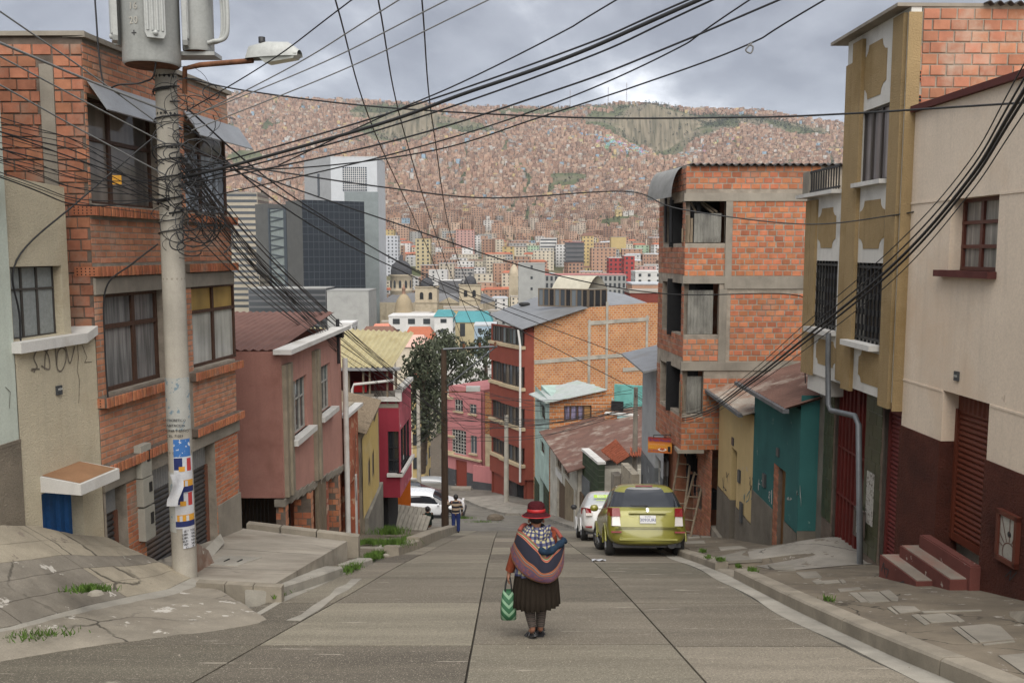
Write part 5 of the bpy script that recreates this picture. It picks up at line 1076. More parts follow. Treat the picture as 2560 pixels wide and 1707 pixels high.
# ================================================================== lower street: houses past the cars, red and pink blocks at the bend
random.seed(5)
def brick_tex(name, W, c1, c2, mort, bw=.24, bh=.13, msize=.018, off=.5):
	if name in MATS: return MATS[name]
	m, nt, N, L, b = _nodes(name); MATS[name] = m; b.inputs['Roughness'].default_value = .92; b.inputs['Specular IOR Level'].default_value = .2
	g = N.new('ShaderNodeNewGeometry'); d = N.new('ShaderNodeVectorMath'); d.operation = 'DOT_PRODUCT'; d.inputs[1].default_value = tuple(W.u); L.new(g.outputs['Position'], d.inputs[0])
	sp = N.new('ShaderNodeSeparateXYZ'); L.new(g.outputs['Position'], sp.inputs[0]); cb = N.new('ShaderNodeCombineXYZ'); L.new(d.outputs['Value'], cb.inputs[0]); L.new(sp.outputs[2], cb.inputs[1])
	t = N.new('ShaderNodeTexBrick'); t.inputs['Scale'].default_value = 1; t.inputs['Brick Width'].default_value = bw; t.inputs['Row Height'].default_value = bh; t.inputs['Mortar Size'].default_value = msize; t.inputs['Bias'].default_value = 0
	t.inputs['Color1'].default_value = (*c1, 1); t.inputs['Color2'].default_value = (*c2, 1); t.inputs['Mortar'].default_value = (*mort, 1); L.new(cb.outputs[0], t.inputs['Vector'])
	n = N.new('ShaderNodeTexNoise'); n.inputs['Scale'].default_value = .9; n.inputs['Detail'].default_value = 8; L.new(g.outputs['Position'], n.inputs['Vector'])
	mx = N.new('ShaderNodeMix'); mx.data_type = 'RGBA'; mx.blend_type = 'MULTIPLY'; mx.inputs[0].default_value = .6; L.new(t.outputs[0], mx.inputs[6]); rr = N.new('ShaderNodeValToRGB'); rr.color_ramp.elements[0].position = .3; rr.color_ramp.elements[0].color = (.62, .6, .58, 1); rr.color_ramp.elements[1].position = .7; L.new(n.outputs[0], rr.inputs[0]); L.new(rr.outputs[0], mx.inputs[7])
	L.new(mx.outputs[2], b.inputs['Base Color'])
	bp = N.new('ShaderNodeBump'); bp.inputs['Strength'].default_value = .5; bp.inputs['Distance'].default_value = .02; bp.invert = True; L.new(t.outputs['Fac'], bp.inputs['Height']); L.new(bp.outputs[0], b.inputs['Normal']); return m
def slope_roof(parent, pts, mat, th=.06, name='roof'):
	mb = MB(); mb.prism([Vector(p) - Vector((0, 0, th)) for p in pts], (0, 0, th)); return recalc(part(name, mb, mat, parent))
# ---- grey house with the painted sign
V6 = Wall((4.72, 31.5), (4.78, 27.25)); h = thing('grey_house', 'grey and white rendered house with metal roof behind the hanging sign', 'house', V6.p(1, -9.5))
m_gw = concrete('pale_grey_render', (.42, .43, .43), var=.1, stain=(.25, .26, .27), stain_amt=.6, chip=(.3, .3, .3), chip_amt=.4); m_gb = concrete('blue_grey_dado', (.17, .18, .185), chip=(.38, .38, .37), chip_amt=.3)
zt = V6.z_at(2, 905); zd = V6.z_at(2.5, 1165); dw = (V6.s_at(1637, 1160), V6.s_at(1652, 1160), V6.z_at(2.5, 1200), V6.z_at(2.5, 1130)); w2 = (V6.s_at(1640, 980), V6.s_at(1652, 980), V6.z_at(2.6, 1020), V6.z_at(2.6, 930))
mb = MB(); V6.sheet(mb, 0, V6.len, zd, zt, [w2, dw], reveal=.25); part('wall', mb, m_gw, h); mb = MB(); V6.sheet(mb, 0, V6.len, -14, zd, [dw], n=.01, reveal=.25); part('dado', mb, m_gb, h); body(h, V6, 0, V6.len, -14, zt, 6, m_gw, n=-.3)
for r_ in (w2, dw): window(h, V6, r_, (.5,), (.5,), m_wsash, [g_blue], fw=.05, bar=.03, n=-.18)
slope_roof(h, [V6.p(-.6, zt, .7), V6.p(V6.len + .1, zt, .7), V6.p(V6.len + .1, zt + 1.1, -4), V6.p(-.6, zt + 1.1, -4)], m_zinc)
V6e = Wall((4.72, 31.5), (8, 31.5));
# hanging sign
sg = thing('hanging_sign', 'orange and red painted shop sign hanging on an iron bracket beside the unfinished brick house', 'sign', PY(1652, 1132, 25.5))
WS = Wall(tuple(PY(1620, 1110, 25.6).xy), tuple(PY(1680, 1110, 25.4).xy)); sz = lambda v: WS.z_at(.4, v)
def sign_mat():
	m, nt, N, L, b = _nodes('sign_paint'); b.inputs['Roughness'].default_value = .5
	sp = N.new('ShaderNodeSeparateXYZ'); L.new(N.new('ShaderNodeTexCoord').outputs['Generated'], sp.inputs[0]); r_ = N.new('ShaderNodeValToRGB'); L.new(sp.outputs[2], r_.inputs[0])
	e = r_.color_ramp.elements; e[0].color = (.42, .10, .02, 1); e[1].color = (.20, .015, .015, 1); q = e.new(.5); q.color = (.60, .26, .03, 1); q = e.new(.8); q.color = (.36, .06, .02, 1)
	L.new(r_.outputs[0], b.inputs['Base Color']); return m
mb = MB(); WS.box(mb, 0, WS.len, sz(1132), sz(1094), -.04, 0); bd = part('board', mb, sign_mat(), sg)
m_sblue = plain('sign_blue', (.03, .025, .22), .5); m_syel = plain('sign_yellow', (.75, .5, .05), .5); m_spink = plain('sign_pink', (.7, .35, .25), .5)
text_part(bd, 'El Pollo Pintudo', m_sblue, WS.p(WS.len * .5, lerp(sz(1132), sz(1094), .82), .012), face_rot(WS), .096)
text_part(bd, 'POLLO A LA BROASTER', m_spink, WS.p(WS.len * .38, lerp(sz(1132), sz(1094), .55), .004), face_rot(WS), .042)
text_part(bd, 'PEDIDOS AL', m_syel, WS.p(WS.len * .2, lerp(sz(1132), sz(1094), .32), .004), face_rot(WS), .04); text_part(bd, 'CEL. 7857138', m_sblue, WS.p(WS.len * .22, lerp(sz(1132), sz(1094), .14), .004), face_rot(WS), .05)
mb = MB(); mb.lathe([(.13, 0), (.12, .006), (0, .006)], WS.p(WS.len * .6, lerp(sz(1132), sz(1094), .22), .003), 16, Matrix((tuple(WS.u), (0, 0, .35), tuple(WS.n))).transposed(), False); mb.build('painted_plate', plain('sign_white', (.7, .65, .6), .5), bd)
mb = MB(); mb.lathe([(.09, 0), (.07, .012), (0, .016)], WS.p(WS.len * .6, lerp(sz(1132), sz(1094), .25), .004), 10, Matrix((tuple(WS.u), (0, 0, .4), tuple(WS.n))).transposed(), False); mb.build('painted_chicken', plain('sign_chicken', (.35, .07, .015), .5), bd)
mb = MB(); WS.box(mb, WS.len * .83, WS.len * .94, lerp(sz(1132), sz(1094), .1), lerp(sz(1132), sz(1094), .45), .002, .008); mb.build('painted_bottle', m_black, bd)
mb = MB(); mb.tube([PY(1634, 1087, 25.55), PY(1684, 1086, 25.4)], .015, 5); mb.tube([PY(1634, 1087, 25.55), PY(1634, 1094, 25.55)], .01, 4); mb.tube([PY(1665, 1087, 25.45), PY(1665, 1094, 25.45)], .01, 4); part('bracket', mb, m_blackiron, sg)
# ---- tile roofed gateway and stained wall
V7 = Wall((4.1, 40.5), (4.55, 36.0)); h = thing('gateway', 'brown slatted gate under a small terracotta tile roof', 'gateway', V7.p(2, -11.5))
zt = V7.z_at(2, 1160)
wpart(h, 'wall', concrete('peeling_beige', (.40, .35, .27), chip=(.2, .18, .15), chip_amt=.7), V7, (V7.s_at(1580, 1180), V7.len, -16, V7.z_at(4.2, 1152), -.3, 0)); wpart(h, 'gate', matte('brown_slats', (.055, .025, .016), var=.3, stretch=(14, 14, .2)), V7, (V7.s_at(1540, 1190), V7.s_at(1572, 1190), -16, V7.z_at(3.2, 1178), -.3, -.2)); wpart(h, 'pillar', m_bare, V7, (V7.s_at(1530, 1190), V7.s_at(1539, 1190), -16, V7.z_at(3, 1182), -.3, .05), (V7.s_at(1573, 1190), V7.s_at(1580, 1190), -16, V7.z_at(3.4, 1182), -.3, .05))
m_tile = matte('terracotta', (.36, .115, .055), var=.25, scale=6, rough=.9, rnd=.2)
mb = corrugated(PY(1502, 1126, 38.5), PY(1544, 1160, 36.5), PY(1576, 1140, 37.5), PY(1540, 1098, 39.5), .2, .05, 5); part('tile_roof', mb, m_tile, h); mb = corrugated(PY(1576, 1140, 37.5), PY(1612, 1139, 36.5), PY(1612, 1120, 38.5), PY(1575, 1118, 39), .2, .05, 3); part('tile_roof', mb, m_tile, h)
V7b = Wall((3.55, 43.5), (4.08, 40.6)); t_ = thing('tiled_wall', 'dark green tiled garden wall with white coping', 'wall', V7b.p(1, -13)); zt = V7b.z_at(1.2, 1140)
m_gt2 = brick_tex('green_wall_tiles', V7b, (.05, .075, .04), (.035, .045, .03), (.12, .13, .1), .3, .3, .01)
wpart(t_, 'wall', m_gt2, V7b, (0, V7b.len, -17, zt, -.3, 0)); wpart(t_, 'coping', m_white, V7b, (-.05, V7b.len, zt, zt + .12, -.35, .05)); wpart(t_, 'ramp_sheet', m_steel, V7b, (.05, 1.5, -17, V7b.z_at(.8, 1195), .01, .05))
# ---- white house under the rusty roof
V8 = Wall((2.3, 52.0), (3.3, 43.6)); h = thing('rusty_roof_house', 'white two-storey house with brown timber windows under a wide rusty tin roof', 'house', V8.p(4, -15))
zt = V8.z_at(5, 1128); m_oldw = concrete('old_white_render', (.50, .47, .40), stain=(.25, .22, .18), stain_amt=.5)
w_ = [(V8.s_at(1390, 1150), V8.s_at(1404, 1150), V8.z_at(3, 1175), V8.z_at(3, 1130)), (V8.s_at(1408, 1160), V8.s_at(1424, 1160), V8.z_at(5, 1188), V8.z_at(5, 1145))]; d_ = [(V8.s_at(1393, 1240), V8.s_at(1416, 1240), -18, V8.z_at(4, 1205)), (V8.s_at(1438, 1240), V8.s_at(1450, 1240), -18, V8.z_at(7.2, 1212))]
mb = MB(); V8.sheet(mb, 0, V8.len, -18, zt, w_ + d_, reveal=.25); part('wall', mb, m_oldw, h); body(h, V8, 0, V8.len, -18, zt, 6, m_oldw, n=-.4)
for r_ in w_: window(h, V8, r_, (.33, .66), (.6,), m_woodl, [g_dark], fw=.08, bar=.06, n=-.15)
for r_ in d_: wpart(h, 'door', matte('old_door', (.12, .08, .05), var=.3, stretch=(8, 8, .4)), V8, (*r_, -.2, -.12))
wpart(h, 'lower_wall', concrete('ochre_dado', (.27, .215, .14)), V8, (V8.s_at(1417), V8.s_at(1437), -18, V8.z_at(6, 1205), 0, .04)); bq = wpart(h, 'shop_board', m_white, V8, (V8.s_at(1391, 1190), V8.s_at(1407, 1190), V8.z_at(3.5, 1198), V8.z_at(3.5, 1180), .02, .06))
slope_roof(h, [V8.p(-.5, zt, .6), V8.p(V8.len + .6, zt - .1, .6), V8.p(V8.len + .6, zt + 1.6, -5.5), V8.p(-.5, zt + 1.6, -5.5)], m_rustroof)
for q in ((1366, 1100, 1430, 1092), (1440, 1088, 1560, 1064)): pass
V8s = Wall((3.32, 43.6), (6.5, 43.4)); wpart(h, 'end_wall', m_oldw, V8s, (0, V8s.len, -18, zt - .1, -.2, 0))
# ---- mint fronted house with brick side
V9 = Wall((1.55, 58.5), (2.25, 52.2)); V9s = Wall((2.252, 52.2), (6.03, 52.6)); h = thing('mint_house', 'mint green fronted house with bare brick side and pale tin roof', 'house', V9.p(3, -17))
m_mint2 = concrete('mint_paint', (.40, .52, .47), stain=(.3, .38, .34), stain_amt=.4); zt = V9.z_at(6, 1000)
w_ = [(V9.s_at(1350, 1040), V9.s_at(1363, 1040), V9.z_at(3, 1045), V9.z_at(3, 1008)), (V9.s_at(1349, 1120), V9.s_at(1361, 1120), V9.z_at(3, 1133), V9.z_at(3, 1100))]; dd = (V9.s_at(1349, 1220), V9.s_at(1361, 1220), -20, V9.z_at(3, 1195))
mb = MB(); V9.sheet(mb, 0, V9.len, -20, zt, w_ + [dd], reveal=.3); part('wall', mb, m_mint2, h); body(h, V9, 0, V9.len - .3, -20, zt, 4, m_mint2, n=-.4)
for r_ in w_: window(h, V9, r_, (.5,), (), m_wood, [g_dark], fw=.08, bar=.05, n=-.2)
wpart(h, 'door', m_black, V9, (*dd, -.3, -.25)); wpart(h, 'tile_dado', m_gt2, V9, (dd[1] + .05, V9.len, -20, V9.z_at(5, 1215), 0, .04), (0, dd[0] - .05, -20, V9.z_at(1, 1200), 0, .04))
wr = (V9s.s_at(1410, 1030), V9s.s_at(1479, 1030), V9s.z_at(1.5, 1051), V9s.z_at(1.5, 1014)); tp = lambda s: lerp(V9s.z_at(0, 1005), V9s.z_at(3.5, 975), s / 3.5)
mb = MB(); V9s.sheet(mb, 0, V9s.len, -18, zt + .4, [wr], reveal=.2, top=tp); part('side_wall', mb, brick_tex('mint_house_brick', V9s, (.50, .22, .085), (.42, .16, .06), (.40, .31, .22), .34, .2, .022), h)
window(h, V9s, wr, (.24, .5, .72), (), m_wood, [curtain('lilac_print', (.30, .27, .42), 6, .8), MATS['lilac_print'], MATS['lilac_print'], matte('plywood', (.32, .18, .07))], fw=.06, bar=.05, n=-.15)
slope_roof(h, [PY(1322, 984, 57.5), PY(1364, 1006, 51.6), PY(1517, 973, 52.4), PY(1443, 950, 58.5)], matte('pale_green_tin', (.42, .45, .44), var=.15, stain=(.30, .38, .30), stain_amt=.5))
# turquoise terrace behind
h = thing('turquoise_house', 'turquoise house corner with terrace behind the street pole', 'house', PY(1560, 1060, 52)); WT = Wall(tuple(PY(1512, 1000, 51).xy), tuple(PY(1622, 1000, 50).xy)); m_tq = concrete('turquoise_paint', (.16, .42, .38), var=.08); m_tqp = concrete('pale_turquoise', (.38, .58, .58), var=.06)
zz_ = lambda v: WT.z_at(1, v)
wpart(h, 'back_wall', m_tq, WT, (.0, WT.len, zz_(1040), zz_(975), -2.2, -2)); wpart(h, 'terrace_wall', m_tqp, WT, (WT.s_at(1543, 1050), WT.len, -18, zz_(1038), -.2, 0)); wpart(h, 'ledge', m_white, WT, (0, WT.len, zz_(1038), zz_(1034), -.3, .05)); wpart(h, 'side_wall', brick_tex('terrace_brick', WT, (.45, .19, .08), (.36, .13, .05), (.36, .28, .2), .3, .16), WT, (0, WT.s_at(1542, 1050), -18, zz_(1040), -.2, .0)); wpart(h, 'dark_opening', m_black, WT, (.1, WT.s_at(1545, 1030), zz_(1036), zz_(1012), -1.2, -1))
# ---- red rendered apartment block with the orange brick flank
V10 = Wall((-1.6, 67.5), (.93, 63.0)); h = thing('red_apartment_block', 'five-storey brick-red apartment block with dark window bands and big orange brick flank', 'apartment block', V10.p(3, -18))
m_redr = concrete('brick_red_paint', (.235, .062, .042), var=.08, stain=(.18, .05, .035), stain_amt=.3); m_sillc = concrete('sand_sill', (.50, .40, .26), var=.1)
Zr = lambda v: V10.z_at(V10.len - .2, v)
rows_ = [(824, 865), (916, 969), (1014, 1068), (1110, 1160)]; zt = Zr(820); smid = V10.s_at(1258, 950)
holes = [(a, b_, Zr(v1), Zr(v0)) for v0, v1 in rows_ for a, b_ in ((.15, smid - .1), (smid + .15, V10.len - .12))]; gh = (smid + .3, V10.len - .15, -21, Zr(1202))
mb = MB(); V10.sheet(mb, 0, V10.len, -21, zt, holes + [gh, (.1, smid - .2, -21, Zr(1165))], reveal=.5); part('wall', mb, m_redr, h)
m_cold = curtain('brown_curtain', (.16, .125, .085), 5, .8); cgl = [g_dark, m_cold, g_blue, m_cold]
for i, r_ in enumerate(holes): window(h, V10, r_, [k / 6 for k in range(1, 6)], (), plain('dark_alu', (.07, .06, .055)), cgl if i > 1 else [g_sky, g_dark, g_blue], fw=.07, bar=.05, n=-.12 + .2 * (i % 2))
for v0, v1 in rows_:
	wpart(h, 'sill_band', m_sillc, V10, (-.05, smid, Zr(v1) - .22, Zr(v1), 0, .25), (smid + .02, V10.len + .1, Zr(v1) - .22, Zr(v1), 0, .4)); wpart(h, 'spandrel', m_redr, V10, (0, smid - .15, Zr(v1) - 1.5, Zr(v1) - .24, 0, .16), (smid + .1, V10.len, Zr(v1) - 1.5, Zr(v1) - .24, 0, .3))
wpart(h, 'shop_shutter', m_dgreyshut, V10, (gh[0], lerp(gh[0], gh[1], .45), -21, gh[3], -.4, -.3)); wpart(h, 'gate_bars', m_black, V10, (lerp(gh[0], gh[1], .5), gh[1], -21, gh[3], -.4, -.3)); wpart(h, 'red_gate', plain('red_gate_paint', (.19, .035, .02), .6), V10, (.15, smid - .25, -21, Zr(1168), -.2, -.1))
V10s = Wall((.932, 63.0), (14, 64.5)); Zs = lambda v: V10s.z_at(2, v); s35 = V10s.s_at(1335, 900)
mb = MB(); V10s.sheet(mb, 0, s35, Zs(1198), zt - .3); part('red_return', mb, m_redr, h)
topf = lambda s: interp([(s35, V10s.z_at(s35, 815)), (V10s.s_at(1467, 770), V10s.z_at(V10s.s_at(1467, 770), 769)), (V10s.s_at(1620, 758), V10s.z_at(V10s.s_at(1620, 758), 757))], s)
mb = MB(); n_ = 12
for i in range(n_): a, b_ = lerp(s35, V10s.len, i / n_), lerp(s35, V10s.len, (i + 1) / n_); mb.quad(V10s.p(a, -21, 0), V10s.p(b_, -21, 0), V10s.p(b_, topf(b_), 0), V10s.p(a, topf(a), 0))
part('brick_flank', mb, brick_tex('orange_flank_brick', V10s, (.52, .235, .09), (.40, .15, .06), (.46, .36, .25), .27, .165, .02), h)
for u in (1473, 1517, 1617): s_ = V10s.s_at(u, 850); wpart(h, 'concrete_column', m_concl, V10s, (s_ - .09, s_ + .09, -20, topf(s_) - (.9 if u != 1517 else -.3), -.05, .04))
for (ua, va), (ub, vb) in (((1471, 808), (1622, 797)), ((1336, 905), (1625, 882)), ((1557, 924), (1615, 920))):
	mb = MB(); a, b_ = V10s.st(ua, va), V10s.st(ub, vb); mb.prism([V10s.p(a[0], a[1] - .14, .0), V10s.p(b_[0], b_[1] - .14, 0), V10s.p(b_[0], b_[1] + .14, 0), V10s.p(a[0], a[1] + .14, 0)], V10s.n * .05); part('concrete_beam', mb, m_concl, h)
body(h, V10s, .2, V10s.len, -21, topf(s35) - .1, 9, m_redr, n=-.2)
slope_roof(h, [PY(1222, 786, 69), PY(1304, 822, 62.3), PY(1468, 768, 63.2), PY(1340, 742, 75)], matte('slate_grey_tin', (.26, .265, .27), var=.12, scale=1.2, rough=.45, metal=.4, spec=.5))
mb = MB(); mb.tube([V10.p(V10.len - .1, zt - .1, .5), V10.p(V10.len + .1, zt - 1.2, .45), V10.p(V10.len + .1, Zr(1200), .45)], .09, 6); part('drainpipe', mb, m_white, h)
pg = Wall(tuple(PY(1346, 740, 66).xy), tuple(PY(1470, 760, 64.2).xy)); pg2 = Wall(tuple(PY(1470, 760, 64.2).xy), tuple(PY(1517, 760, 64.8).xy)); m_bronze = plain('bronze_alu', (.13, .10, .07), .5)
zA, zB_ = pg.z_at(3, 768), pg.z_at(3, 722)
window(h, pg, (.0, pg.len, zA, zB_), [k / 9 for k in range(1, 9)], (), m_bronze, [g_sky, g_blue, g_dark], fw=.08, bar=.06, n=0, name='penthouse_glazing'); window(h, pg2, (0, pg2.len, zA, zB_), (.33, .66), (), m_bronze, [g_dark], fw=.08, bar=.06, n=0, name='penthouse_glazing')
mb = MB(); q0, q1, q2 = pg.p(1.1, zB_, 0), pg.p(pg.len, zB_, 0), pg2.p(pg2.len, zB_, 0); back = q2 - q1; k = 8
mb.grid([[p + back * (i / k) + Vector((0, 0, .95 * math.sin(math.pi * i / k))) for p in (q0, q1)] for i in range(k + 1)]); part('penthouse_vault', mb, matte('cream_vault', (.50, .47, .38), var=.1, stain=(.36, .33, .25)), h)
slope_roof(h, [PY(1518, 763, 65), PY(1618, 757, 66), PY(1560, 735, 75), PY(1518, 728, 75)], m_zinc)
mb = MB(); c_ = PY(1311, 761, 70.5)
mb.lathe([(.30, .0), (.42, .04), (.46, .13), (.42, .22), (.30, .26)], c_ - Vector((0, 0, .1)), 16); tag(mb.build('tyre', plain('tyre_rubber', (.02, .02, .02), .8)), 'old black tyre lying on the grey tin roof of the red block', 'tyre')
# ---- pink corner building
V11 = Wall(tuple(PY(1123, 1100, 72).xy), tuple(PY(1203, 1100, 69.5).xy)); h = thing('pink_corner_building', 'pink corner building with rounded end, red door and dark grey base', 'building', V11.p(1, -19))
m_pk = concrete('rose_paint', (.47, .19, .19), var=.07, stain=(.38, .15, .15), stain_amt=.35); m_pb = concrete('charcoal_dado', (.075, .075, .08), chip=(.4, .35, .3), chip_amt=.15)
Zp = lambda v: V11.z_at(1.3, v); zt = Zp(968); zd = Zp(1176)
RR = lambda u0, v0, u1, v1: (V11.s_at(u0, v0), V11.s_at(u1, v0), Zp(v1), Zp(v0))
ws = [RR(1137, 999, 1157, 1028), RR(1174, 1005, 1191, 1029), RR(1130, 1075, 1165, 1135), RR(1176, 1082, 1192, 1126)]; dd = RR(1139, 1150, 1167, 1240)
mb = MB(); V11.sheet(mb, 0, V11.len, zd, zt, ws + [dd], reveal=.2); part('wall', mb, m_pk, h); mb = MB(); V11.sheet(mb, 0, V11.len, -23, zd, [dd], n=.02, reveal=.2); part('dado', mb, m_pb, h); body(h, V11, 0, V11.len, -23, zt, 7, m_pk, n=-.3)
window(h, V11, ws[0], (.33, .66), (.5,), m_wsash, [g_dark], fw=.04, bar=.04); window(h, V11, ws[1], (.5,), (.7,), m_wsash, [g_blue], fw=.04, bar=.03); window(h, V11, ws[2], (.2, .4, .6, .8), (.14, .28, .42, .56, .7, .85), m_wsash, [g_dark], fw=.05, bar=.03); window(h, V11, ws[3], (.5,), (), m_wsash, [g_blue], fw=.04, bar=.03)
wpart(h, 'door', plain('red_gate_paint', (.19, .035, .02), .6), V11, (*dd, -.18, -.1)); wpart(h, 'cornice', m_sillc, V11, (-.1, V11.len + .1, Zp(1142), Zp(1138), 0, .25)); wpart(h, 'window_sill', m_sillc, V11, *[(r_[0] - .1, r_[1] + .1, r_[2] - .12, r_[2], 0, .15) for r_ in (ws[0], ws[1], ws[3])])
mb = MB(); c0 = V11.p(0, 0, 0); rad = .98; cen = c0 - V11.n * rad; mb.grid([[cen + (V11.n * math.cos(a) - V11.u * math.sin(a)) * rad + Vector((0, 0, z)) for a in [R(12 * i) for i in range(10)]] for z in (zd, zt - 1.1)]); part('rounded_corner', mb, m_pk, h); mb = MB(); mb.grid([[cen + (V11.n * math.cos(a) - V11.u * math.sin(a)) * (rad + .02) + Vector((0, 0, z)) for a in [R(12 * i) for i in range(10)]] for z in (-23, zd)]); part('rounded_dado', mb, m_pb, h)
for z in (zt - 1.1, Zp(1098), Zp(1138)): mb = MB(); mb.lathe([(rad, 0), (rad + .14, 0), (rad + .14, .2), (rad, .2)], Vector((cen.x, cen.y, z)), 28, smooth=False); part('ring_cornice', mb, m_sillc, h)
mb = MB(); mb.lathe([(rad - .05, 0), (0, .02)], Vector((cen.x, cen.y, zt - 1.05)), 20, smooth=False); part('corner_roof', mb, m_bare, h)
V11b = Wall(tuple(PY(1204, 1100, 70).xy), tuple(PY(1233, 1100, 69.5).xy)); wpart(h, 'brick_wall', brick_tex('pink_side_brick', V11b, (.46, .20, .07), (.38, .14, .05), (.4, .3, .2), .3, .16), V11b, (0, V11b.len, Zp(1075), Zp(975), -1, 0)); wpart(h, 'cream_wall', concrete('cream_side', (.50, .42, .28)), V11b, (0, V11b.len, -21, Zp(1076), -1, .0)); wpart(h, 'yard_wall', m_pk, V11b, (-.3, V11b.len + .4, -19, Zp(1150), .6, .9)); wpart(h, 'yard_dado', m_pb, V11b, (-.3, V11b.len + .4, -23, Zp(1188), .9, .93))
es = thing('entrance_steps', 'small concrete steps before the red door of the pink building', 'steps', PY(1150, 1235, 68))
for i in range(3): mb = MB(); p = PY(1128 + 10 * i, 1218 + 7 * i, 69 - .25 * i); mb.box((p.x, p.y - .4, -24), (p.x + 1.6 - .4 * i, p.y + .4, p.z)); part('step', mb, m_bare, es)
# far pavement at the bend
mb = MB(); pts = [G(u, v, .14) for u, v in ((1150, 1243), (1255, 1236), (1275, 1255), (1345, 1268), (1345, 1283), (1262, 1282), (1200, 1264))]; mb.prism([p - Vector((0, 0, .5)) for p in pts], (0, 0, .5)); o = recalc(mb.build('pavement', m_conc)); o['kind'] = 'structure'
mb = MB(); pts = [G(u, v, .1) for u, v in ((1345, 1283), (1460, 1293), (1470, 1318), (1440, 1318), (1380, 1298))]; mb.prism([p - Vector((0, 0, .4)) for p in pts], (0, 0, .4)); o = recalc(mb.build('pavement', m_conc)); o['kind'] = 'structure'
# stairs going down on the left by the orange wall
stt = bpy.data.objects.new('stairs', None); COL.objects.link(stt); stt['kind'] = 'structure'
for i in range(2):
	a, b_ = PY(968, 1300 + 24 * i, 34.5 - 1.2 * i), PY(1066, 1310 + 20 * i, 35.5 - 1.2 * i)
	for k in range(9):
		p, q = a.lerp(b_, k / 9 + .006), a.lerp(b_, (k + 1) / 9 - .006); mb = MB(); mb.prism([p, q, q + Vector((.12, .9, .34)), p + Vector((.12, .9, .34))], (0, 0, .08)); mb.build('ramp_tile', m_paver, stt)
	mb = MB(); mb.prism([a + Vector((0, -.06, -.5)), b_ + Vector((0, -.06, -.5)), b_ + Vector((0, -.06, .0)), a + Vector((0, -.06, 0))], (0, .05, 0)); recalc(mb.build('riser', m_soil, stt))
# ================================================================== the city in the valley and on the hillside
random.seed(77)
def citymat(name, col, **k):
	d = dict(var=.10, scale=.25, fine=2.5, rough=.95, bump=0, rnd=.1, stain=tuple(c * .72 for c in col), stain_amt=.3, stain_scale=.12, spec=.15); d.update(k); return matte(name, col, **d)
c_brick = citymat('city_brick', (.41, .25, .175)); c_brick2 = citymat('city_brick_pale', (.48, .33, .24)); c_cream = citymat('city_cream', (.58, .52, .41)); c_white = citymat('city_white', (.66, .65, .63)); c_grey = citymat('city_grey', (.36, .36, .345))
c_yel = citymat('city_yellow', (.55, .42, .20)); c_pink = citymat('city_pink', (.52, .32, .28)); c_blue = citymat('city_blue', (.36, .46, .55)); c_green = citymat('city_green', (.40, .52, .37)); c_dark = citymat('city_dark_grey', (.14, .14, .145))
r_tile = citymat('roof_tile_red', (.44, .145, .085)); r_tin = citymat('roof_tin', (.50, .52, .54)); r_flat = citymat('roof_flat', (.40, .36, .31)); r_teal = citymat('roof_teal', (.09, .28, .30)); r_brown = citymat('roof_brown', (.21, .12, .09))
g_city = glass('city_window', (.035, .04, .045), .15); m_stone = citymat('cathedral_stone', (.47, .40, .29), stain=(.28, .23, .16), stain_amt=.5, scale=.5); m_lead = citymat('cathedral_dome_lead', (.07, .07, .075), var=.3, scale=.8)
def win_grid(mb, W, s0, s1, t0, t1, fw, fh, ww=1.2, wh=1.3, n=.0, strip=False, lo=.9):
	nf = max(1, int((t1 - t0 - lo) / fh)); nw = max(1, int((s1 - s0 - .8) / fw))
	for i in range(nf):
		z = t1 - lo - wh * .9 - i * fh
		if z < t0: break
		if strip: W.box(mb, s0 + .4, s1 - .4, z, z + wh, n, n + .12); continue
		for j in range(nw):
			c = s0 + (s1 - s0) * (j + .5) / nw; W.box(mb, c - ww / 2, c + ww / 2, z, z + wh, n - .01, n + .12)
CITY_N = [0]
def cblock(name, lab, cat, a, b_, z0, z1, depth, wall, roof, fw=3, fh=2.9, ww=1.3, wh=1.4, strip=False, pitched=0.0, group=None, sides=True, win=True, wmat=None, lo=.9):
	W = Wall(a, b_); mb = MB(); P = W.p
	q = [P(0,z0,0),P(W.len,z0,0),P(W.len,z0,-depth),P(0,z0,-depth),P(0,z1,0),P(W.len,z1,0),P(W.len,z1,-depth),P(0,z1,-depth)]
	mb.add(q, [(0,1,5,4),(1,2,6,5),(2,3,7,6),(3,0,4,7),(4,5,6,7)]); o = tag(mb.build(name, wall), lab, cat, group)
	mb = MB(); e = .35
	if pitched > 0:
		r_ = [P(-e,z1+.05,e),P(W.len+e,z1+.05,e),P(W.len+e,z1+.05,-depth-e),P(-e,z1+.05,-depth-e),P(W.len*.12,z1+pitched,-depth/2),P(W.len*.88,z1+pitched,-depth/2)]
		mb.add(r_, [(0,1,5,4),(1,2,5),(2,3,4,5),(3,0,4),(3,2,1,0)])
	else:
		W.box(mb, -.15, W.len + .15, z1 + .02, z1 + .5, -depth - .1, .15)
	mb.build('roof', roof, o)
	if win:
		mb = MB(); win_grid(mb, W, 0, W.len, z0, z1, fw, fh, ww, wh, 0, strip, lo)
		if sides:
			for pa, pb in ((P(W.len, 0, 0), P(W.len, 0, -depth)), (P(0, 0, -depth), P(0, 0, 0))):
				if (pa.x + pb.x) * (pb.y - pa.y) > 0 or True:
					W2_ = Wall(pa.xy, pb.xy)
					if W2_.n.dot(pa) < 0: win_grid(mb, W2_, 0, W2_.len, z0, z1, fw * 1.2, fh, ww, wh, 0, strip, lo)
		if mb.f: mb.build('window', wmat or g_city, o)['kind'] = 'stuff'
	return o, W
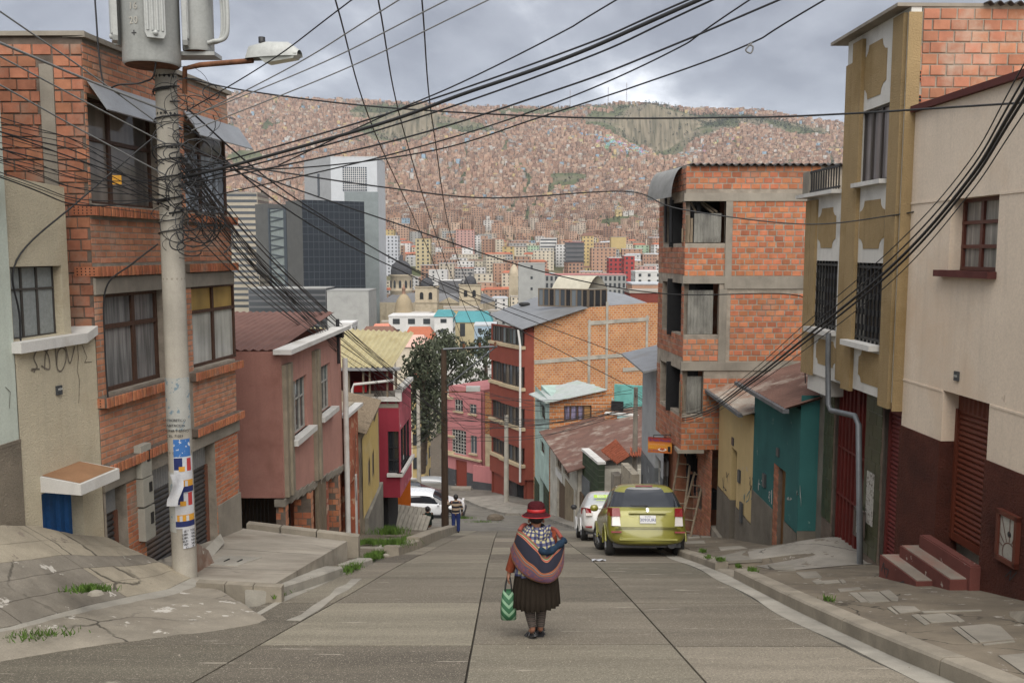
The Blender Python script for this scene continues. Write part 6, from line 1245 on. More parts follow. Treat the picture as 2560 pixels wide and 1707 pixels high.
def hero(name, lab, cat, u0, v0, u1, v1, d, depth, wall, roof, d1=None, z0=None, **k):
	a, b_ = PY(u0, (v0 + v1) / 2, d), PY(u1, (v0 + v1) / 2, d1 or d); z1 = PY((u0 + u1) / 2, v0, (d + (d1 or d)) / 2).z
	return cblock(name, lab, cat, a.xy, b_.xy, z0 if z0 is not None else min(PY(u0, v1, d).z - 3, terrain_z(a.x, d) - 2), z1, depth, wall, roof, **k)
taken = []                                                  # pixel spans that hero buildings fill: (u0, u1, near distance, far distance)
# dark glass tower
gt = thing('glass_tower', 'dark glass office tower with grey stair strip in front of the white tower', 'tower', PY(780, 815, 560))
Wg = Wall(PY(757, 600, 552).xy, PY(912, 600, 575).xy); Wl = Wall(PY(640, 600, 588).xy, PY(757, 600, 552).xy); zT = Wg.z_at(20, 502); zL = Wg.z_at(20, 725); zG = -62
m_tg = plain('tower_glass', (.012, .016, .022), .35, 0, .25); m_tgf = plain('tower_frame', (.035, .045, .055), .4); m_clad = citymat('tower_cladding', (.13, .128, .12), rough=.5, metal=.3); m_clad2 = citymat('tower_cladding_pale', (.36, .335, .29), rough=.5)
mb = MB(); Wg.box(mb, 0, Wg.len, zL, zT, -30, 0); part('glass_front', mb, m_tg, gt); mb = MB()
for i in range(12): z = lerp(zL, zT, (i + .5) / 12); Wg.box(mb, 0, Wg.len, z - .22, z + .22, 0, .3)
for i in range(1, 12): s = Wg.len * i / 12; Wg.box(mb, s - .14, s + .14, zL, zT, 0, .2)
part('mullion', mb, m_tgf, gt)['kind'] = 'stuff'
mb = MB(); Wg.box(mb, 2, Wg.len - 16, zG, zL, -26, -2); part('glass_base', mb, m_tg, gt); mb = MB(); mb.box((PY(640, 600, 588).x, 562, zG), (PY(757, 600, 552).x, 600, zT - .5));
q = MB(); s1, s2 = Wl.s_at(672, 600), Wl.s_at(714, 600)
Wl.box(q, 0, s1, Wg.z_at(0, 690), zT - 1, -20, 0); part('side_cladding', q, m_clad, gt); q = MB(); Wl.box(q, s2 + 1.5, Wl.len - .05, Wg.z_at(0, 728), zT - .2, -20, 0); part('side_cladding', q, m_clad, gt); q = MB(); Wl.box(q, s1 + 1, s2 - 1, zG, zT - 5, -20, -.5); stw = part('stair_glass', q, citymat('stair_glass_pale', (.23, .26, .25), rough=.25), gt)
q = MB(); Wl.box(q, s1, s1 + 1.6, zG, zT - 4, -18, .3); part('stair_frame', q, m_tgf, gt); q = MB(); Wl.box(q, s2 - 1.6, s2 + 1.4, zG, zT - 4, -18, .3); part('stair_frame', q, m_tgf, gt)
q = MB()
for i in range(26): z = lerp(zG + 12, zT - 7, i / 25); P_ = Wl.p; q.hexa([P_(s1 + 2, z, -.5), P_(s2 - 2, z + (1.6 if i % 2 else -1.6), -.5), P_(s2 - 2, z + (1.6 if i % 2 else -1.6), -.1), P_(s1 + 2, z, -.1), P_(s1 + 2, z + .7, -.5), P_(s2 - 2, z + .7 + (1.6 if i % 2 else -1.6), -.5), P_(s2 - 2, z + .7 + (1.6 if i % 2 else -1.6), -.1), P_(s1 + 2, z + .7, -.1)])
part('stair_flight', q, m_tgf, gt)['kind'] = 'stuff'
hero('podium_block', 'windowless light grey block at the foot of the dark glass tower', 'building', 818, 728, 922, 830, 520, 30, c_grey, c_grey, win=False); hero('podium_wing', 'grey low wing with dark glazing left of the windowless grey block', 'building', 622, 722, 816, 815, 530, 25, c_dark, c_grey, strip=True, fh=3.6, wh=2.4)
# white tower
wt, Wt = hero('white_tower', 'tall white tower with a gridded upper window behind the glass tower', 'tower', 830, 393, 945, 780, 640, 40, citymat('white_cladding', (.62, .64, .66), var=.05), c_white, win=False); mb = MB()
a, b_, c, d = Wt.s_at(857, 450), Wt.s_at(917, 450), Wt.z_at(15, 478), Wt.z_at(15, 418); Wt.box(mb, a, b_, c, d, 0, .3); mb.build('upper_window', g_blue, wt); mb = MB()
for i in range(1, 12): s = lerp(a, b_, i / 12); Wt.box(mb, s - .18, s + .18, c, d, .3, .5)
for i in range(1, 11): z = lerp(c, d, i / 11); Wt.box(mb, a, b_, z - .18, z + .18, .3, .52)
o = mb.build('window_grid', c_white, wt); o['kind'] = 'stuff'; mb = MB(); Wt.box(mb, a + 1, b_ + 8, -60, c - .5, 0, .25); mb.build('glass_strip', citymat('grey_green_glass', (.24, .27, .27), rough=.3), wt)
mb = MB(); W_ = Wall(PY(762, 500, 668).xy, PY(829.8, 500, 640).xy); W_.box(mb, 0, W_.len, -60, W_.z_at(10, 398), -20, 0); sd = mb.build('side_wall', citymat('side_grey', (.40, .405, .41), var=.06), wt); mb = MB(); s_ = W_.s_at(797, 470); W_.box(mb, s_ - 1.4, s_ + 1.4, W_.z_at(10, 492), W_.z_at(10, 437), 0, .3); mb.build('slit_window', g_city, wt)
hero('striped_block', 'beige office block with dark horizontal window bands behind the brick house', 'building', 560, 482, 646, 700, 640, 30, citymat('beige_bands', (.42, .37, .29)), r_flat, strip=True, fh=4.2, wh=1.9)
# cathedral
ct = thing('cathedral', 'stone cathedral with dark domes and two bell towers in the valley', 'cathedral', PY(1100, 800, 600)); zb = -62
def ctower(name, u, vt, vb, dd, w, dome_r, dome_v):
	p = PY(u, vb, dd); zt = PY(u, vt, dd).z; mb = MB(); mb.box((p.x - w / 2, dd - w / 2, zb), (p.x + w / 2, dd + w / 2, zt)); t = part(name, mb, m_stone, ct)
	Wt_ = Wall((p.x - w / 2, dd - w / 2), (p.x + w / 2, dd - w / 2))
	for k in range(2):
		mb = MB(); c = w * (.3 + .4 * k); pts = [(c - 1.2, zt - 8.5), (c + 1.2, zt - 8.5), (c + 1.2, zt - 5)] + [(c + 1.2 * math.cos(R(x)), zt - 5 + 1.2 * math.sin(R(x))) for x in (30, 60, 90, 120, 150)] + [(c - 1.2, zt - 5)]
		mb.prism([Wt_.p(x, z, .02) for x, z in pts], Wt_.n * .12); recalc(mb.build('arch', m_black, t))
	for z, e in ((zt - .8, .5), (zt - 11, .4)): mb = MB(); mb.box((p.x - w / 2 - e, dd - w / 2 - e, z), (p.x + w / 2 + e, dd + w / 2 + e, z + .8)); mb.build('cornice', m_stone, t)
	mb = MB(); rr = dome_r; mb.lathe([(rr, 0), (rr * 1.02, rr * .35), (rr * .93, rr * .7), (rr * .74, rr * 1.02), (rr * .45, rr * 1.25), (rr * .16, rr * 1.36), (rr * .14, rr * 1.8), (.05, rr * 2.0)], (p.x, dd, zt), 20); mb.build('dome', m_lead, t); return t
ctower('bell_tower', 1068, 715, 770, 590, 14.5, 4.2, 0); ctower('bell_tower', 1176, 710, 770, 610, 14.5, 4.2, 0)
p = PY(1004, 730, 640); zt = PY(1004, 686, 640).z; mb = MB(); mb.lathe([(8.2, zb), (8.2, zt - 12), (8.6, zt - 11.6), (8.0, zt - 11), (8.0, zt - 1.5), (8.6, zt - 1), (8.4, zt)], (p.x, 640, 0), 24); dr = part('drum', mb, m_stone, ct)
for i in range(24):
	an = 2 * math.pi * i / 12
	if i < 12: mb = MB(); c = Vector((p.x + 8.05 * math.cos(an), 640 + 8.05 * math.sin(an), zt - 6.5)); tvec = Vector((-math.sin(an), math.cos(an), 0)); mb.prism([c + tvec * x + Vector((0, 0, z)) for x, z in ((-.9, -3), (.9, -3), (.9, 1.5), (0, 2.6), (-.9, 1.5))], Vector((math.cos(an), math.sin(an), 0)) * .15); recalc(mb.build('drum_window', g_city, dr))
mb = MB(); rr = 7.6; mb.lathe([(rr, 0), (rr * 1.02, rr * .3), (rr * .95, rr * .65), (rr * .78, rr * .98), (rr * .5, rr * 1.22), (rr * .18, rr * 1.34), (rr * .16, rr * 1.75), (rr * .08, rr * 1.8), (.05, rr * 2.05)], (p.x, 640, zt), 24); mb.build('dome', m_lead, dr)
Wn = Wall(PY(950, 760, 620).xy, PY(1208, 760, 602).xy); mb = MB(); Wn.box(mb, 0, Wn.len, zb, Wn.z_at(30, 757), -40, 0); nv = part('nave', mb, m_stone, ct); mb = MB(); zz = Wn.z_at(30, 757); mb.add([Wn.p(0, zz, 0), Wn.p(Wn.len, zz, 0), Wn.p(Wn.len, zz, -38), Wn.p(0, zz, -38), Wn.p(4, zz + 6, -19), Wn.p(Wn.len - 4, zz + 6, -19)], [(0, 1, 5, 4), (1, 2, 5), (2, 3, 4, 5), (3, 0, 4)]); part('nave_roof', mb, citymat('slate_roof', (.20, .20, .205)), ct)
mb = MB(); s0 = Wn.s_at(1095, 760); s1 = Wn.s_at(1150, 760); mb.prism([Wn.p(s0, zz, .8), Wn.p(s1, zz, .8), Wn.p((s0 + s1) / 2, zz + 4, .8)], Wn.n * -2); recalc(part('pediment', mb, m_stone, ct))
for u in (1085, 1105, 1133, 1160, 1195): s_ = Wn.s_at(u, 775); mb = MB(); mb.prism([Wn.p(s_ + x, zz + z, .02) for x, z in ((-1, -10), (1, -10), (1, -6), (0, -5), (-1, -6))], Wn.n * .15); recalc(mb.build('nave_window', g_city, nv))
for s_ in [Wn.len * k / 16 for k in range(17)]: mb = MB(); Wn.box(mb, max(0, s_ - .5), min(Wn.len, s_ + .5), zb, zz - 1, 0, .5); mb.build('buttress', m_stone, nv)
p = PY(1010, 785, 560); zt = PY(1010, 782, 560).z; ch = thing('domed_chapel', 'beige bell-shaped dome with lantern before the cathedral', 'chapel', p); mb = MB(); mb.lathe([(6.5, zb), (6.5, zt), (6.0, zt + .5), (5.6, zt + 4), (4.6, zt + 8), (2.6, zt + 11), (1.2, zt + 12)], (p.x, 560, 0), 20); part('dome', mb, citymat('beige_dome', (.36, .29, .19)), ch); mb = MB(); mb.lathe([(1.1, zt + 12), (1.1, zt + 15), (1.4, zt + 15.2), (.7, zt + 16.5), (.1, zt + 18.5)], (p.x, 560, 0), 10); part('lantern', mb, c_brick, ch)
p = PY(1285, 700, 690); zt = PY(1285, 690, 690).z; bt = thing('church_tower', 'stone church tower with pointed dome left of the grey slab tower', 'tower', p); mb = MB(); mb.box((p.x - 4, 686, -50), (p.x + 4, 694, zt)); part('shaft', mb, m_stone, bt); mb = MB(); mb.lathe([(4, zt), (3.7, zt + 3), (2.5, zt + 6.5), (.8, zt + 9), (.1, zt + 11)], (p.x, 690, 0), 12); part('spire', mb, m_stone, bt)
# named blocks read off the photograph
H = [('white_block', 'white flats with dark window openings in front of the cathedral', 'building', 972, 792, 1086, 856, 330, 14, c_white, c_white, dict(fw=4.5, ww=2.6, fh=4.0, wh=2)), ('white_block', 'white flats with small teal roof right of the cathedral chapel', 'building', 1086, 792, 1132, 856, 318, 14, c_white, r_teal, dict(fw=3.4, ww=2.2, fh=3.6, pitched=2.2)), ('teal_roof_school', 'long cream building with bright teal roof behind the eucalyptus', 'building', 1132, 806, 1230, 880, 345, 16, citymat('buff', (.47, .40, .25)), r_teal, dict(fw=6, ww=2, fh=7, wh=5, pitched=4)), ('blue_block', 'pale blue flats under the red apartment block roof', 'building', 1186, 815, 1240, 895, 300, 12, c_blue, r_tin, dict()),
	 ('slab_tower', 'plain grey concrete slab tower with square head', 'tower', 1296, 660, 1362, 790, 480, 16, c_grey, c_grey, dict(fw=9, strip=False, fh=6, ww=1.2)), ('pink_roofed_hall', 'wide hall with a deep pink fascia and concrete windows', 'building', 1362, 688, 1565, 760, 520, 22, c_grey, citymat('pink_fascia', (.50, .22, .21)), dict(fw=2.6, ww=1.3, fh=4, wh=2.6)), ('red_white_tower', 'red and white striped apartment tower behind the pink hall', 'tower', 1560, 640, 1586, 760, 560, 14, citymat('signal_red', (.36, .06, .055)), c_white, dict(fw=2.6, fh=3)), ('red_white_tower', 'grey glass wing joined to the red and white tower', 'tower', 1522, 645, 1556, 720, 600, 14, citymat('signal_red', (.5, .05, .05)), c_white, dict(fw=2.2, fh=3)), ('white_block', 'white flats right of the red and white tower', 'building', 1588, 680, 1680, 760, 420, 16, c_white, c_white, dict(fw=4)), ('tin_roof_shed', 'long white tin roofed shed above the orange brick flank', 'shed', 1580, 712, 1690, 760, 250, 12, c_brick, r_tin, dict(win=False)), ('maroon_shed', 'low maroon gabled shed behind the orange brick flank', 'shed', 1575, 733, 1660, 775, 160, 8, citymat('maroon_wall', (.20, .055, .04)), r_flat, dict(win=False)),
	 ('yellow_tower', 'pale yellow apartment tower with a dense window grid', 'tower', 1039, 598, 1076, 690, 860, 16, citymat('butter', (.60, .51, .31)), c_yel, dict(fw=3.6, fh=3.6, ww=1.8, wh=1.8)), ('white_tower', 'white flats with arched top windows beside the white tower', 'tower', 958, 590, 995, 690, 830, 16, citymat('cool_white', (.60, .62, .66)), c_white, dict(fw=3, fh=3.2)), ('yellow_block', 'strong yellow block with dark windows at the valley centre', 'building', 1256, 617, 1286, 660, 900, 14, c_yel, r_brown, dict(fw=4, fh=4, ww=2)), ('gabled_yellow_block', 'yellow gabled flats above the pink hall', 'building', 1456, 590, 1484, 640, 860, 14, c_yel, r_brown, dict(fw=3, fh=3.4, pitched=3)), ('red_frame_block', 'dark building with red floor bands above the pink hall', 'building', 1414, 606, 1460, 660, 820, 16, c_dark, citymat('signal_red', (.5, .05, .05)), dict(strip=True, fh=4)), ('striped_flats', 'white flats with dark stripes left of the red banded building', 'building', 1350, 596, 1392, 645, 900, 16, c_white, c_white, dict(strip=True, fh=3.4)), ('pink_block', 'pink flats with red roof high in the valley centre', 'building', 1140, 575, 1186, 610, 980, 14, c_pink, r_tile, dict(fw=3.4)), ('buff_wall_block', 'blank ochre yellow block right of the valley centre', 'building', 1528, 593, 1565, 620, 930, 14, c_yel, r_flat, dict(win=False)), ('black_glass_hall', 'black glass hall between the two bell towers', 'building', 1096, 702, 1152, 760, 660, 16, c_dark, c_white, dict(win=False)), ('white_block', 'white blank-walled block behind the left bell tower', 'building', 1072, 676, 1118, 720, 720, 14, c_white, c_white, dict(fw=6)), ('white_wall_depot', 'low white walled depot behind the eucalyptus trees', 'building', 1120, 922, 1235, 970, 118, 10, c_white, c_white, dict(win=False)), ('red_roof_house', 'red tiled roof house left of the white flats', 'house', 1010, 848, 1080, 880, 240, 12, c_cream, r_tile, dict(pitched=3, win=False)), ('red_roof_house', 'salmon tin roof house below the grey windowless block', 'house', 925, 833, 972, 850, 270, 12, c_grey, citymat('salmon_roof', (.62, .24, .17)), dict(pitched=2.5, win=False)), ('brown_roof_house', 'brown roofed house behind the yellow corrugated roof', 'house', 895, 848, 985, 880, 200, 12, c_cream, r_brown, dict(pitched=2.5, win=False)), ('pink_roof_house', 'pale pink roofed house right of the yellow corrugated roof', 'house', 990, 868, 1062, 900, 170, 10, c_cream, citymat('pale_pink_roof', (.6, .40, .33)), dict(pitched=2, win=False)), ('white_gable_house', 'small white house with two windows over the pink house coping', 'house', 842, 812, 880, 860, 210, 8, c_white, c_white, dict(fw=2.5, fh=4)), ('yellow_block', 'yellow ochre row house glimpsed between pole and magenta house', 'house', 1030, 950, 1060, 1100, 105, 8, c_yel, r_tile, dict(fw=2.4))]
for nm, lab, cat, u0, v0, u1, v1, d, dep, wm, rm, k in H:
	hero(nm, lab, cat, u0, v0, u1, v1, d, dep, wm, rm, **k); taken.append((u0 - 4, u1 + 4, d - 30, d + dep + 14))
taken += [(630, 950, 500, 720), (940, 1215, 550, 690), (1270, 1300, 670, 710), (600, 960, 90, 500)]
# the other valley buildings, one by one
colsets = [(c_brick, 'brick', .34), (c_brick2, 'pale brick', .16), (c_cream, 'cream', .18), (c_white, 'white', .12), (c_grey, 'grey', .08), (c_yel, 'yellow', .05), (c_pink, 'pink', .03), (c_blue, 'pale blue', .02), (c_green, 'pale green', .02)]
roofs = [(r_flat, 'flat roof', 0, .58), (r_tile, 'red tiled roof', 1.8, .16), (r_tin, 'tin roof', 1.2, .18), (r_brown, 'brown roof', 1.5, .08)]
def pick(L_):
	x = random.random()
	for q in L_:
		x -= q[-1]
		if x <= 0: return q
	return L_[0]
WHERE = [(700, 'left of the glass tower'), (950, 'behind the glass tower'), (1040, 'near the cathedral dome'), (1130, 'behind the bell towers'), (1230, 'right of the cathedral'), (1330, 'left of the slab tower'), (1420, 'over the red block roof'), (1520, 'behind the pink hall'), (1640, 'beside the brick house'), (9999, 'behind the brick house')]
FLOORN = {1: 'one-storey', 2: 'two-storey', 3: 'three-storey', 4: 'four-storey', 5: 'five-storey', 6: 'six-storey', 7: 'seven-storey', 8: 'eight-storey', 9: 'nine-storey', 10: 'ten-storey'}
n_city = 0; y = 430.0; dup = {}
while y < 1150 and n_city < 262:
	x = (955 - 1280) / 2200 * y
	while x < (1672 - 1280) / 2200 * y and n_city < 262:
		w = random.uniform(10, 22) * (1 if y > 400 else .8); dep = random.uniform(9, 16); yy = y + random.uniform(-7, 7); fl = random.choice([2, 2, 3, 3, 3, 4, 4, 5, 5, 6, 7]) if y > 330 else random.choice([1, 2, 2, 3])
		if y > 620 and random.random() < .14: fl += random.choice([2, 3, 4])
		fl = min(10, fl); u0, u1 = 1280 + x / yy * 2200, 1280 + (x + w) / yy * 2200; hh = fl * 2.9 + 1; zb = terrain_z(x + w / 2, yy); u = (u0 + u1) / 2; vt = UV(Vector((x + w / 2, yy, zb + hh)))[1]
		if (u < 1290 or vt < 745) and not any(u1 > a and u0 < b_ and yy + dep > c and yy < d for a, b_, c, d in taken):
			(wm, wn, _), (rm, rn, pt, _) = pick(colsets), pick(roofs); where = next(s for a, s in WHERE if u < a); far = 'near' if y < 420 else ('midway' if y < 760 else 'far'); rot = random.uniform(-.35, .35) * w
			o_, _ = cblock('city_building', f'{wn} {FLOORN[fl]} block, {rn}, {far}, {where}', 'building', (x, yy + rot / 2), (x + w, yy - rot / 2), zb - 6, zb + hh, dep, wm, rm, fw=random.uniform(2.4, 4), ww=random.uniform(1, 1.7), wh=random.uniform(1.1, 1.5), pitched=pt if rm is not r_flat and fl < 6 else 0, group='buildings in the valley'); n_city += 1; dup.setdefault(o_['label'], []).append((u, o_))
		x += w + random.uniform(.3, 3)
	y += random.uniform(15, 21) + y * .008
Y_REST = y
for L_ in dup.values():
	if len(L_) > 1:
		for i, (_, o_) in enumerate(sorted(L_, key=lambda q: q[0])): o_['label'] += ' (%s)' % ('leftmost', 'second from left', 'third from left', 'fourth from left', 'fifth from left')[min(i, 4)]
# the rest of the valley and the hillside, too many to count
def hill_house_mat(name, ramp, rough=.95):
	m, nt, N, L, b = _nodes(name); b.inputs['Roughness'].default_value = rough; b.inputs['Specular IOR Level'].default_value = .1
	g = N.new('ShaderNodeNewGeometry'); r_ = N.new('ShaderNodeValToRGB'); r_.color_ramp.interpolation = 'CONSTANT'; L.new(g.outputs['Random Per Island'], r_.inputs[0]); e = r_.color_ramp.elements
	for i, (p, c) in enumerate(ramp):
		q = e[i] if i < 2 else e.new(p); q.position = p; q.color = (*c, 1)
	n = N.new('ShaderNodeTexNoise'); n.inputs['Scale'].default_value = .35; n.inputs['Detail'].default_value = 5; L.new(g.outputs['Position'], n.inputs['Vector']); mx = N.new('ShaderNodeMix'); mx.data_type = 'RGBA'; mx.blend_type = 'MULTIPLY'; mx.inputs[0].default_value = .65; L.new(r_.outputs[0], mx.inputs[6]); r2 = N.new('ShaderNodeValToRGB'); r2.color_ramp.elements[0].position = .35; r2.color_ramp.elements[0].color = (.5, .48, .46, 1); r2.color_ramp.elements[1].position = .62; L.new(n.outputs[0], r2.inputs[0]); L.new(r2.outputs[0], mx.inputs[7]); L.new(mx.outputs[2], b.inputs['Base Color']); return m
HB = [(0, (0.420, 0.263, 0.185)), (.14, (0.350, 0.211, 0.146)), (.28, (0.480, 0.324, 0.237)), (.42, (0.390, 0.259, 0.189)), (.55, (0.450, 0.287, 0.202)), (.68, (0.290, 0.174, 0.125)), (.78, (0.520, 0.376, 0.275)), (.86, (.50, .42, .34)), (.92, (.56, .53, .49)), (.945, (.36, .34, .32)), (.97, (.58, .45, .22)), (.985, (.30, .42, .52))]
m_hh = hill_house_mat('hillside_house', HB); m_hr = hill_house_mat('hillside_roof', [(0, (.42, .38, .34)), (.3, (.33, .27, .22)), (.55, (.52, .53, .54)), (.72, (.36, .20, .14)), (.86, (.28, .25, .23)), (.95, (.20, .30, .48))]); m_mural = hill_house_mat('painted_house', [(0, (.30, .58, .58)), (.2, (.62, .35, .52)), (.4, (.66, .60, .30)), (.55, (.30, .45, .66)), (.7, (.70, .68, .64)), (.85, (.40, .62, .40)), (.95, (.64, .30, .22))])
hb, hw, pm = MB(), MB(), MB(); tb = []
GREEN = [(-255, 2380, 165, 110), (395, 2400, 215, 120), (560, 2480, 190, 60), (760, 2470, 160, 40), (250, 2560, 300, 45), (-360, 2520, 100, 60), (-330, 2210, 55, 40), (120, 1940, 40, 60), (700, 1700, 60, 50), (-760, 2300, 50, 60), (-620, 2080, 40, 50)]
def hhouse(mb, x, yy, w, dep, h, zb, rot, win):
	c, s = math.cos(rot), math.sin(rot); q = [(x + a * c - b_ * s, yy + a * s + b_ * c) for a, b_ in ((-w/2, -dep/2), (w/2, -dep/2), (w/2, dep/2), (-w/2, dep/2))]
	mb.cur = 0; mb.add([(*p, zb - 7) for p in q] + [(*p, zb + h) for p in q], [(0,1,5,4),(1,2,6,5),(3,0,4,7)]); mb.cur = 1; mb.add([(*p, zb + h + .02) for p in q], [(0,1,2,3)]); mb.cur = 0
	if win:
		f = int(h / 2.9); k = max(2, int(w / 3.2)); dx, dy = c, s; nx, ny = s, -c
		for i in range(f):
			for j in range(k):
				if random.random() < .12: continue
				a = -w / 2 + w * (j + .5) / k; z = zb + h - 2.3 - i * 2.9; ww = .8 if k > 2 else 1.0; px_, py_ = x + a * c + dep / 2 * s * 1.0 + nx * .08, yy + a * s - dep / 2 * c + ny * .08
				hw.add([(px_ - ww * dx, py_ - ww * dy, z), (px_ + ww * dx, py_ + ww * dy, z), (px_ + ww * dx, py_ + ww * dy, z + 1.5), (px_ - ww * dx, py_ - ww * dy, z + 1.5)], [(0, 1, 2, 3)])
y = Y_REST
while y < 2690:
	k = min(1, max(0, (y - 900) / 800)); x = -.48 * y; flat = y > 2590
	while x < .55 * y:
		w = random.uniform(6, 12) * lerp(1.4, .78, k); dep = random.uniform(7, 11); yy = y + random.uniform(-4, 4); h_ = random.choice([3, 3, 6, 6, 6, 9, 9]) + random.uniform(0, 1.5) + (random.choice([0, 0, 0, 3, 6, 12]) if k < .5 else 0)
		dens = .5 + .5 * mnoise.noise(Vector((x * .0045, yy * .0045, 8.1))); gone = any(((x - a) / c) ** 2 + ((yy - b_) / d) ** 2 < 1 + .5 * mnoise.noise(Vector((x * .02, yy * .02, 0))) for a, b_, c, d in GREEN)
		road = abs(mnoise.noise(Vector((x * .006 + 3, yy * .0032, 4.4)))) < .018
		if gone or (dens < .24 and k > .5) or road or (flat and random.random() < .45):
			if random.random() < (.30 if gone else .5) and y > 950: tb.append((x, yy))
		else:
			hhouse(hb, x, yy, w, dep, h_, terrain_z(x, yy), random.uniform(-.45, .45), y < 1700 or random.random() < .35)
			if random.random() < .035: tb.append((x + w, yy - dep))
		x += w + random.choice([.3, .6, 1.5, 3.0]) + lerp(2.5, 0, k)
	y += lerp(16, 10.5, k)
for _ in range(330):
	x, yy = random.gauss(330, 65), random.gauss(2215, 26); hhouse(pm, x, yy, random.uniform(7, 10), 8, random.uniform(4, 8), terrain_z(x, yy), random.uniform(-.4, .4), True)
tag(hb.build('hillside_houses', [m_hh, m_hr]), 'dense mass of small brick houses covering the far hillside', 'houses', kind='stuff'); tag(pm.build('painted_houses', [m_mural, m_mural]), 'cluster of brightly painted houses below the right cliff', 'houses', kind='stuff'); tag(hw.build('hillside_windows', plain('far_window', (.035, .033, .034), .5)), 'dark windows of the hillside houses', 'windows', kind='stuff')
# trees on the hillside and along the rim
tm = MB(); m_ftree = matte('far_foliage', (.040, .052, .026), var=.3, scale=.2, fine=1.5, rough=1, bump=0, rnd=.25, spec=.05)
for a, b_, c, d in GREEN[:6]:
	for _ in range(110): tb.append((a + random.gauss(0, c * .55), b_ + random.gauss(0, d * .6)))
for _ in range(420): tb.append((random.gauss(640, 130), random.gauss(2490, 28)))
for _ in range(60): tb.append((random.uniform(120, 480), 2606 + random.uniform(0, 20)))
for x, yy in tb:
	z = terrain_z(x, yy); r_ = random.uniform(2.0, 4.6); hgt = r_ * random.uniform(1.5, 2.6)
	for _ in range(9):
		a = random.uniform(0, 6.28); q = random.random(); c = Vector((x + math.cos(a) * r_ * .6 * (1 - q * .6), yy + math.sin(a) * r_ * .6, z + q * hgt)); s = r_ * random.uniform(.4, .8)
		v = [c + Vector((random.uniform(-s, s), random.uniform(-s, s), random.uniform(-s, s))) for _ in range(3)]; tm.add(v, [(0, 1, 2)])
tag(tm.build('hillside_trees', m_ftree), 'dark trees scattered over the far slopes and rim', 'trees', kind='stuff')
for u, v0, d, lab in ((1425, 225, 2640, 'thin leftmost radio mast on the rim'), (1520, 218, 2640, 'lattice radio mast in the middle on the rim'), (1566, 207, 2640, 'tallest rightmost radio mast on the rim')):
	p = PY(u, 268, d); zt = PY(u, v0, d).z; zb = terrain_z(p.x, d) - 3; mb = MB()
	for k in range(3): a = 2.1 * k; mb.tube([(p.x + 1.6 * math.cos(a), d + 1.6 * math.sin(a), zb), (p.x + .5 * math.cos(a), d + .5 * math.sin(a), zt)], .28, 3)
	rm_ = thing('radio_mast', lab, 'mast', (p.x, d, zb), 'radio masts'); part('lattice', mb, plain('mast_red', (.16, .09, .08), .6), rm_); mb = MB()
	for k in range(12): z = lerp(zb, zt, k / 12); mb.box((p.x - 1.1, d - 1, z), (p.x + 1.1, d + 1, z + .35))
	part('brace', mb, MATS['mast_red'], rm_)['kind'] = 'stuff'
# eucalyptus trees down the street
m_leaf = matte('eucalyptus_leaf', (.058, .068, .04), var=.35, scale=1.2, fine=8, rough=.75, bump=0, rnd=.35, spec=.25); m_bark = matte('bark', (.13, .10, .075), var=.3)
def tree(name, lab, base, clumps, nleaf=85, ls=.34):
	t = thing(name, lab, 'tree', base); tr = MB(); cr = MB(); b = Vector(base); top = max(clumps, key=lambda c: c[0].z)[0]
	tr.tube([b, b.lerp(top, .35) + Vector((.3, 0, 0)), b.lerp(top, .75), top], [.38, .27, .15, .05], 8)
	for c, r_ in clumps:
		k = b.lerp(top, min(.9, max(.25, (c.z - b.z) / (top.z - b.z + .01) - .2))); tr.tube([k, k.lerp(c, .5) + Vector((0, 0, .3)), c], [.11, .07, .03], 5)
		for _ in range(int(nleaf * r_ * r_)):
			q = Vector((random.gauss(0, 1), random.gauss(0, 1), random.gauss(0, 1))).normalized() * (r_ * random.random() ** .4); q.z *= .75; p = c + q; d = Vector((random.gauss(0, .6), random.gauss(0, .6), -.8 + random.gauss(0, .5))).normalized(); w = d.orthogonal().normalized() * ls * .22; l_ = d * ls * random.uniform(.7, 1.5)
			cr.add([p - w, p + l_ * .5 - w * 1.3, p + l_, p + l_ * .5 + w * 1.3, p + w], [(0, 1, 2, 3, 4)])
	part('trunk', tr, m_bark, t); part('crown', cr, m_leaf, t); return t
def clump_list(L_, d): return [(PY(u, v, d + random.uniform(-2, 2)), r_) for u, v, r_ in L_]
tree('eucalyptus', 'eucalyptus with round top clump right of the wood pole', PY(1110, 1120, 96), clump_list([(1110, 845, 1.5), (1095, 855, 1.2), (1128, 858, 1.3), (1112, 870, 1.5), (1135, 890, 1.2), (1150, 905, 1.3), (1170, 895, 1.2), (1160, 930, 1.0), (1120, 900, 1.2), (1148, 940, .9), (1175, 920, 1.0), (1180, 960, .9), (1125, 950, 1.0), (1105, 885, 1.1)], 92))
tree('eucalyptus', 'dense dark eucalyptus left of the wood pole beside the magenta house', PY(1055, 1180, 90), clump_list([(1060, 868, 1.5), (1075, 885, 1.6), (1045, 900, 1.6), (1035, 925, 1.5), (1070, 920, 1.7), (1055, 950, 1.7), (1035, 965, 1.4), (1085, 950, 1.5), (1065, 985, 1.6), (1040, 1000, 1.4), (1085, 1000, 1.4), (1060, 1030, 1.5), (1040, 1055, 1.3), (1080, 1050, 1.2), (1060, 1080, 1.2), (1095, 970, 1.2), (1095, 920, 1.2)], 86))
tree('eucalyptus', 'thin eucalyptus against the red apartment block', PY(1205, 1060, 100), clump_list([(1218, 835, 1.1), (1215, 858, 1.0), (1190, 865, 1.3), (1205, 880, 1.2), (1215, 900, 1.0), (1200, 930, .8), (1195, 960, 1.0), (1215, 950, 1.0), (1170, 870, 1.1), (1210, 975, 1.0)], 98))
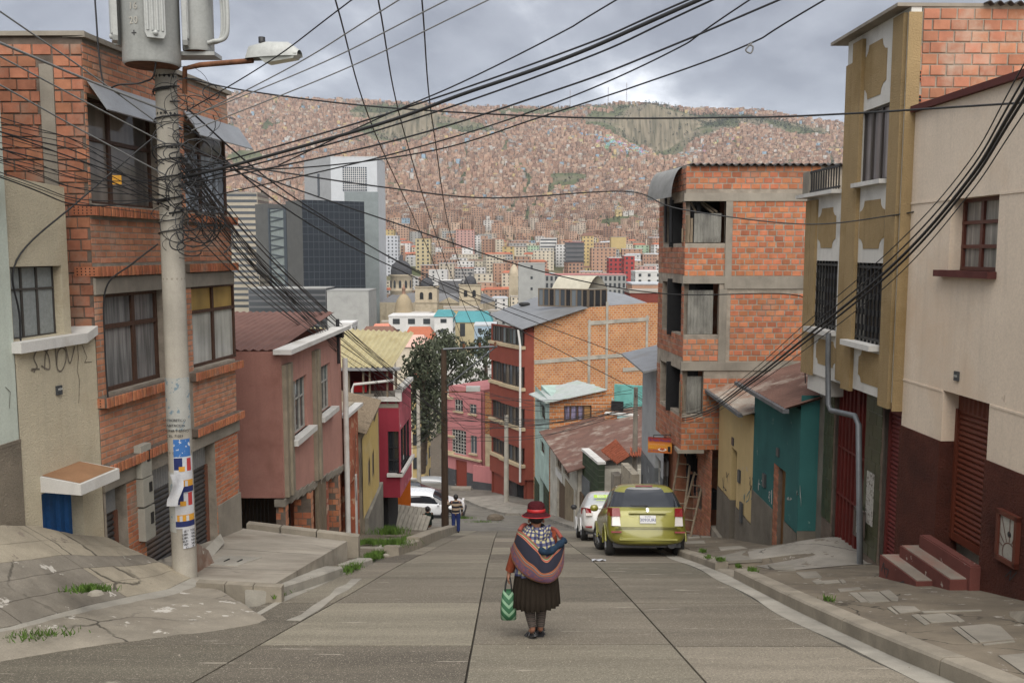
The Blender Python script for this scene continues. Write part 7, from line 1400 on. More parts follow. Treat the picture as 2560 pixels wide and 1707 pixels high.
# ================================================================== vehicles
random.seed(9)
def paint(name, col, metal=.0, rough=.32):
	m = plain(name, col, rough, metal, .5, coat=.8); return m
m_tyre = plain('tyre_rubber', (.02, .02, .02), .8); m_rim = plain('alloy_rim', (.34, .35, .36), .35, .7); m_trim = plain('black_trim', (.018, .018, .02), .55)
m_tail = plain('tail_lamp_red', (.20, .006, .008), .3, coat=.15); m_lampw = plain('lamp_clear', (.62, .58, .55), .15, coat=.8); m_chrome = plain('chrome', (.6, .6, .62), .15, 1.0); m_plate = plain('plate_white', (.70, .70, .70), .4); m_pblue = plain('plate_blue', (.02, .03, .14), .5)
def subdivided(me, lv=2):
	o = bpy.data.objects.new('tmp', me); COL.objects.link(o); s = o.modifiers.new('s', 'SUBSURF'); s.levels = lv; s.render_levels = lv; bpy.context.view_layer.update()
	r_ = bpy.data.meshes.new_from_object(o.evaluated_get(bpy.context.evaluated_depsgraph_get())); bpy.data.objects.remove(o); return r_
def make_car(root, st, body_m, glass_m, wheels, wr=.315, ww=.2, clad=None, panes=(), steer=0.0):
	"""st: rings (ylow, ybelt, yroof, w, zlow, zbelt, wbelt, zroof, wroof); panes: {segment index: name} for side glass"""
	mb = MB(); rings = []
	for (yl, yb, yr, w, zl, zb, wb, zr, wr_) in st:
		half = [(0, yl, zl), (w * .78, yl, zl), (w * .985, yl, zl + .14), (w, yl * .9 + yb * .1, (zl + .16 + zb) / 2 - .04), (w * .985, (yl + yb) / 2 if abs(yl - yb) < .3 else yb, zb - .1), (wb, yb, zb), (wr_, yr, zr - .07), (wr_ * .78, yr, zr - .006), (0, yr, zr + .012)]
		rings.append([Vector(p) for p in half] + [Vector((-p[0], p[1], p[2])) for p in half[-2:0:-1]])
	n = len(rings[0]); V = [p for r_ in rings for p in r_]; F = []; Mi = []; names = {0: 'body'}; nxt = 1
	for i in range(len(rings) - 1):
		for j in range(n):
			F.append((i*n + j, i*n + (j+1) % n, (i+1)*n + (j+1) % n, (i+1)*n + j)); mi = 0
			if i in panes and j in (5, n - 6):
				key = (i, j)
				mi = [k for k, v in names.items() if v == key]; mi = mi[0] if mi else None
				if mi is None: mi = nxt; names[nxt] = key; nxt += 1
			if panes.get((i, 'front')) and j in (5, 6, 7, n - 8, n - 7, n - 6):
				wn = 'windscreen' if i > 2 else 'rear_window'; mi = [k for k, v in names.items() if v == wn]; mi = mi[0] if mi else None
				if mi is None: mi = nxt; names[nxt] = wn; nxt += 1
			Mi.append(mi)
	for end, base in ((0, 0), (1, (len(rings) - 1) * n)):
		for j in range(8):
			a, b_, c, d = base + j, base + j + 1, base + (n - j - 1) % n if j else base, base + (n - j) % n
			q = [a, b_, base + (n - j - 1) % n, base + (n - j) % n]; q = list(dict.fromkeys(q)); q = q if end == 0 else q[::-1]
			mi = 0
			if end == 0 and j in (5, 6) and panes.get('rear'): mi = [k for k, v in names.items() if v == 'rear_window']; mi = mi[0] if mi else None
			if mi is None: mi = nxt; names[nxt] = 'rear_window'; nxt += 1
			F.append(tuple(q)); Mi.append(mi)
	me = bpy.data.meshes.new('car'); me.from_pydata([tuple(v) for v in V], [], F)
	for _ in range(nxt): me.materials.append(body_m)
	me.polygons.foreach_set('material_index', Mi); bm = bmesh.new(); bm.from_mesh(me); bmesh.ops.recalc_face_normals(bm, faces=bm.faces); bm.to_mesh(me); bm.free(); me = subdivided(me)
	for k in range(nxt):
		q = MB(); q.smooth = True; vm = {}
		for p in me.polygons:
			if p.material_index != k: continue
			if k == 0 and abs(p.center.x) > .55 and any((p.center.y - wy) ** 2 + (p.center.z - wr) ** 2 < (wr + .035) ** 2 for wy in wheels): continue
			f = []
			for v in p.vertices:
				if v not in vm: vm[v] = len(q.v); c = me.vertices[v].co; q.v.append(tuple(c))
				f.append(vm[v])
			q.f.append(tuple(f)); q.m.append(0); q.sm.append(True)
		nm = names[k]; q.build(nm if isinstance(nm, str) else 'side_window', body_m if k == 0 else glass_m, root)
	W_ = st[len(st) // 2][3]
	ub = MB(); ub.box((-W_ + .14, min(s[0] for s in st) + .25, .2), (W_ - .14, max(s[0] for s in st) - .25, .62)); ub.build('underbody', m_trim, root)
	for wy in wheels:
		for sx in (-1, 1):
			A = Matrix(((0, 0, sx), (0, 1, 0), (1, 0, 0)));
			if wy > 0 and steer: A = Matrix.Rotation(steer, 3, 'Z') @ A
			c = Vector((sx * (W_ - ww / 2 - .015), wy, wr)); t = MB(); t.lathe([(wr * .62, -ww / 2), (wr * .9, -ww / 2), (wr, -ww * .36), (wr, ww * .36), (wr * .92, ww / 2), (wr * .64, ww / 2 - .01), (wr * .62, -ww / 2)], c, 26, A); wh = t.build('wheel', m_tyre, root)
			t = MB(); t.lathe([(wr * .64, ww * .3), (wr * .6, ww * .46), (wr * .52, ww * .34), (.0, ww * .30)], c, 20, A)
			for k in range(5): a = 1.2566 * k; e = A @ Vector((math.cos(a) * wr * .6, math.sin(a) * wr * .6, ww * .44)); t.tube([c + A @ Vector((0, 0, ww * .44)), c + e], .028, 4)
			t.build('rim', m_rim, wh)
			l_ = MB(); l_.tube([(sx * (W_ + .002), wy + (wr + .05) * math.cos(R(x)), wr + (wr + .05) * math.sin(R(x))) for x in range(-8, 190, 11)], .028 if clad is None else .045, 6); l_.build('wheel_arch', clad or body_m, root)
	return root
def pbox(root, name, mat, a, b_, par=None):
	mb = MB(); mb.box(a, b_); return mb.build(name, mat, par or root)
# ---- yellow-green hatchback, tail to the camera
slope_at = lambda y: math.atan2(road_z(y + 1) - road_z(y - 1), 2)
cx_, cy_ = 2.96, 20.2
car = thing('hatchback', 'yellow-green hatchback parked at the right kerb, seen from behind', 'car', (cx_, cy_, road_z(cy_))); car.rotation_euler = (slope_at(cy_), 0, R(-1.2))
m_lime = paint('lime_metallic', (.225, .212, .030), .25, .36)
st = [(-2.04, -1.95, -1.50, .80, .30, 1.0, .80, 1.50, .66), (-1.85, -1.80, -1.36, .862, .22, 1.0, .825, 1.56, .66), (-1.0, -1.0, -.95, .872, .2, .98, .81, 1.585, .60), (-.1, -.1, -.1, .872, .2, .95, .81, 1.575, .61), (.75, .8, .35, .872, .2, .93, .81, 1.53, .60), (1.3, 1.25, 1.05, .868, .2, .92, .79, 1.08, .66), (1.85, 1.8, 1.75, .82, .24, .86, .72, .92, .58), (2.1, 2.06, 2.0, .68, .32, .72, .60, .78, .5)]
make_car(car, st, m_lime, g_dark, (-1.25, 1.25), panes={0: 1, 1: 1, 2: 1, 3: 1, 'rear': 1, (4, 'front'): 1}, steer=R(16))
for sx in (-1, 1):
	for z0, z1, m_, nm in ((.86, 1.04, m_tail, 'tail_lamp'), (.66, .86, m_lampw, 'reverse_lamp')):
		mb = MB(); mb.hexa([(sx * .58, -2.005, z0), (sx * .76, -1.985, z0), (sx * .845, -1.75, z0 + .02), (sx * .6, -1.75, z0), (sx * .60, -1.985, z1), (sx * .755, -1.96, z1), (sx * .83, -1.72, z1), (sx * .6, -1.7, z1)]); recalc(mb.build(nm, m_, car))
	pbox(car, 'reflector', m_tail, (sx * .68 - .11, -2.055, .515), (sx * .68 + .11, -2.0, .55))
	mb = MB(); mb.lathe([(.02, -.1), (.1, -.07), (.12, 0), (.1, .07), (.02, .1)], (sx * .96, .62, 1.02), 12, Matrix(((0, 0, 1), (.45, 0, 0), (0, .7, 0)))); mb.build('wing_mirror', m_trim if sx > 0 else m_lime, car)
pbox(car, 'bumper_groove', plain('shadow_gap', (.1, .09, .02), .6), (-.7, -2.062, .60), (.7, -2.0, .608)); pbox(car, 'bumper_lip', m_lime, (-.62, -2.075, .36), (.62, -1.95, .40)); pbox(car, 'plate_recess', m_lime, (-.40, -2.035, .92), (.40, -1.95, .95)); pbox(car, 'tailgate_seam', MATS['shadow_gap'], (-.63, -2.047, .63), (.63, -1.98, .637))
np_ = pbox(car, 'number_plate', m_plate, (-.17, -2.062, .72), (.17, -2.03, .885)); rt = (math.pi / 2, 0, 0); text_part(np_, '3093URI', m_pblue, (0, -2.064, .785), rt, .098); text_part(np_, 'BOLIVIA', m_pblue, (0, -2.064, .86), rt, .034)
text_part(car, 'SUZUKI', m_chrome, (-.47, -2.03, .905), rt, .042); text_part(car, 'Lasser', m_chrome, (-.5, -2.04, .845), rt, .045); text_part(car, 'SX4', m_trim, (.5, -2.03, .885), rt, .042)
em = MB()
for q in ([(-.03, .03), (.005, .05), (.04, .02), (.0, .012)], [(-.04, -.02), (.0, -.012), (.03, -.03), (-.005, -.05)], [(-.03, .03), (-.035, .01), (.03, -.03), (.035, -.01)]): em.prism([(x, -2.005, 1.0 + z) for x, z in q], (0, -.012, 0))
for o in car.children:
	if o.parent is car and o.name.startswith(('number_plate',)): pass
em.build('emblem', m_chrome, car); pbox(car, 'brake_lamp', m_tail, (-.19, -1.52, 1.505), (.19, -1.45, 1.535)); mb = MB(); mb.tube([(.02, -1.93, 1.09), (-.2, -1.92, 1.075), (-.36, -1.91, 1.10)], [.022, .016, .01], 5); mb.build('wiper', m_trim, car); mb = MB(); mb.tube([(.0, -1.2, 1.57), (.0, -1.32, 1.78)], .008, 4); mb.build('aerial', m_trim, car); mb = MB(); mb.lathe([(.1, -.02), (.1, .3)], (.52, -1.9, .28), 12, Matrix(((1, 0, 0), (0, 0, 1), (0, 1, 0)))); mb.build('silencer', m_trim, car)
# ---- white saloon in front of it
cx_, cy_ = 2.98, 27.3
car = thing('saloon', 'white saloon with green lettering on its rear window, in front of the hatchback', 'car', (cx_, cy_, road_z(cy_))); car.rotation_euler = (slope_at(cy_), 0, R(-1))
m_wht2 = paint('white_car_paint', (.60, .60, .585), 0, .3); glw = glass('white_film_glass', (.50, .52, .52), .25)
st = [(-1.98, -1.95, -1.93, .74, .32, .98, .66, 1.03, .6), (-1.8, -1.78, -1.75, .84, .22, 1.02, .76, 1.07, .68), (-1.25, -1.3, -.95, .868, .2, 1.02, .79, 1.40, .56), (-.7, -.7, -.55, .868, .2, .98, .8, 1.51, .58), (.1, .1, .1, .868, .2, .95, .8, 1.51, .59), (.9, .95, .5, .868, .2, .92, .79, 1.44, .58), (1.4, 1.35, 1.3, .85, .2, .9, .77, .98, .66), (2.0, 1.95, 1.9, .7, .3, .72, .62, .8, .5)]
make_car(car, st, m_wht2, glw, (-1.2, 1.25), panes={2: 1, 3: 1, 4: 1, (1, 'front'): 1, (5, 'front'): 1})
for sx in (-1, 1):
	mb = MB(); mb.hexa([(sx * .56, -1.985, .74), (sx * .72, -1.95, .76), (sx * .86, -1.55, .8), (sx * .6, -1.6, .74), (sx * .60, -1.96, .95), (sx * .74, -1.9, .98), (sx * .85, -1.5, .98), (sx * .6, -1.6, .95)]); recalc(mb.build('tail_lamp', m_tail, car)); pbox(car, 'reverse_lamp', m_lampw, (sx * .64 - .1, -1.99, .74), (sx * .64 + .1, -1.9, .82)); pbox(car, 'reflector', m_tail, (sx * .66 - .1, -2.0, .40), (sx * .66 + .1, -1.9, .44)); mb = MB(); mb.lathe([(.02, -.1), (.1, -.06), (.1, .06), (.02, .1)], (sx * .96, .7, 1.0), 10, Matrix(((0, 0, 1), (.6, 0, 0), (0, .8, 0)))); mb.build('wing_mirror', m_trim, car)
pbox(car, 'chrome_strip', m_chrome, (-.5, -1.975, .96), (.5, -1.93, .985)); m_ggrn = plain('sticker_green', (.42, .62, .06), .5)
rr = (R(50), 0, 0); mb = MB(); mb.prism([Matrix.Rotation(R(50), 3, 'X') @ Vector(q) + Vector((-.0, -1.42, 1.31)) for q in ((-.46, -.05, .0), (.46, -.05, 0), (.46, .07, 0), (-.46, .07, 0))], (0, -.004, .004)); stk = recalc(mb.build('window_sticker', m_ggrn, car)); text_part(stk, '800-1', plain('sticker_white', (.75, .75, .7), .5), (-.2, -1.425, 1.32), rr, .14); text_part(stk, 'www.ali', m_ggrn, (-.22, -1.52, 1.21), rr, .11)
# ---- white SUV crossing below
cx_, cy_ = -5.0, 50.6
car = thing('suv', 'white SUV crossing the street below, behind the wooden pole', 'car', (cx_, cy_, road_z(cy_) + .02)); car.rotation_euler = (0, R(2), R(-92))
m_suvw = paint('suv_white', (.66, .67, .68), 0, .28)
st = [(-2.2, -2.15, -1.75, .80, .36, 1.05, .74, 1.52, .55), (-2.0, -1.98, -1.6, .90, .26, 1.05, .84, 1.60, .62), (-1.1, -1.1, -1.05, .925, .24, 1.03, .86, 1.66, .66), (-.1, -.1, -.1, .925, .24, 1.0, .86, 1.66, .67), (.8, .85, .35, .925, .24, .98, .86, 1.60, .66), (1.4, 1.35, 1.25, .92, .24, .98, .84, 1.10, .72), (1.95, 1.9, 1.85, .87, .28, .92, .78, .99, .62), (2.25, 2.2, 2.15, .72, .36, .76, .62, .82, .5)]
make_car(car, st, m_suvw, g_dark, (-1.33, 1.34), wr=.36, ww=.23, clad=m_trim, panes={1: 1, 2: 1, 3: 1, 'rear': 1, (4, 'front'): 1})
for sx in (-1, 1):
	pbox(car, 'sill_cladding', m_trim, (sx * .93 - .03, -.95, .25), (sx * .93 + .02, .95, .42)); pbox(car, 'headlamp', m_lampw, (sx * .62 - .2, 2.02, .78), (sx * .62 + .22, 2.14, .9)); mb = MB(); mb.lathe([(.02, -.1), (.11, -.06), (.11, .06), (.02, .1)], (sx * 1.0, .78, 1.06), 10, Matrix(((0, 0, 1), (.6, 0, 0), (0, .8, 0)))); mb.build('wing_mirror', m_suvw, car); pbox(car, 'door_handle', m_trim, (sx * .935 - .015, .0, .88), (sx * .935 + .02, .22, .91)); pbox(car, 'door_handle', m_trim, (sx * .935 - .015, -.95, .9), (sx * .935 + .02, -.75, .93))
pbox(car, 'front_bumper', m_trim, (-.75, 2.1, .32), (.75, 2.27, .5))
# ---- parked cars glimpsed beyond
for lab, col, u, v, d, rz in (('dark car roof showing over the white SUV', (.03, .035, .04), 1036, 1262, 61, 80), ('silver car half hidden behind the pink corner building', (.42, .43, .43), 1096, 1240, 74, 95), ('white van parked behind the brown hoarding', (.62, .62, .6), 1035, 1240, 80, 85)):
	p = PY(u, v, d); car = thing('parked_car', lab, 'car', p); car.rotation_euler = (0, 0, R(-rz)); make_car(car, [(a - .0, b_, c, w, zl, zb, wb, zr, w_) for a, b_, c, w, zl, zb, wb, zr, w_ in st], paint('far_paint_%d' % u, col), g_dark, (-1.3, 1.3), panes={1: 1, 2: 1, 3: 1, 'rear': 1, (4, 'front'): 1})
# ================================================================== people
random.seed(14)
def skin_body(name, V, E, mat, parent, sub=2):
	"""one continuous body: joints with radii, grown by a Skin modifier and smoothed"""
	k = list(V); ix = {n: i for i, n in enumerate(k)}; me = bpy.data.meshes.new(name); me.from_pydata([V[n][0] for n in k], [(ix[a], ix[b_]) for a, b_ in E], [])
	o = bpy.data.objects.new(name, me); COL.objects.link(o); o.modifiers.new('skin', 'SKIN')
	for n in k:
		sv = me.skin_vertices[0].data[ix[n]]; r_ = V[n][1]; sv.radius = r_ if isinstance(r_, tuple) else (r_, r_); sv.use_root = (n == 'pelvis')
	s = o.modifiers.new('sub', 'SUBSURF'); s.levels = sub; s.render_levels = sub; bpy.context.view_layer.update()
	m2 = bpy.data.meshes.new_from_object(o.evaluated_get(bpy.context.evaluated_depsgraph_get())); bpy.data.objects.remove(o); m2.materials.clear(); m2.materials.append(mat); m2.polygons.foreach_set('use_smooth', [True] * len(m2.polygons)); m2.name = name
	r_ = bpy.data.objects.new(name, m2); COL.objects.link(r_); r_.parent = parent; return r_
m_skin = plain('skin', (.22, .10, .06), .6); m_hair = plain('hair_black', (.012, .010, .010), .5)
def fabric(name, col, var=.2, scale=40, **k): return matte(name, col, var=var, scale=scale, fine=260, rough=.95, bump=.6, bdist=.002, coord='Object', spec=.15, **k)
def body_joints(h, la, ra, lf, rf, head=(0, 0)):
	s = h / 1.6; Q = lambda x, y, z: (x * s, y * s, z * s)
	V = {'pelvis': (Q(0, 0, .86), .12 * s), 'waist': (Q(0, .01, 1.0), .115 * s), 'chest': (Q(0, .01, 1.2), .135 * s), 'neckb': (Q(0, .0, 1.34), .07 * s), 'neck': (Q(0, .02, 1.39), .05 * s), 'skull': (Q(head[0], .03 + head[1], 1.48), .085 * s), 'crown': (Q(head[0], .03 + head[1], 1.56), .06 * s)}
	E = [('pelvis', 'waist'), ('waist', 'chest'), ('chest', 'neckb'), ('neckb', 'neck'), ('neck', 'skull'), ('skull', 'crown')]
	for sd, x, arm, ft in (('l', -1, la, lf), ('r', 1, ra, rf)):
		V[sd + 'sh'] = (Q(x * .16, 0, 1.28), .062 * s); V[sd + 'el'] = (Q(*arm[0]), .042 * s); V[sd + 'wr'] = (Q(*arm[1]), .027 * s); V[sd + 'palm'] = (Q(*arm[2]), .03 * s); E += [('chest', sd + 'sh'), (sd + 'sh', sd + 'el'), (sd + 'el', sd + 'wr'), (sd + 'wr', sd + 'palm')]
		pl, el = Vector(Q(*arm[2])), Vector(Q(*arm[1])); dr = (pl - el).normalized(); sdv = dr.cross(Vector((1, 0, 0))).normalized()
		for i, (off, ln) in enumerate(((-.028, .055), (-.010, .065), (.010, .062), (.028, .05))):
			a = pl + dr * .03 * s + sdv * off * s; b_ = a + dr * ln * .6 * s + Vector((-x * .008, 0, 0)); c = b_ + dr * ln * .4 * s + Vector((-x * .022, 0, 0)) * s
			V[f'{sd}f{i}a'] = (tuple(a), .0095 * s); V[f'{sd}f{i}b'] = (tuple(b_), .0088 * s); V[f'{sd}f{i}c'] = (tuple(c), .007 * s); E += [(sd + 'palm', f'{sd}f{i}a'), (f'{sd}f{i}a', f'{sd}f{i}b'), (f'{sd}f{i}b', f'{sd}f{i}c')]
		a = pl + sdv * .04 * s; b_ = a + dr * .035 * s + sdv * .015 * s; V[sd + 'th'] = (tuple(a), .011 * s); V[sd + 'th2'] = (tuple(b_), .009 * s); E += [(sd + 'palm', sd + 'th'), (sd + 'th', sd + 'th2')]
		kn, an, toe = ft; V[sd + 'hip'] = (Q(x * .085, 0, .80), .092 * s); V[sd + 'kn'] = (Q(*kn), .056 * s); V[sd + 'calf'] = (Q(*[lerp(kn[i], an[i], .35) for i in range(3)]), .055 * s); V[sd + 'an'] = (Q(*an), .037 * s); V[sd + 'toe'] = (Q(*toe), .035 * s); E += [('pelvis', sd + 'hip'), (sd + 'hip', sd + 'kn'), (sd + 'kn', sd + 'calf'), (sd + 'calf', sd + 'an'), (sd + 'an', sd + 'toe')]
	return V, E
def face(root, c, s, yaw=0):                               # nose, eyes, mouth, ears on a head that looks along +y (turned by yaw)
	M = Matrix.Rotation(yaw, 3, 'Z'); P = lambda x, y, z: Vector(c) + M @ Vector((x * s, y * s, z * s))
	mb = MB(); mb.lathe([(.0, .0), (.014 * s, .006), (.004 * s, .045 * s)], P(0, .095, -.03), 6); mb.build('nose', m_skin, root)
	for x in (-1, 1):
		mb = MB(); mb.lathe([(0, -.01 * s), (.012 * s, 0), (0, .01 * s)], P(x * .032, .088, .0), 8); mb.build('eye', m_hair, root)
		mb = MB(); mb.lathe([(0, -.03 * s), (.014 * s, -.01), (.017 * s, .015 * s), (0, .03 * s)], P(x * .088, 0, -.01), 8); mb.build('ear', m_skin, root)
	mb = MB(); a, b_ = P(-.025, .088, -.055), P(.025, .088, -.055); mb.tube([a, b_], .005, 4); mb.build('mouth', plain('lip', (.16, .05, .045), .6), root)
# ---- the woman walking down the middle of the road
wp = G(1340, 1590); wm = thing('person', 'woman in dark red hat, woven shawl bundle and brown pleated skirt walking downhill', 'person', wp); wm.rotation_euler = (0, 0, R(2))
V, E = body_joints(1.36, ((-.26, -.01, 1.06), (-.335, .0, .84), (-.345, .0, .775)), ((.24, .10, 1.07), (.16, .30, 1.10), (.12, .34, 1.12)), ((-.10, .02, .46), (-.045, -.10, .13), (-.075, -.02, .07)), ((.07, .05, .46), (.055, .0, .095), (.055, .13, .03)))
for k in ('lwr', 'lpalm'): pass
bd = skin_body('body', V, E, m_skin, wm); face(bd, V['skull'][0], .85)
def hatfelt(): return fabric('red_felt', (.055, .008, .011), .35, 60)
hz = 1.335; hat = MB(); hat.lathe([(.072, .012), (.11, .004), (.146, -.022), (.150, -.030), (.146, -.034), (.11, -.012), (.094, .018), (.092, .06), (.086, .095), (.062, .117), (.03, .121), (0, .122)], (0, .03, hz), 30, Matrix.Rotation(R(-7), 3, 'X')); ho = hat.build('hat', hatfelt(), wm)
rb = MB(); rb.lathe([(.0935, .014), (.098, .018), (.097, .040), (.0935, .046)], (0, .03, hz), 30, Matrix.Rotation(R(-7), 3, 'X')); rb.build('ribbon', plain('red_ribbon', (.36, .012, .014), .5), ho); rb = MB(); rb.tube([Vector((.1495 * math.cos(a), .03 + .1495 * math.sin(a), hz - .029 - .018 * math.sin(a))) for a in [R(12 * i) for i in range(31)]], .005, 5); rb.build('brim_edge', MATS['red_ribbon'], ho)
hr = MB(); hr.lathe([(.03, -.07), (.07, -.04), (.088, .0), (.086, .03)], (0, .005, 1.30), 14); hr.build('hair', m_hair, wm)
# skirt: deep pleats
def ring(z, rx, ry, n=96, pl=0.0, k=24, ph=0.0, cx=0, cy=0): return [(cx + (rx + pl * math.sin(k * a + ph + .6 * math.sin(3 * a))) * math.cos(a), cy + (ry + pl * math.sin(k * a + ph + .6 * math.sin(3 * a))) * math.sin(a), z) for a in [2 * math.pi * i / n for i in range(n)]]
sk = MB(); sk.grid([ring(.80, .165, .13, pl=.002), ring(.74, .20, .16, pl=.006), ring(.66, .222, .19, pl=.010), ring(.55, .234, .205, pl=.013, ph=.2), ring(.46, .236, .21, pl=.018, ph=.35), ring(.365, .240, .222, pl=.021, ph=.45), ring(.358, .234, .216, pl=.021, ph=.45)], closed=True)
skm = fabric('brown_wool', (.024, .018, .013), .25, 12, stretch=(9, 9, .6)); o = sk.build('skirt', skm, wm)
o.data.vertices.foreach_get
for v in o.data.vertices:                                   # hem lifts a little to one side
	if v.co.z < .5: v.co.z += .035 * (v.co.x / .25) * (.5 - v.co.z) / .18 * .5
# leggings with woven bands, sandals
def leggings_mat():
	m, nt, N, L, b = _nodes('woven_leggings'); b.inputs['Roughness'].default_value = .95; sp = N.new('ShaderNodeSeparateXYZ'); L.new(N.new('ShaderNodeTexCoord').outputs['Object'], sp.inputs[0]); w = N.new('ShaderNodeMath'); w.operation = 'MULTIPLY'; w.inputs[1].default_value = 26; L.new(sp.outputs[2], w.inputs[0]); f = N.new('ShaderNodeMath'); f.operation = 'FRACT'; L.new(w.outputs[0], f.inputs[0]); r_ = N.new('ShaderNodeValToRGB'); r_.color_ramp.interpolation = 'CONSTANT'; L.new(f.outputs[0], r_.inputs[0]); e = r_.color_ramp.elements; e[0].color = (.075, .058, .048, 1); e[1].position = .3; e[1].color = (.016, .014, .014, 1)
	for p, c in ((.55, (.12, .095, .075)), (.68, (.02, .017, .016)), (.85, (.06, .045, .038))): q = e.new(p); q.color = (*c, 1)
	L.new(r_.outputs[0], b.inputs['Base Color']); return m
lm = leggings_mat()
for sd, q in (('l', 1), ('r', 1)):
	kn, ca, an = [Vector(V[sd + n][0]) for n in ('kn', 'calf', 'an')]; t = MB(); t.tube([kn.lerp(Vector(V[sd + 'hip'][0]), .3), kn, kn.lerp(ca, .6), ca, ca.lerp(an, .5), an + Vector((0, 0, .03))], [.075, .066, .062, .060, .050, .044], 14); t.build('legging', lm, wm)
	toe = Vector(V[sd + 'toe'][0]); an2 = Vector(V[sd + 'an'][0]); f = (toe - an2); f.z = 0; f = (f.normalized() if f.length > .02 else Vector((0, 1, 0))); heel = Vector((an2.x, an2.y, 0)) - f * .05
	tilt = Vector((0, 0, -.9)) if sd == 'l' else Vector((0, 0, 0))
	d = (f + tilt * .75).normalized(); base = (an2 - f * .045 + Vector((0, 0, -.035))) if sd == 'l' else Vector((heel.x, heel.y, .012)); s_ = MB(); side = Vector((0, 0, 1)).cross(f).normalized(); up = d.cross(side) * -1; up = side.cross(d)
	out = []
	for i in range(17): a = math.pi * 2 * i / 16; out.append(base + d * (.095 + .125 * math.cos(a)) + side * (.045 * math.sin(a) * (1 + .15 * math.cos(a))))
	s_.prism(out[:-1], up.normalized() * -.022 if up.z > 0 else up.normalized() * .022); so = recalc(s_.build('sandal', m_trim, wm)); st_ = MB()
	for k in (.06, .15, .2): st_.tube([base + d * k + side * (.047 * x) + (Vector(up).normalized() * (1 if up.z >= 0 else -1)) * (.055 * (1 - x * x) + .004) for x in (-1, -.6, 0, .6, 1)], .012, 5)
	st_.build('strap', m_trim, so)
# red sleeve of the carrying arm, other arm folded in front
m_sleeve = fabric('rust_knit', (.19, .045, .022), .25, 30)
for sd in 'lr':
	sh, el, wr_ = [Vector(V[sd + n][0]) for n in ('sh', 'el', 'wr')]; t = MB(); t.tube([sh + Vector((0, 0, .02)), sh.lerp(el, .5), el, el.lerp(wr_, .5), wr_ + (wr_ - el).normalized() * -.01], [.075, .066, .058, .052, .046], 14); t.build('sleeve', m_sleeve, wm)
t = MB(); t.grid([ring(.74, .17, .135), ring(.85, .165, .13), ring(.98, .175, .135), ring(1.08, .17, .12), ring(1.15, .10, .085), ring(1.19, .06, .06)], closed=True); t.build('jacket', m_sleeve, wm)
# checked shawl
def plaid():
	m, nt, N, L, b = _nodes('plaid_wool'); b.inputs['Roughness'].default_value = .95; sp = N.new('ShaderNodeSeparateXYZ'); L.new(N.new('ShaderNodeTexCoord').outputs['UV'], sp.inputs[0]); outs = []
	for k in (0, 1):
		w = N.new('ShaderNodeMath'); w.operation = 'MULTIPLY'; w.inputs[1].default_value = 15; L.new(sp.outputs[k], w.inputs[0]); f = N.new('ShaderNodeMath'); f.operation = 'FRACT'; L.new(w.outputs[0], f.inputs[0]); c = N.new('ShaderNodeMath'); c.operation = 'LESS_THAN'; c.inputs[1].default_value = .45; L.new(f.outputs[0], c.inputs[0]); outs.append(c.outputs[0])
	ad = N.new('ShaderNodeMath'); ad.operation = 'ADD'; L.new(outs[0], ad.inputs[0]); L.new(outs[1], ad.inputs[1]); hf = N.new('ShaderNodeMath'); hf.operation = 'MULTIPLY'; hf.inputs[1].default_value = .5; L.new(ad.outputs[0], hf.inputs[0]); r_ = N.new('ShaderNodeValToRGB'); r_.color_ramp.interpolation = 'CONSTANT'; L.new(hf.outputs[0], r_.inputs[0]); e = r_.color_ramp.elements; e[0].color = (.38, .34, .20, 1); e[1].position = .3; e[1].color = (.075, .08, .14, 1); q = e.new(.8); q.color = (.018, .02, .06, 1); L.new(r_.outputs[0], b.inputs['Base Color']); return m
def uvgrid(mb_rows, name, mat, parent, closed=False, us=1.0, vs_=1.0):
	mb = MB(); mb.grid(mb_rows, closed=closed); o = mb.build(name, mat, parent); n = len(mb_rows[0]); uv = o.data.uv_layers.new(name='UVMap'); nr = len(mb_rows)
	for p in o.data.polygons:
		for li, vi in zip(p.loop_indices, p.vertices):
			i, j = divmod(vi, n); uu = j / (n if closed else n - 1)
			if closed and j == 0 and any(v % n == n - 1 for v in p.vertices): uu = 1.0
			uv.data[li].uv = (uu * us, i / (nr - 1) * vs_)
	return o
pm_ = plaid()
uvgrid([ring(1.215, .085, .085), ring(1.19, .115, .11), ring(1.15, .15, .13, pl=.006, k=7), ring(1.06, .20, .155, pl=.008, k=9), ring(.95, .215, .165, pl=.010, k=11), ring(.82, .222, .17, pl=.012, k=13), ring(.70, .235, .185, pl=.016, k=13)], 'shawl', pm_, wm, True, 1.3, .55)
rows = []
for i in range(7): rows.append([(.04 + .10 * math.cos(a) * (1 - .25 * i / 6) + .012 * math.sin(5 * a + i), -.07 - .085 * math.sin(math.pi * min(1, .25 + i / 7)) - .0 * a + .06 * (math.cos(a) ** 2), 1.225 - .045 * i + .02 * math.sin(3 * a)) for a in [math.pi * j / 14 for j in range(15)]])
uvgrid(rows, 'scarf', pm_, wm, False, .5, .45)
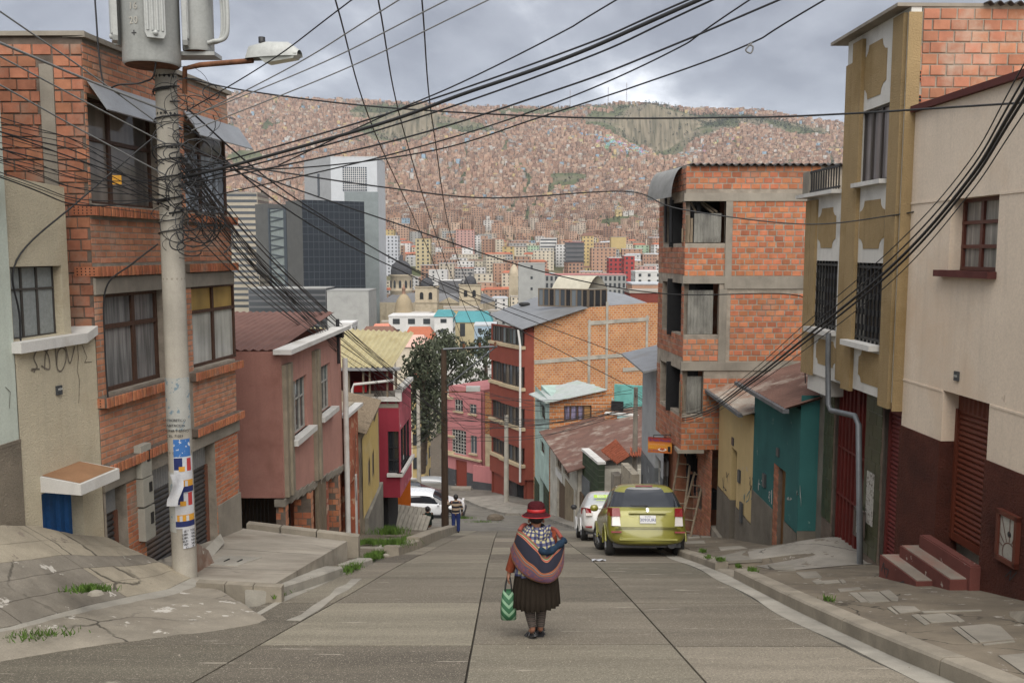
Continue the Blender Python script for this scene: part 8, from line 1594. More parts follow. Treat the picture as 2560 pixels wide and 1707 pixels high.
# striped carrying cloth tied round a bundle on the back
def aguayo():
	m, nt, N, L, b = _nodes('striped_cloth'); b.inputs['Roughness'].default_value = .95; sp = N.new('ShaderNodeSeparateXYZ'); L.new(N.new('ShaderNodeTexCoord').outputs['UV'], sp.inputs[0]); r_ = N.new('ShaderNodeValToRGB'); r_.color_ramp.interpolation = 'CONSTANT'; L.new(sp.outputs[1], r_.inputs[0]); e = r_.color_ramp.elements; stops = [(0, (.30, .07, .05)), (.035, (.10, .16, .07)), (.065, (.42, .34, .22)), (.085, (.30, .05, .05)), (.11, (.45, .16, .08)), (.135, (.012, .012, .026)), (.50, (.38, .13, .05)), (.525, (.24, .035, .03)), (.55, (.44, .26, .12)), (.57, (.05, .10, .15)), (.595, (.30, .10, .06)), (.66, (.04, .10, .14)), (.685, (.29, .11, .08)), (.90, (.42, .20, .10)), (.93, (.08, .10, .14)), (.96, (.30, .12, .07))]
	for i, (p, c) in enumerate(stops):
		q = e[i] if i < 2 else e.new(p); q.position = p; q.color = (*[x * .7 for x in c], 1)
	vo = N.new('ShaderNodeTexVoronoi'); vo.inputs['Scale'].default_value = 16; vo.distance = 'MANHATTAN'; mp = N.new('ShaderNodeMapping'); mp.inputs['Scale'].default_value = (2.2, 1.2, 1); L.new(N.new('ShaderNodeTexCoord').outputs['UV'], mp.inputs[0]); L.new(mp.outputs[0], vo.inputs['Vector']); rv = N.new('ShaderNodeValToRGB'); rv.color_ramp.interpolation = 'CONSTANT'; L.new(vo.outputs['Distance'], rv.inputs[0]); ee = rv.color_ramp.elements; ee[0].color = (.28, .16, .08, 1); ee[1].position = .25; ee[1].color = (.16, .02, .035, 1); q = ee.new(.45); q.color = (.22, .085, .05, 1); q = ee.new(.62); q.color = (.10, .05, .09, 1)
	mk = N.new('ShaderNodeMath'); mk.operation = 'GREATER_THAN'; mk.inputs[1].default_value = .685; L.new(sp.outputs[1], mk.inputs[0]); ml = N.new('ShaderNodeMath'); ml.operation = 'LESS_THAN'; ml.inputs[1].default_value = .90; L.new(sp.outputs[1], ml.inputs[0]); mm = N.new('ShaderNodeMath'); mm.operation = 'MULTIPLY'; L.new(mk.outputs[0], mm.inputs[0]); L.new(ml.outputs[0], mm.inputs[1]); mx = N.new('ShaderNodeMix'); mx.data_type = 'RGBA'; L.new(mm.outputs[0], mx.inputs[0]); L.new(r_.outputs[0], mx.inputs[6]); L.new(rv.outputs[0], mx.inputs[7]); L.new(mx.outputs[2], b.inputs['Base Color']); return m
am = aguayo(); rows = []
top = [(-.19, -.02, 1.17), (-.14, -.10, 1.165), (-.05, -.135, 1.10), (.02, -.15, 1.02), (.05, -.17, .95), (.10, -.18, .93), (.16, -.17, .985), (.22, -.14, 1.02), (.285, -.09, 1.06)]
bot = [(-.275, .0, .955), (-.25, -.11, .86), (-.17, -.20, .775), (-.06, -.25, .715), (.05, -.265, .685), (.14, -.26, .69), (.22, -.22, .74), (.275, -.15, .83), (.29, -.08, .97)]
top, bot = spline(top, 5), spline(bot, 5)
for i in range(15):
	t = i / 14; r_ = []
	for a, b_ in zip(top, bot):
		p = a.lerp(b_, t); g = math.sin(math.pi * t) ** .8; p = p + Vector((0, -.085 * g * (1 - abs(p.x) * 2.2), 0)); p.z += .008 * math.sin(40 * p.x + 6 * t) * g; r_.append(p)
	rows.append(r_)
rows.append([p + Vector((0, .09, .03)) for p in rows[-1]])
uvgrid(rows, 'carrying_cloth', am, wm)
tk = MB(); tk.tube(spline([(.02, -.16, 1.0), (.10, -.19, .985), (.18, -.17, 1.02), (.25, -.13, 1.06), (.285, -.09, 1.075)], 5), [.035 + .006 * math.sin(i) for i in range(21)], 10); tk.build('bundle_roll', fabric('dark_teal_cloth', (.014, .028, .05), .4, 25), wm)
tk = MB(); tk.tube(spline([(-.18, -.03, 1.165), (-.12, .06, 1.20), (-.02, .14, 1.12), (.10, .16, 1.12), (.2, .08, 1.14), (.26, -.05, 1.09)], 5), .022, 8); tk.build('cloth_tie', am, wm)
# shopping bag
pal = Vector(V['lpalm'][0]); bg = thing('shopping_bag', 'green and white chevron woven bag held in the woman\'s hand', 'bag', wp + Vector((pal.x, pal.y, .2))); bg.rotation_euler = (0, 0, R(4))
def chevron():
	m, nt, N, L, b = _nodes('chevron_weave'); b.inputs['Roughness'].default_value = .7; sp = N.new('ShaderNodeSeparateXYZ'); L.new(N.new('ShaderNodeTexCoord').outputs['Object'], sp.inputs[0]); ab = N.new('ShaderNodeMath'); ab.operation = 'ABSOLUTE'; L.new(sp.outputs[0], ab.inputs[0]); su = N.new('ShaderNodeMath'); su.operation = 'SUBTRACT'; L.new(sp.outputs[2], su.inputs[0]); L.new(ab.outputs[0], su.inputs[1]); mu = N.new('ShaderNodeMath'); mu.operation = 'MULTIPLY'; mu.inputs[1].default_value = 11; L.new(su.outputs[0], mu.inputs[0]); fr = N.new('ShaderNodeMath'); fr.operation = 'FRACT'; L.new(mu.outputs[0], fr.inputs[0]); r_ = N.new('ShaderNodeValToRGB'); r_.color_ramp.interpolation = 'CONSTANT'; L.new(fr.outputs[0], r_.inputs[0]); e = r_.color_ramp.elements; e[0].color = (.018, .085, .035, 1); e[1].position = .5; e[1].color = (.16, .27, .17, 1); q = e.new(.9); q.color = (.01, .045, .02, 1); L.new(r_.outputs[0], b.inputs['Base Color']); return m
def rrect(z, a, b_, n=28): return [(math.copysign(abs(math.cos(t)) ** .55, math.cos(t)) * a, math.copysign(abs(math.sin(t)) ** .55, math.sin(t)) * b_, z) for t in [2 * math.pi * i / n for i in range(n)]]
q = MB(); q.grid([rrect(.0, .055, .05), rrect(.012, .082, .085), rrect(.1, .084, .09), rrect(.2, .078, .075), rrect(.28, .064, .04), rrect(.315, .052, .018), rrect(.31, .048, .014), rrect(.2, .07, .06)], closed=True); q.add(rrect(.0, .055, .05), [tuple(range(27, -1, -1))]); q.build('bag_body', chevron(), bg)
for yy in (-.02, .02): q = MB(); q.tube(spline([(-.035, yy, .29), (-.03, yy, .36), (-.006, yy * .4, pal.z - .2 + .01), (.012, yy * .4, pal.z - .2 + .01), (.03, yy, .36), (.035, yy, .29)], 5), .008, 6); q.build('handle', m_trim, bg)
# ---- simple figures further off
def figure(lab, pos, rz, h, arms, feet, shirt, trousers, sit=False, hairm=None):
	t = thing('person', lab, 'person', pos); t.rotation_euler = (0, 0, rz); V, E = body_joints(h, arms[0], arms[1], feet[0], feet[1]); b = skin_body('body', V, E, m_skin, t, 1); face(b, V['skull'][0], h / 1.6); s = h / 1.6
	sk_ = Vector(V['skull'][0]); q = MB(); q.lathe([(.05 * s, -.10 * s), (.095 * s, -.05 * s), (.1 * s, .02 * s), (.085 * s, .075 * s), (.04 * s, .115 * s), (0, .12 * s)], sk_ + Vector((0, -.012, .01)), 14); q.build('hair', m_hair, t)
	q = MB(); pz = V['pelvis'][0][2]; q.grid([ring(pz - .02 * s, .175 * s, .14 * s, 20), ring(pz + .15 * s, .17 * s, .135 * s, 20), ring(pz + .34 * s, .19 * s, .135 * s, 20), ring(pz + .44 * s, .165 * s, .11 * s, 20), ring(pz + .50 * s, .07 * s, .07 * s, 20)], closed=True); q.build('jumper', shirt, t)
	for sd in 'lr':
		a, e, w = [Vector(V[sd + n][0]) for n in ('sh', 'el', 'wr')]; q = MB(); q.tube([a, a.lerp(e, .5), e, e.lerp(w, .85)], [.075 * s, .066 * s, .058 * s, .048 * s], 10); q.build('sleeve', shirt, t)
		hp, kn, an = [Vector(V[sd + n][0]) for n in ('hip', 'kn', 'an')]; q = MB(); q.tube([hp + Vector((0, 0, .06 * s)), hp.lerp(kn, .5), kn, kn.lerp(an, .5), an], [.105 * s, .095 * s, .078 * s, .072 * s, .07 * s], 10); q.build('trouser_leg', trousers, t); q = MB(); to = Vector(V[sd + 'toe'][0]); q.tube([an - Vector((0, .05, .03)) , to], [.045 * s, .04 * s], 8); q.build('shoe', m_trim, t)
	return t
def stripes():
	m, nt, N, L, b = _nodes('striped_knit'); b.inputs['Roughness'].default_value = .95; sp = N.new('ShaderNodeSeparateXYZ'); L.new(N.new('ShaderNodeTexCoord').outputs['Object'], sp.inputs[0]); w = N.new('ShaderNodeMath'); w.operation = 'MULTIPLY'; w.inputs[1].default_value = 5.6; L.new(sp.outputs[2], w.inputs[0]); f = N.new('ShaderNodeMath'); f.operation = 'FRACT'; L.new(w.outputs[0], f.inputs[0]); r_ = N.new('ShaderNodeValToRGB'); r_.color_ramp.interpolation = 'CONSTANT'; L.new(f.outputs[0], r_.inputs[0]); e = r_.color_ramp.elements; e[0].color = (.015, .013, .022, 1); e[1].position = .38; e[1].color = (.42, .32, .20, 1)
	for p, c in ((.55, (.10, .02, .02)), (.62, (.40, .34, .27)), (.80, (.22, .15, .09)), (.9, (.015, .013, .022))): q = e.new(p); q.color = (*c, 1)
	L.new(r_.outputs[0], b.inputs['Base Color']); return m
p = G(1140, 1331)
stand = (((-.1, .0, .45), (-.1, -.02, .09), (-.1, .13, .04)), ((.1, 0, .45), (.1, -.02, .09), (.11, .13, .04)))
figure('man in striped jumper and blue trousers leaning a hand on the wooden pole', p, R(0), 1.58, (((-.30, .12, 1.12), (-.33, .28, 1.22), (-.34, .34, 1.24)), ((.25, .02, 1.02), (.24, .1, .82), (.24, .13, .76))), stand, stripes(), fabric('blue_denim', (.03, .045, .15), .2, 10))
sp_ = PY(1070, 1334, 35.2); figure('person in black and dark green sitting at the pavement edge', sp_ + Vector((0, 0, -.45)), R(30), 1.6, (((-.25, .1, 1.05), (-.15, .3, .98), (-.1, .34, .98)), ((.25, .1, 1.05), (.15, .3, .95), (.1, .34, .95))), (((-.12, .42, .80), (-.12, .45, .40), (-.12, .58, .36)), ((.12, .42, .80), (.12, .45, .40), (.12, .58, .36))), fabric('black_green_knit', (.010, .018, .014), .4, 4), fabric('black_cloth', (.008, .008, .009), .2, 10), True)
lp = PY(1728, 1275, 25.6); figure('person in dark clothes standing on a wooden ladder under the brick overhang', lp + Vector((0, 0, .35)), R(-40), 1.65, (((-.28, .12, 1.2), (-.22, .3, 1.35), (-.2, .36, 1.4)), ((.28, .12, 1.2), (.22, .3, 1.4), (.2, .36, 1.45))), (((-.1, .05, .47), (-.1, 0, .09), (-.1, .13, .05)), ((.1, .12, .52), (.1, .08, .18), (.1, .2, .15))), MATS['black_cloth'], fabric('dark_denim', (.012, .014, .022), .2, 10))
for lab, pts in (('left wooden ladder leaning under the brick overhang', ((1664, 1290, 24.6), (1699, 1130, 25.8), .42)), ('right wooden ladder propping the one beside the hatchback', ((1694, 1285, 24.4), (1742, 1160, 25.6), .34))):
	a, b_, w = PY(*pts[0]), PY(*pts[1]), pts[2]; ld = thing('ladder', lab, 'ladder', a, 'wooden ladders under the brick overhang'); sd = Vector((w, -.12, 0)); a = Vector((a.x, a.y, min(a.z, road_z(a.y) + .15)))
	for k in (0, 1): q = MB(); q.tube([a + sd * k, b_ + sd * k * .8], .035, 6); part('rail', q, m_woodl, ld)
	for k in range(6): t = (k + .6) / 6.5; q = MB(); q.tube([a.lerp(b_, t), a.lerp(b_, t) + sd * lerp(1, .8, t)], .024, 5); part('rung', q, m_woodl, ld)
# ================================================================== poles, transformers, lamps, cables
random.seed(60)
m_pole = concrete('pole_concrete', (.40, .37, .315), stain=(.24, .215, .18), stain_amt=.5, streak=.3); m_cab = plain('cable_black', (.012, .012, .013), .55); m_cabg = plain('cable_grey', (.17, .17, .165), .6); m_tank = matte('tank_grey', (.44, .45, .43), var=.08, scale=3, fine=30, rough=.4, bump=.05, stain=(.33, .32, .29), stain_amt=.3, streak=.3); m_rust = matte('rusty_pipe', (.17, .075, .04), var=.4, scale=8)
PB = Vector((-4.74, 12.35, -4.75)); cp_ = thing('utility_pole', 'thick concrete utility pole on the left pavement, pasted with posters', 'pole', PB)
mb = MB(); mb.tube([PB + Vector((0, 0, -.4)), PB + Vector((0, 0, 4)), PB + Vector((0, 0, 9.6))], [.175, .159, .13], 14); part('shaft', mb, m_pole, cp_)
for z in (1.9, 4.35, 6.15, 6.6, 7.1): mb = MB(); mb.lathe([(.172 - z * .0046, 0), (.177 - z * .0046, .03), (.172 - z * .0046, .05)], PB + Vector((0, 0, z)), 14); part('band', mb, m_bare if z < 5 else m_cab, cp_)
def poster(v0, v1, a0, a1, mat, lift=.004, name='poster'):
	z0, z1 = PY(455, v1, 12.2).z, PY(455, v0, 12.2).z; mb = MB(); k = 10
	mb.grid([[PB.xy.to_3d() + Vector((math.sin(R(lerp(a0, a1, i / k))), -math.cos(R(lerp(a0, a1, i / k))), 0)) * (.177 - (lerp(z0, z1, j) - PB.z) * .0042 + lift) + Vector((0, 0, lerp(z0, z1, j))) for i in range(k + 1)] for j in (0, 1)]); return part(name, mb, mat, cp_)
def pmat(n, c, **k): return matte('paper_' + n, c, var=.06, scale=8, fine=60, rough=.8, bump=.2, **k)
pw, pn, po, pr = pmat('white', (.56, .57, .60), stain=(.4, .38, .36), stain_amt=.3), pmat('navy', (.02, .03, .12)), pmat('orange', (.60, .30, .04)), pmat('red', (.45, .05, .05)); old = pmat('old', (.40, .40, .37), chip=(.16, .22, .26), chip_amt=.7, stain_scale=4)
poster(945, 1075, -70, 85, old); poster(1180, 1330, -85, -10, old, .003); poster(1098, 1142, -10, 70, pmat('blue', (.05, .16, .42), chip=(.55, .56, .58), chip_amt=.6, stain_scale=5), .006)
for v0 in (1142, 1228):
	poster(v0, v0 + 92, -12, 80, pw, .006); poster(v0 + 2, v0 + 32, -10, 28, pn, .008); poster(v0 + 24, v0 + 36, 12, 38, po, .010); poster(v0 + 4, v0 + 36, 48, 70, pr, .008); poster(v0 + 58, v0 + 76, -4, 78, po, .008); poster(v0 + 74, v0 + 88, -11, 79, pn, .009); poster(v0 + 60, v0 + 74, 8, 20, pw, .012); poster(v0 + 60, v0 + 74, 36, 48, pw, .012)
wn_ = poster(1320, 1370, 18, 78, pw, .007); ang = R(48)
for i, s_ in enumerate(('SE NECE', 'OBRA GRU', 'OBRA FINA', 'ELECTRICI', 'VEREDAS', 'CEL. 7')):
	z = PY(455, 1325 + 8.2 * i, 12.2).z; c = PB.xy.to_3d() + Vector((math.sin(ang), -math.cos(ang), 0)) * .178 + Vector((0, 0, z - .012)); text_part(wn_, s_, m_ink, c, (math.pi / 2, 0, ang), .045)
for i, s_ in enumerate(('ANTICRETICO', 'HABITACION', 'COCINA Y BAÑO', 'CEL: 71059')): text_part(None, s_, m_ink, PB.xy.to_3d() + Vector((.0, -.176, PY(455, 1050 + 13 * i, 12.2).z)), (math.pi / 2, 0, 0), .05).parent = wn_
lo = MB(); rows = [[PY(lerp(424, 452, j / 4) + 8 * math.sin(i), 1185 + i * 16, 12.0 - .06 * math.sin(j + i)) for j in range(5)] for i in range(6)]; lo.grid(rows); part('loose_paper', lo, pw, cp_)
# transformers
def tank(lab, u, vb, w, d, fins):
	c = PY(u, vb, d); r_ = w * d / 2200 / 2; t = thing('transformer', lab, 'transformer', c); mb = MB(); mb.lathe([(r_ * .94, 0), (r_, .03), (r_, 1.25), (r_ * 1.04, 1.27), (r_ * 1.04, 1.33), (.1, 1.4)], c, 28); part('tank', mb, m_tank, t)
	mb = MB(); mb.lathe([(0, -.001), (r_ * .93, -.002)], c, 20); part('tank_base', mb, m_rust, t)
	for a in fins:
		q = Vector((math.sin(R(a)), -math.cos(R(a)), 0)); s = Vector((math.cos(R(a)), math.sin(R(a)), 0)); b0 = c + q * (r_ + .05); f = MB()
		pts = [(-.125, .33), (-.10, .27), (.10, .27), (.125, .33), (.125, 1.2), (-.125, 1.2)]; f.prism([b0 + s * x + Vector((0, 0, z)) for x, z in pts], q * .06); fo = part('radiator', f, m_tank, t)
		for k in range(4): g = MB(); x = -.09 + .06 * k; g.tube([b0 + s * x + q * .06 + Vector((0, 0, .36)), b0 + s * x + q * .06 + Vector((0, 0, 1.15))], .018, 6); g.build('rib', m_tank, fo)
		g = MB(); g.lathe([(.035, 0), (.03, .03), (0, .035)], b0 + q * .06 + Vector((0, 0, .33)), 8, Matrix((tuple(s), (0, 0, 1), tuple(q))).transposed()); g.build('drain_plug', m_tank, fo)
	return t, c, r_
t, c, r_ = tank('large grey cylindrical transformer with ribbed radiators at the top of the pole', 381, 166, 134, 12.05, (-62, 28, -100, 100))
for s_, z, sz, m_ in (('G', 1.02, .14, m_ink), ('16', .68, .13, m_panelw), ('20', .5, .13, m_panelw), ('+', .34, .14, m_ink)): text_part(t, s_, m_, c + Vector((math.sin(R(-12)) * (r_ + .004), -math.cos(R(-12)) * (r_ + .004), z)), (math.pi / 2, 0, R(-12)), sz)
t, c, r_ = tank('smaller grey transformer with bent cooling tubes right of the pole top', 497, 132, 74, 12.3, (-75,))
for k in range(3): mb = MB(); x = c + Vector((.12 + .05 * k, -.12 - .05 * k, 0)); mb.tube(spline([x + Vector((.05, 0, .78)), x + Vector((.2, -.02, .76)), x + Vector((.26, -.03, .62)), x + Vector((.26, -.03, .25)), x + Vector((.2, -.02, .12)), x + Vector((.05, 0, .1))], 5), .028, 8); part('cooling_tube', mb, m_tank, t)
mb = MB(); mb.box(tuple(c + Vector((-.5, -.12, -.06))), tuple(c + Vector((.25, .2, -.01)))); part('bracket', mb, m_tank, t)
# street lamp on the pole
a = PY(452, 168, 12.2); lm_ = thing('street_lamp', 'grey street lamp on a rusty arm beside the transformers', 'street lamp', a); mb = MB(); mb.tube([PY(462, 235, 12.3), PY(462, 172, 12.25), PY(500, 163, 12.1), PY(632, 152, 11.9)], .035, 8); part('arm', mb, m_rust, lm_)
Wm = Wall(PY(618, 140, 11.9).xy, PY(760, 140, 11.7).xy); zz_ = lambda v: Wm.z_at(.35, v)
mb = MB(); prof = [(0, zz_(148), .07), (.05, zz_(112), .10), (.3, zz_(104), .13), (.6, zz_(108), .12), (.76, zz_(130), .08)]
mb.grid([[Wm.p(s, lerp(zz_(146), z, math.sin(math.pi * k / 10)), w * math.cos(math.pi * k / 10)) for k in range(11)] for s, z, w in prof]); part('housing', mb, m_tank, lm_); mb = MB(); mb.hexa([Wm.p(.3, zz_(160), .09), Wm.p(.7, zz_(152), .08), Wm.p(.7, zz_(152), -.08), Wm.p(.3, zz_(160), -.09), Wm.p(.22, zz_(145), .11), Wm.p(.75, zz_(140), .09), Wm.p(.75, zz_(140), -.09), Wm.p(.22, zz_(145), -.11)]); part('lens', mb, plain('lamp_lens', (.42, .43, .40), .2), lm_); mb = MB(); mb.lathe([(.045, 0), (.045, .07), (0, .075)], Wm.p(.22, zz_(106), 0), 10); part('photocell', mb, m_cab, lm_)
# poles down the street
def pole(name, lab, u, vb, vt, d, r0, r1, mat):
	p = PY(u, vb, d); q = PY(u, vt, d); t = thing(name, lab, 'pole', p); mb = MB(); mb.tube([p - Vector((0, 0, .3)), Vector((p.x, p.y, lerp(p.z, q.z, .5))), Vector((p.x, p.y, q.z))], [r0, (r0 + r1) / 2, r1], 10); part('shaft', mb, mat, t); return t, p, Vector((p.x, p.y, q.z))
m_wp = matte('creosote_wood', (.060, .038, .024), var=.4, scale=5, stretch=(8, 8, .4), rough=.8)
wpole, wb_, wt_ = pole('wooden_pole', 'tall dark wooden pole with crossarm beside the striped man', 1113, 1322, 872, 37.5, .17, .12, m_wp)
ca, cb = PY(1108, 873, 37.4), PY(1243, 866, 37.0); mb = MB(); mb.tube([ca, cb], .05, 4); part('crossarm', mb, m_steel, wpole); mb = MB(); mb.tube([PY(1118, 965, 37.4), PY(1238, 868, 37.05)], .03, 4); part('brace', mb, m_steel, wpole); mb = MB(); mb.tube([PY(1113, 980, 37.4), PY(1190, 978, 37)], .03, 5); part('lamp_arm', mb, m_rust, wpole); mb = MB(); mb.box(tuple(PY(1166, 976, 37.1)), tuple(PY(1200, 967, 36.8))); part('lamp_head', mb, m_tank, wpole)
INS = []
for u in (1160, 1200, 1238): p = ca.lerp(cb, (u - 1108) / 135); mb = MB(); mb.lathe([(.03, 0), (.07, .05), (.04, .1), (.07, .14), (.02, .2)], p, 8); part('insulator', mb, m_rust, wpole); INS.append(p + Vector((0, 0, .2)))
p2, _, t2 = pole('concrete_pole', 'pale concrete pole at the bend before the red apartment block', 1266, 1268, 1038, 60, .2, .14, m_pole); p3, _, t3 = pole('concrete_pole', 'grey pole with cable knot between the tile gateway and grey house', 1586, 1225, 968, 38, .13, .09, m_bare); p4, _, t4 = pole('concrete_pole', 'thin concrete pole among the trees left of the wooden pole', 1048, 1230, 975, 66, .18, .13, m_pole)
# cables
def cable(lab, pts, r_=.011, mat=None, group=None, name='cable', k=9):
	Q = [PY(*q) if not isinstance(q, Vector) else q for q in pts]
	out = lambda p: not (0 < UV(p)[0] < 2560 and 0 < UV(p)[1] < 1707)
	if out(Q[0]): Q.insert(0, Q[0] + (Q[0] - Q[1]).normalized() * 5)
	if out(Q[-1]): Q.append(Q[-1] + (Q[-1] - Q[-2]).normalized() * 5)
	P = spline(Q, k); mb = MB(); mb.tube(P, r_, 5); return tag(mb.build(name, mat or m_cab), lab, 'cable', group)
D = 1.0884
def dp(x, y, d): return (x * D, y * D, d)
cable('thickest black cable bundle rising from the pole to the top edge', [dp(420, 408, 12.2), dp(560, 374, 11.6), dp(880, 283, 10.6), dp(1060, 218, 10), dp(1310, 130, 9.4), dp(1630, -10, 8.6)], .022)
for i, (lab, pts) in enumerate((('upper strand twisted above the thick cable bundle', [(410, 400, 12.2), (870, 268, 10.8), (1320, 112, 9.5), (1610, -12, 8.7)]), ('lower strand below the thick cable bundle', [(410, 425, 12.2), (880, 296, 10.8), (1330, 140, 9.5), (1660, -10, 8.6)]), ('long cable leaving the frame top right of centre', [(400, 430, 12.2), (880, 330, 10.6), (1300, 200, 9.6), (1545, 105, 9), (1810, -8, 8.4)]), ('cable crossing the bright cloud to the top edge', [(400, 470, 12.2), (880, 360, 10.8), (1240, 250, 10), (1540, 120, 9.2), (1730, -5, 8.6)]), ('wavy cable with a wire knot near the top right', [(420, 390, 12.3), (700, 385, 11.5), (1000, 345, 10.8), (1240, 270, 10), (1470, 195, 9.4), (1718, 103, 8.8), (1905, -6, 8.2)]), ('thin wavy wire over the hill rim to the top edge', [(640, 380, 11.5), (870, 272, 10.8), (1060, 190, 10.2), (1290, 75, 9.5), (1430, -8, 9)]))):
	cable(lab, [dp(*q) for q in pts], .009 + .002 * (i < 3))
mb = MB(); q = PY(1718 * D, 103 * D, 8.75); mb.tube(spline([q, q + Vector((.05, 0, -.02)), q + Vector((.03, 0, -.08)), q + Vector((-.02, 0, -.05)), q + Vector((.04, 0, .02))], 5), .008, 4); tag(mb.build('wire_knot', m_cabg), 'loose grey wire knot on the wavy cable near the top right', 'wire')
for i, (x0, y0, x1, y1) in enumerate(((430, 255, 815, -5), (430, 275, 925, -5), (440, 268, 1040, -6), (440, 300, 1135, -6))): cable('thin cable rising from the pole top, number %s from the lamp' % ('one', 'two', 'three', 'four')[i], [dp(x0, y0, 12.2), dp(lerp(x0, x1, .5), lerp(y0, y1, .5) + 14, 10.8), dp(x1, y1, 9.5)], .008, m_cabg if i else m_cab, 'thin cables rising right from the pole top')
for (u, nm), e in zip(((836, 'left'), (944, 'middle'), (1054, 'right')), INS): cable(nm + ' of the three power lines dropping to the wooden pole crossarm', [PY(u, -8, 10), PY(lerp(u, 1150, .32), 330, 15), PY(lerp(u, 1180, .7), 640, 25), e], .010)
cable('level cable from the pole top across to the ochre house and beyond', [dp(410, 175, 12.3), dp(560, 208, 11.8), dp(870, 246, 11), dp(1310, 270, 10), dp(1700, 270, 9.2), dp(1940, 262, 8.6), dp(2360, 236, 7.4)], .010)
cable('sagging cable ending at the cream house window', [dp(410, 362, 12.3), dp(640, 395, 12), dp(880, 430, 12.6), dp(1130, 455, 13.5), dp(1440, 440, 15), dp(1560, 480, 14.8), dp(1840, 515, 14.2), dp(2050, 495, 13.6), dp(2178, 470, 12.9)], .011); cable('dark cable drooping down the cream house beside its window', [dp(2178, 470, 12.9), dp(2225, 505, 12.4), dp(2262, 600, 12.0), dp(2280, 690, 11.8), dp(2310, 745, 11.4), dp(2360, 840, 10.6)], .012)
cable('cable ending at the ochre house corner beside the brick wall', [dp(410, 330, 12.3), dp(640, 420, 12.6), dp(900, 510, 13.5), dp(1250, 625, 15.5), dp(1530, 675, 17), dp(1838, 680, 17.6), dp(1845, 760, 17.5), dp(1850, 880, 17.4)], .011)
for i, (a, b_, c, d, lab) in enumerate((((430, 250), (700, 470), (1050, 668), (1470, 830), 'upper'), ((430, 290), (720, 520), (1060, 690), (1455, 892), 'lower'), ((430, 330), (700, 480), (1000, 640), (1290, 748), 'middle'))): cable('%s of the twisted cables slanting down over the red block roof' % lab, [dp(*a, 12.3), dp(*b_, 16), dp(*c, 24), dp(*d, 34)], .013)
for i, (o, rr) in enumerate(((0, .017), (13, .013), (-18, .009), (34, .006), (-40, .006))): cable('%s strand of the heavy cables crossing the cream and ochre houses' % ('thickest', 'second', 'upper', 'lowest', 'topmost')[i], [dp(2370, 180 + o * 1.6, 6.6), dp(2220, 420 + o, 8.2), dp(2050, 610 + o, 10), dp(1850, 775 + o * .8, 12.5), dp(1720, 878 + o * .5, 15.5), dp(1620, 945 + o * .4, 20.5), dp(1540, 955 + o * .4, 27), dp(1458, 905 + o * .3, 38)], rr, group='heavy cables on the right')
for i, (y0, y1, x1) in enumerate(((20, 290, 372), (95, 255, 380), (125, 330, 380), (190, 405, 385))): cable('%s pale cable running left from the pole' % ('topmost', 'thick second', 'third', 'lowest')[i], [dp(-10, y0, 9.6), dp(190, lerp(y0, y1, .48) + 8, 11), dp(x1, y1, 12.2)], .016 if i == 1 else .010, m_cabg)
for i in range(16):
	y0 = 270 + 9 * i + random.uniform(-8, 8); cable('thin dark wire sagging left from the concrete pole', [dp(-10, y0, 9.7), dp(190, y0 + random.uniform(45, 75), 11), dp(395, random.uniform(400, 500), 12.25)], random.choice([.005, .006, .009]), group='thin wires left of the concrete pole')
for i in range(20):
	x1, y1, d1 = random.choice([(775 + random.uniform(-8, 8), 780 + random.uniform(-8, 30), 23.4), (1022, 935 + random.uniform(-25, 70), 37.3), (1022, 960 + random.uniform(-20, 60), 37.3)]); y0 = random.uniform(330, 560); cable('thin cable slanting from the pole tangle down the left houses', [dp(415, y0, 12.3), dp(lerp(415, x1, .45), lerp(y0, y1, .5) + random.uniform(0, 25), lerp(12.3, d1, .38)), dp(x1, y1, d1)], random.choice([.008, .010, .013]), group='cables fanning from the pole down the left side')
for i in range(22):
	y0 = 930 + random.uniform(-60, 90); t_ = random.choice([(1452, 905 + random.uniform(-25, 60), 38), (1162, 955 + random.uniform(-5, 30), 60), (1500, 930, 36)]); cable('thin wire between the poles across the lower street', [dp(1024, y0, 37.3), dp(lerp(1024, t_[0], .5), (y0 + t_[1]) / 2 + random.uniform(10, 40), (37.3 + t_[2]) / 2), dp(*t_)], .011, group='wires across the lower street')
for i in range(14): cable('wire from the wooden pole back toward the magenta house', [dp(1020, 940 + random.uniform(-30, 60), 37.4), dp(940, 960 + random.uniform(0, 70), 42), dp(860, 900 + random.uniform(-40, 90), 30)], .010, group='wires left of the wooden pole')
tg = MB()
for i in range(64):                                          # the tangle round the pole
	c = PY(random.gauss(475, 32), random.uniform(210, 640), 12.15 + random.uniform(-.2, .15)); r_ = random.uniform(.06, .32); a0, sw_, e1, e2, tl = random.uniform(0, 6.3), random.uniform(2.5, 7), r_, r_ * random.uniform(.4, 1.3), random.uniform(-.6, .6); tg.tube([c + Vector((e1 * math.cos(a0 + sw_ * k / 16) + tl * .1 * k / 16, .08 * math.sin(k * .5 + a0), e2 * math.sin(a0 + sw_ * k / 16) - .25 * tl * k / 16)) for k in range(17)], random.choice([.004, .006, .009]), 4)
for z in [4.9 + .2 * i + random.uniform(-.08, .08) for i in range(14)]:
	a0 = random.uniform(0, 6); tg.tube([PB + Vector((math.cos(a0 + t * .7) * .175, math.sin(a0 + t * .7) * .175, z + .02 * t)) for t in range(10)], random.choice([.006, .010, .012]), 4)
tag(tg.build('cable_tangle', m_cab), 'tangle of looping black wires wound round the concrete pole', 'wires', kind='stuff')
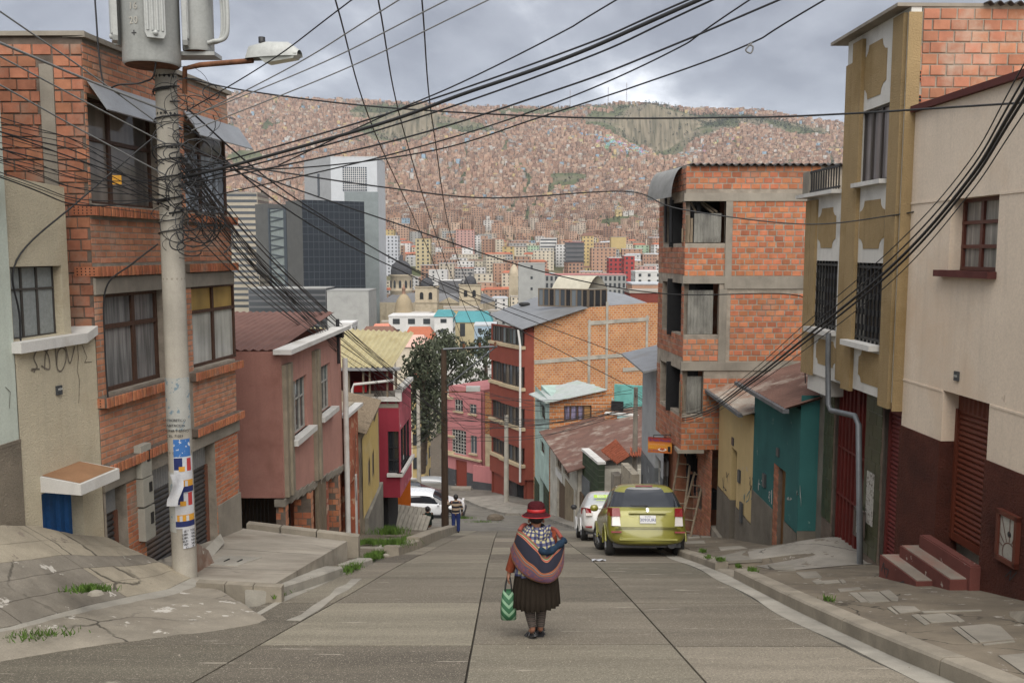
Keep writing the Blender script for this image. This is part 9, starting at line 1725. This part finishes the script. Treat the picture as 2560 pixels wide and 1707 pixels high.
for lab, pts in (('black service cable hanging from the transformer past the left edge', [(237, -8, 12), (246, 120, 12), (262, 215, 12), (300, 212, 11.9), (360, 205, 11.9), (388, 170, 11.8), (384, -8, 11.8)]), ('black cable drooping down the stucco house wall', [(400, 330, 12.3), (200, 500, 11.6), (42, 650, 10.7), (50, 800, 10.7), (56, 1000, 10.7), (60, 1140, 10.7)]), ('black cable on the brick house between its windows', [(395, 610, 12.4), (330, 660, 12.3), (265, 720, 12.2), (262, 860, 12.2), (270, 1000, 12.2)])): cable(lab, pts, .012)
mb = MB(); q = PY(292, 450, 11.8); mb.box(tuple(q + Vector((-.06, 0, -.06))), tuple(q + Vector((.06, .01, .06)))); tag(mb.build('cable_tag', po), 'small yellow tag hanging from wires left of the pole', 'tag')
# ================================================================== weeds and litter
random.seed(3); m_grass = matte('grass_blade', (.085, .15, .028), var=.35, scale=9, fine=60, rough=.8, bump=0, rnd=.3, spec=.2)
def tuft(mb, c, rx, ry, n, h, ax=Vector((0, 1, 0))):
	sd = ax.cross(Vector((0, 0, 1))).normalized()
	for _ in range(n):
		a, q = random.uniform(0, 6.28), abs(random.gauss(0, .55)); b = c + sd * (rx * q * math.cos(a)) + ax * (ry * q * math.sin(a)); l_ = h * random.uniform(.5, 1.2); d = Vector((random.gauss(0, .4), random.gauss(0, .4), 1)).normalized(); w = Vector((math.cos(a * 3), math.sin(a * 3), 0)) * .007
		mb.add([b - w, b + w, b + d * l_ * .6 + w * .7, b + d * l_ + Vector((0, 0, -l_ * .12)), b + d * l_ * .6 - w * .7], [(0, 1, 2, 3, 4)])
mb = MB(); sl = Vector((0, 1, -.26)).normalized()
for u, v, up, rx, ry, n, h in ((25, 1590, .12, .45, .3, 1500, .09), (225, 1478, .45, .22, .14, 500, .1), (930, 1395, .03, .16, 1.2, 1300, .14), (880, 1422, .03, .14, .8, 800, .13), (925, 1358, .16, .45, .6, 1000, .15), (985, 1362, .2, .35, .6, 800, .2), (1020, 1360, .03, .16, .6, 600, .3), (935, 1325, .2, .9, .8, 1000, .22), (975, 1335, .2, .5, .6, 700, .3), (740, 1470, .02, .05, .5, 300, .08), (800, 1440, .03, .06, .35, 250, .12), (700, 1492, .05, .06, .2, 120, .1), (1160, 1296, .08, .8, .4, 250, .2), (1205, 1305, .05, 1, .4, 200, .15)):
	tuft(mb, G(u, v, up), rx, ry, n, h, sl)
for u, v, n in ((1800, 1408, 200), (1757, 1380, 150), (1845, 1418, 150), (1880, 1428, 160), (2070, 1502, 60), (1770, 1395, 60)): tuft(mb, RP(u, v), .07, .16, n, .09, sl)
tag(mb.build('grass', m_grass), 'green grass tufts growing along the kerbs and slab joints', 'grass', kind='stuff')
mb = MB(); rub = random.Random(5)
for _ in range(420):
	u, v = rub.choice([(rub.uniform(0, 640), rub.uniform(1560, 1640)), (rub.uniform(100, 200), rub.uniform(1435, 1470)), (rub.uniform(600, 1200), rub.uniform(1340, 1700)), (rub.uniform(1300, 2400), rub.uniform(1420, 1700))]); c = G(u, v, .35 if v < 1475 and u < 300 else .0); s = rub.uniform(.004, .014) * (2.2 if u < 220 and v < 1475 else 1)
	if c.y > 40: continue
	mb.add([c + Vector((rub.uniform(-s, s), rub.uniform(-s, s), z)) for z in (0, 0, 0, s)], [(0, 1, 3), (1, 2, 3), (2, 0, 3)])
tag(mb.build('gravel', m_kerb), 'loose grit and stone chips on the road', 'gravel', kind='stuff')
lw = MB(); c = G(1480, 1402, .01); lw.grid([[c + Vector((.07 * i, .09 * j, .03 * ((i + j) % 2) - .022 * j)) for i in range(5)] for j in range(3)]); tag(lw.build('litter', pw), 'scrap of white paper lying on the road by the hatchback', 'litter')
m_rock = concrete('field_stone', (.33, .30, .25));
for u, v, up, s, lab in ((240, 1485, .46, .06, 'small pale stone by the weeds on the left hump'), (965, 1388, .05, .05, 'white stone in the grass at the left kerb'), (1238, 1296, .1, .35, 'dark mound of debris at the far road edge')):
	c = G(u, v, up); q = MB(); q.lathe([(.2 * s, -.3 * s), (1.0 * s, 0), (.8 * s, .5 * s), (.2 * s, .8 * s)], c, 7, sx=1.5, smooth=False); tag(q.build('stone', m_rock if s < .2 else m_soil), lab, 'stone')
# ================================================================== thin haze over the valley
mb = MB(); mb.box((-1760, -45, -130), (1760, 6040, 560)); hz_ = tag(mb.build('haze', None), 'thin pale haze filling the valley air', 'haze', kind='stuff')
hm = bpy.data.materials.new('haze'); hm.use_nodes = True; nt = hm.node_tree; nt.nodes.clear(); ho_ = nt.nodes.new('ShaderNodeOutputMaterial'); pv = nt.nodes.new('ShaderNodeVolumePrincipled')
pv.inputs['Color'].default_value = (.86, .90, .95, 1); pv.inputs['Density'].default_value = 1.0e-4; pv.inputs['Anisotropy'].default_value = .2; nt.links.new(pv.outputs[0], ho_.inputs['Volume']); hz_.data.materials.clear(); hz_.data.materials.append(hm)
print('OBJECTS', len(bpy.data.objects))
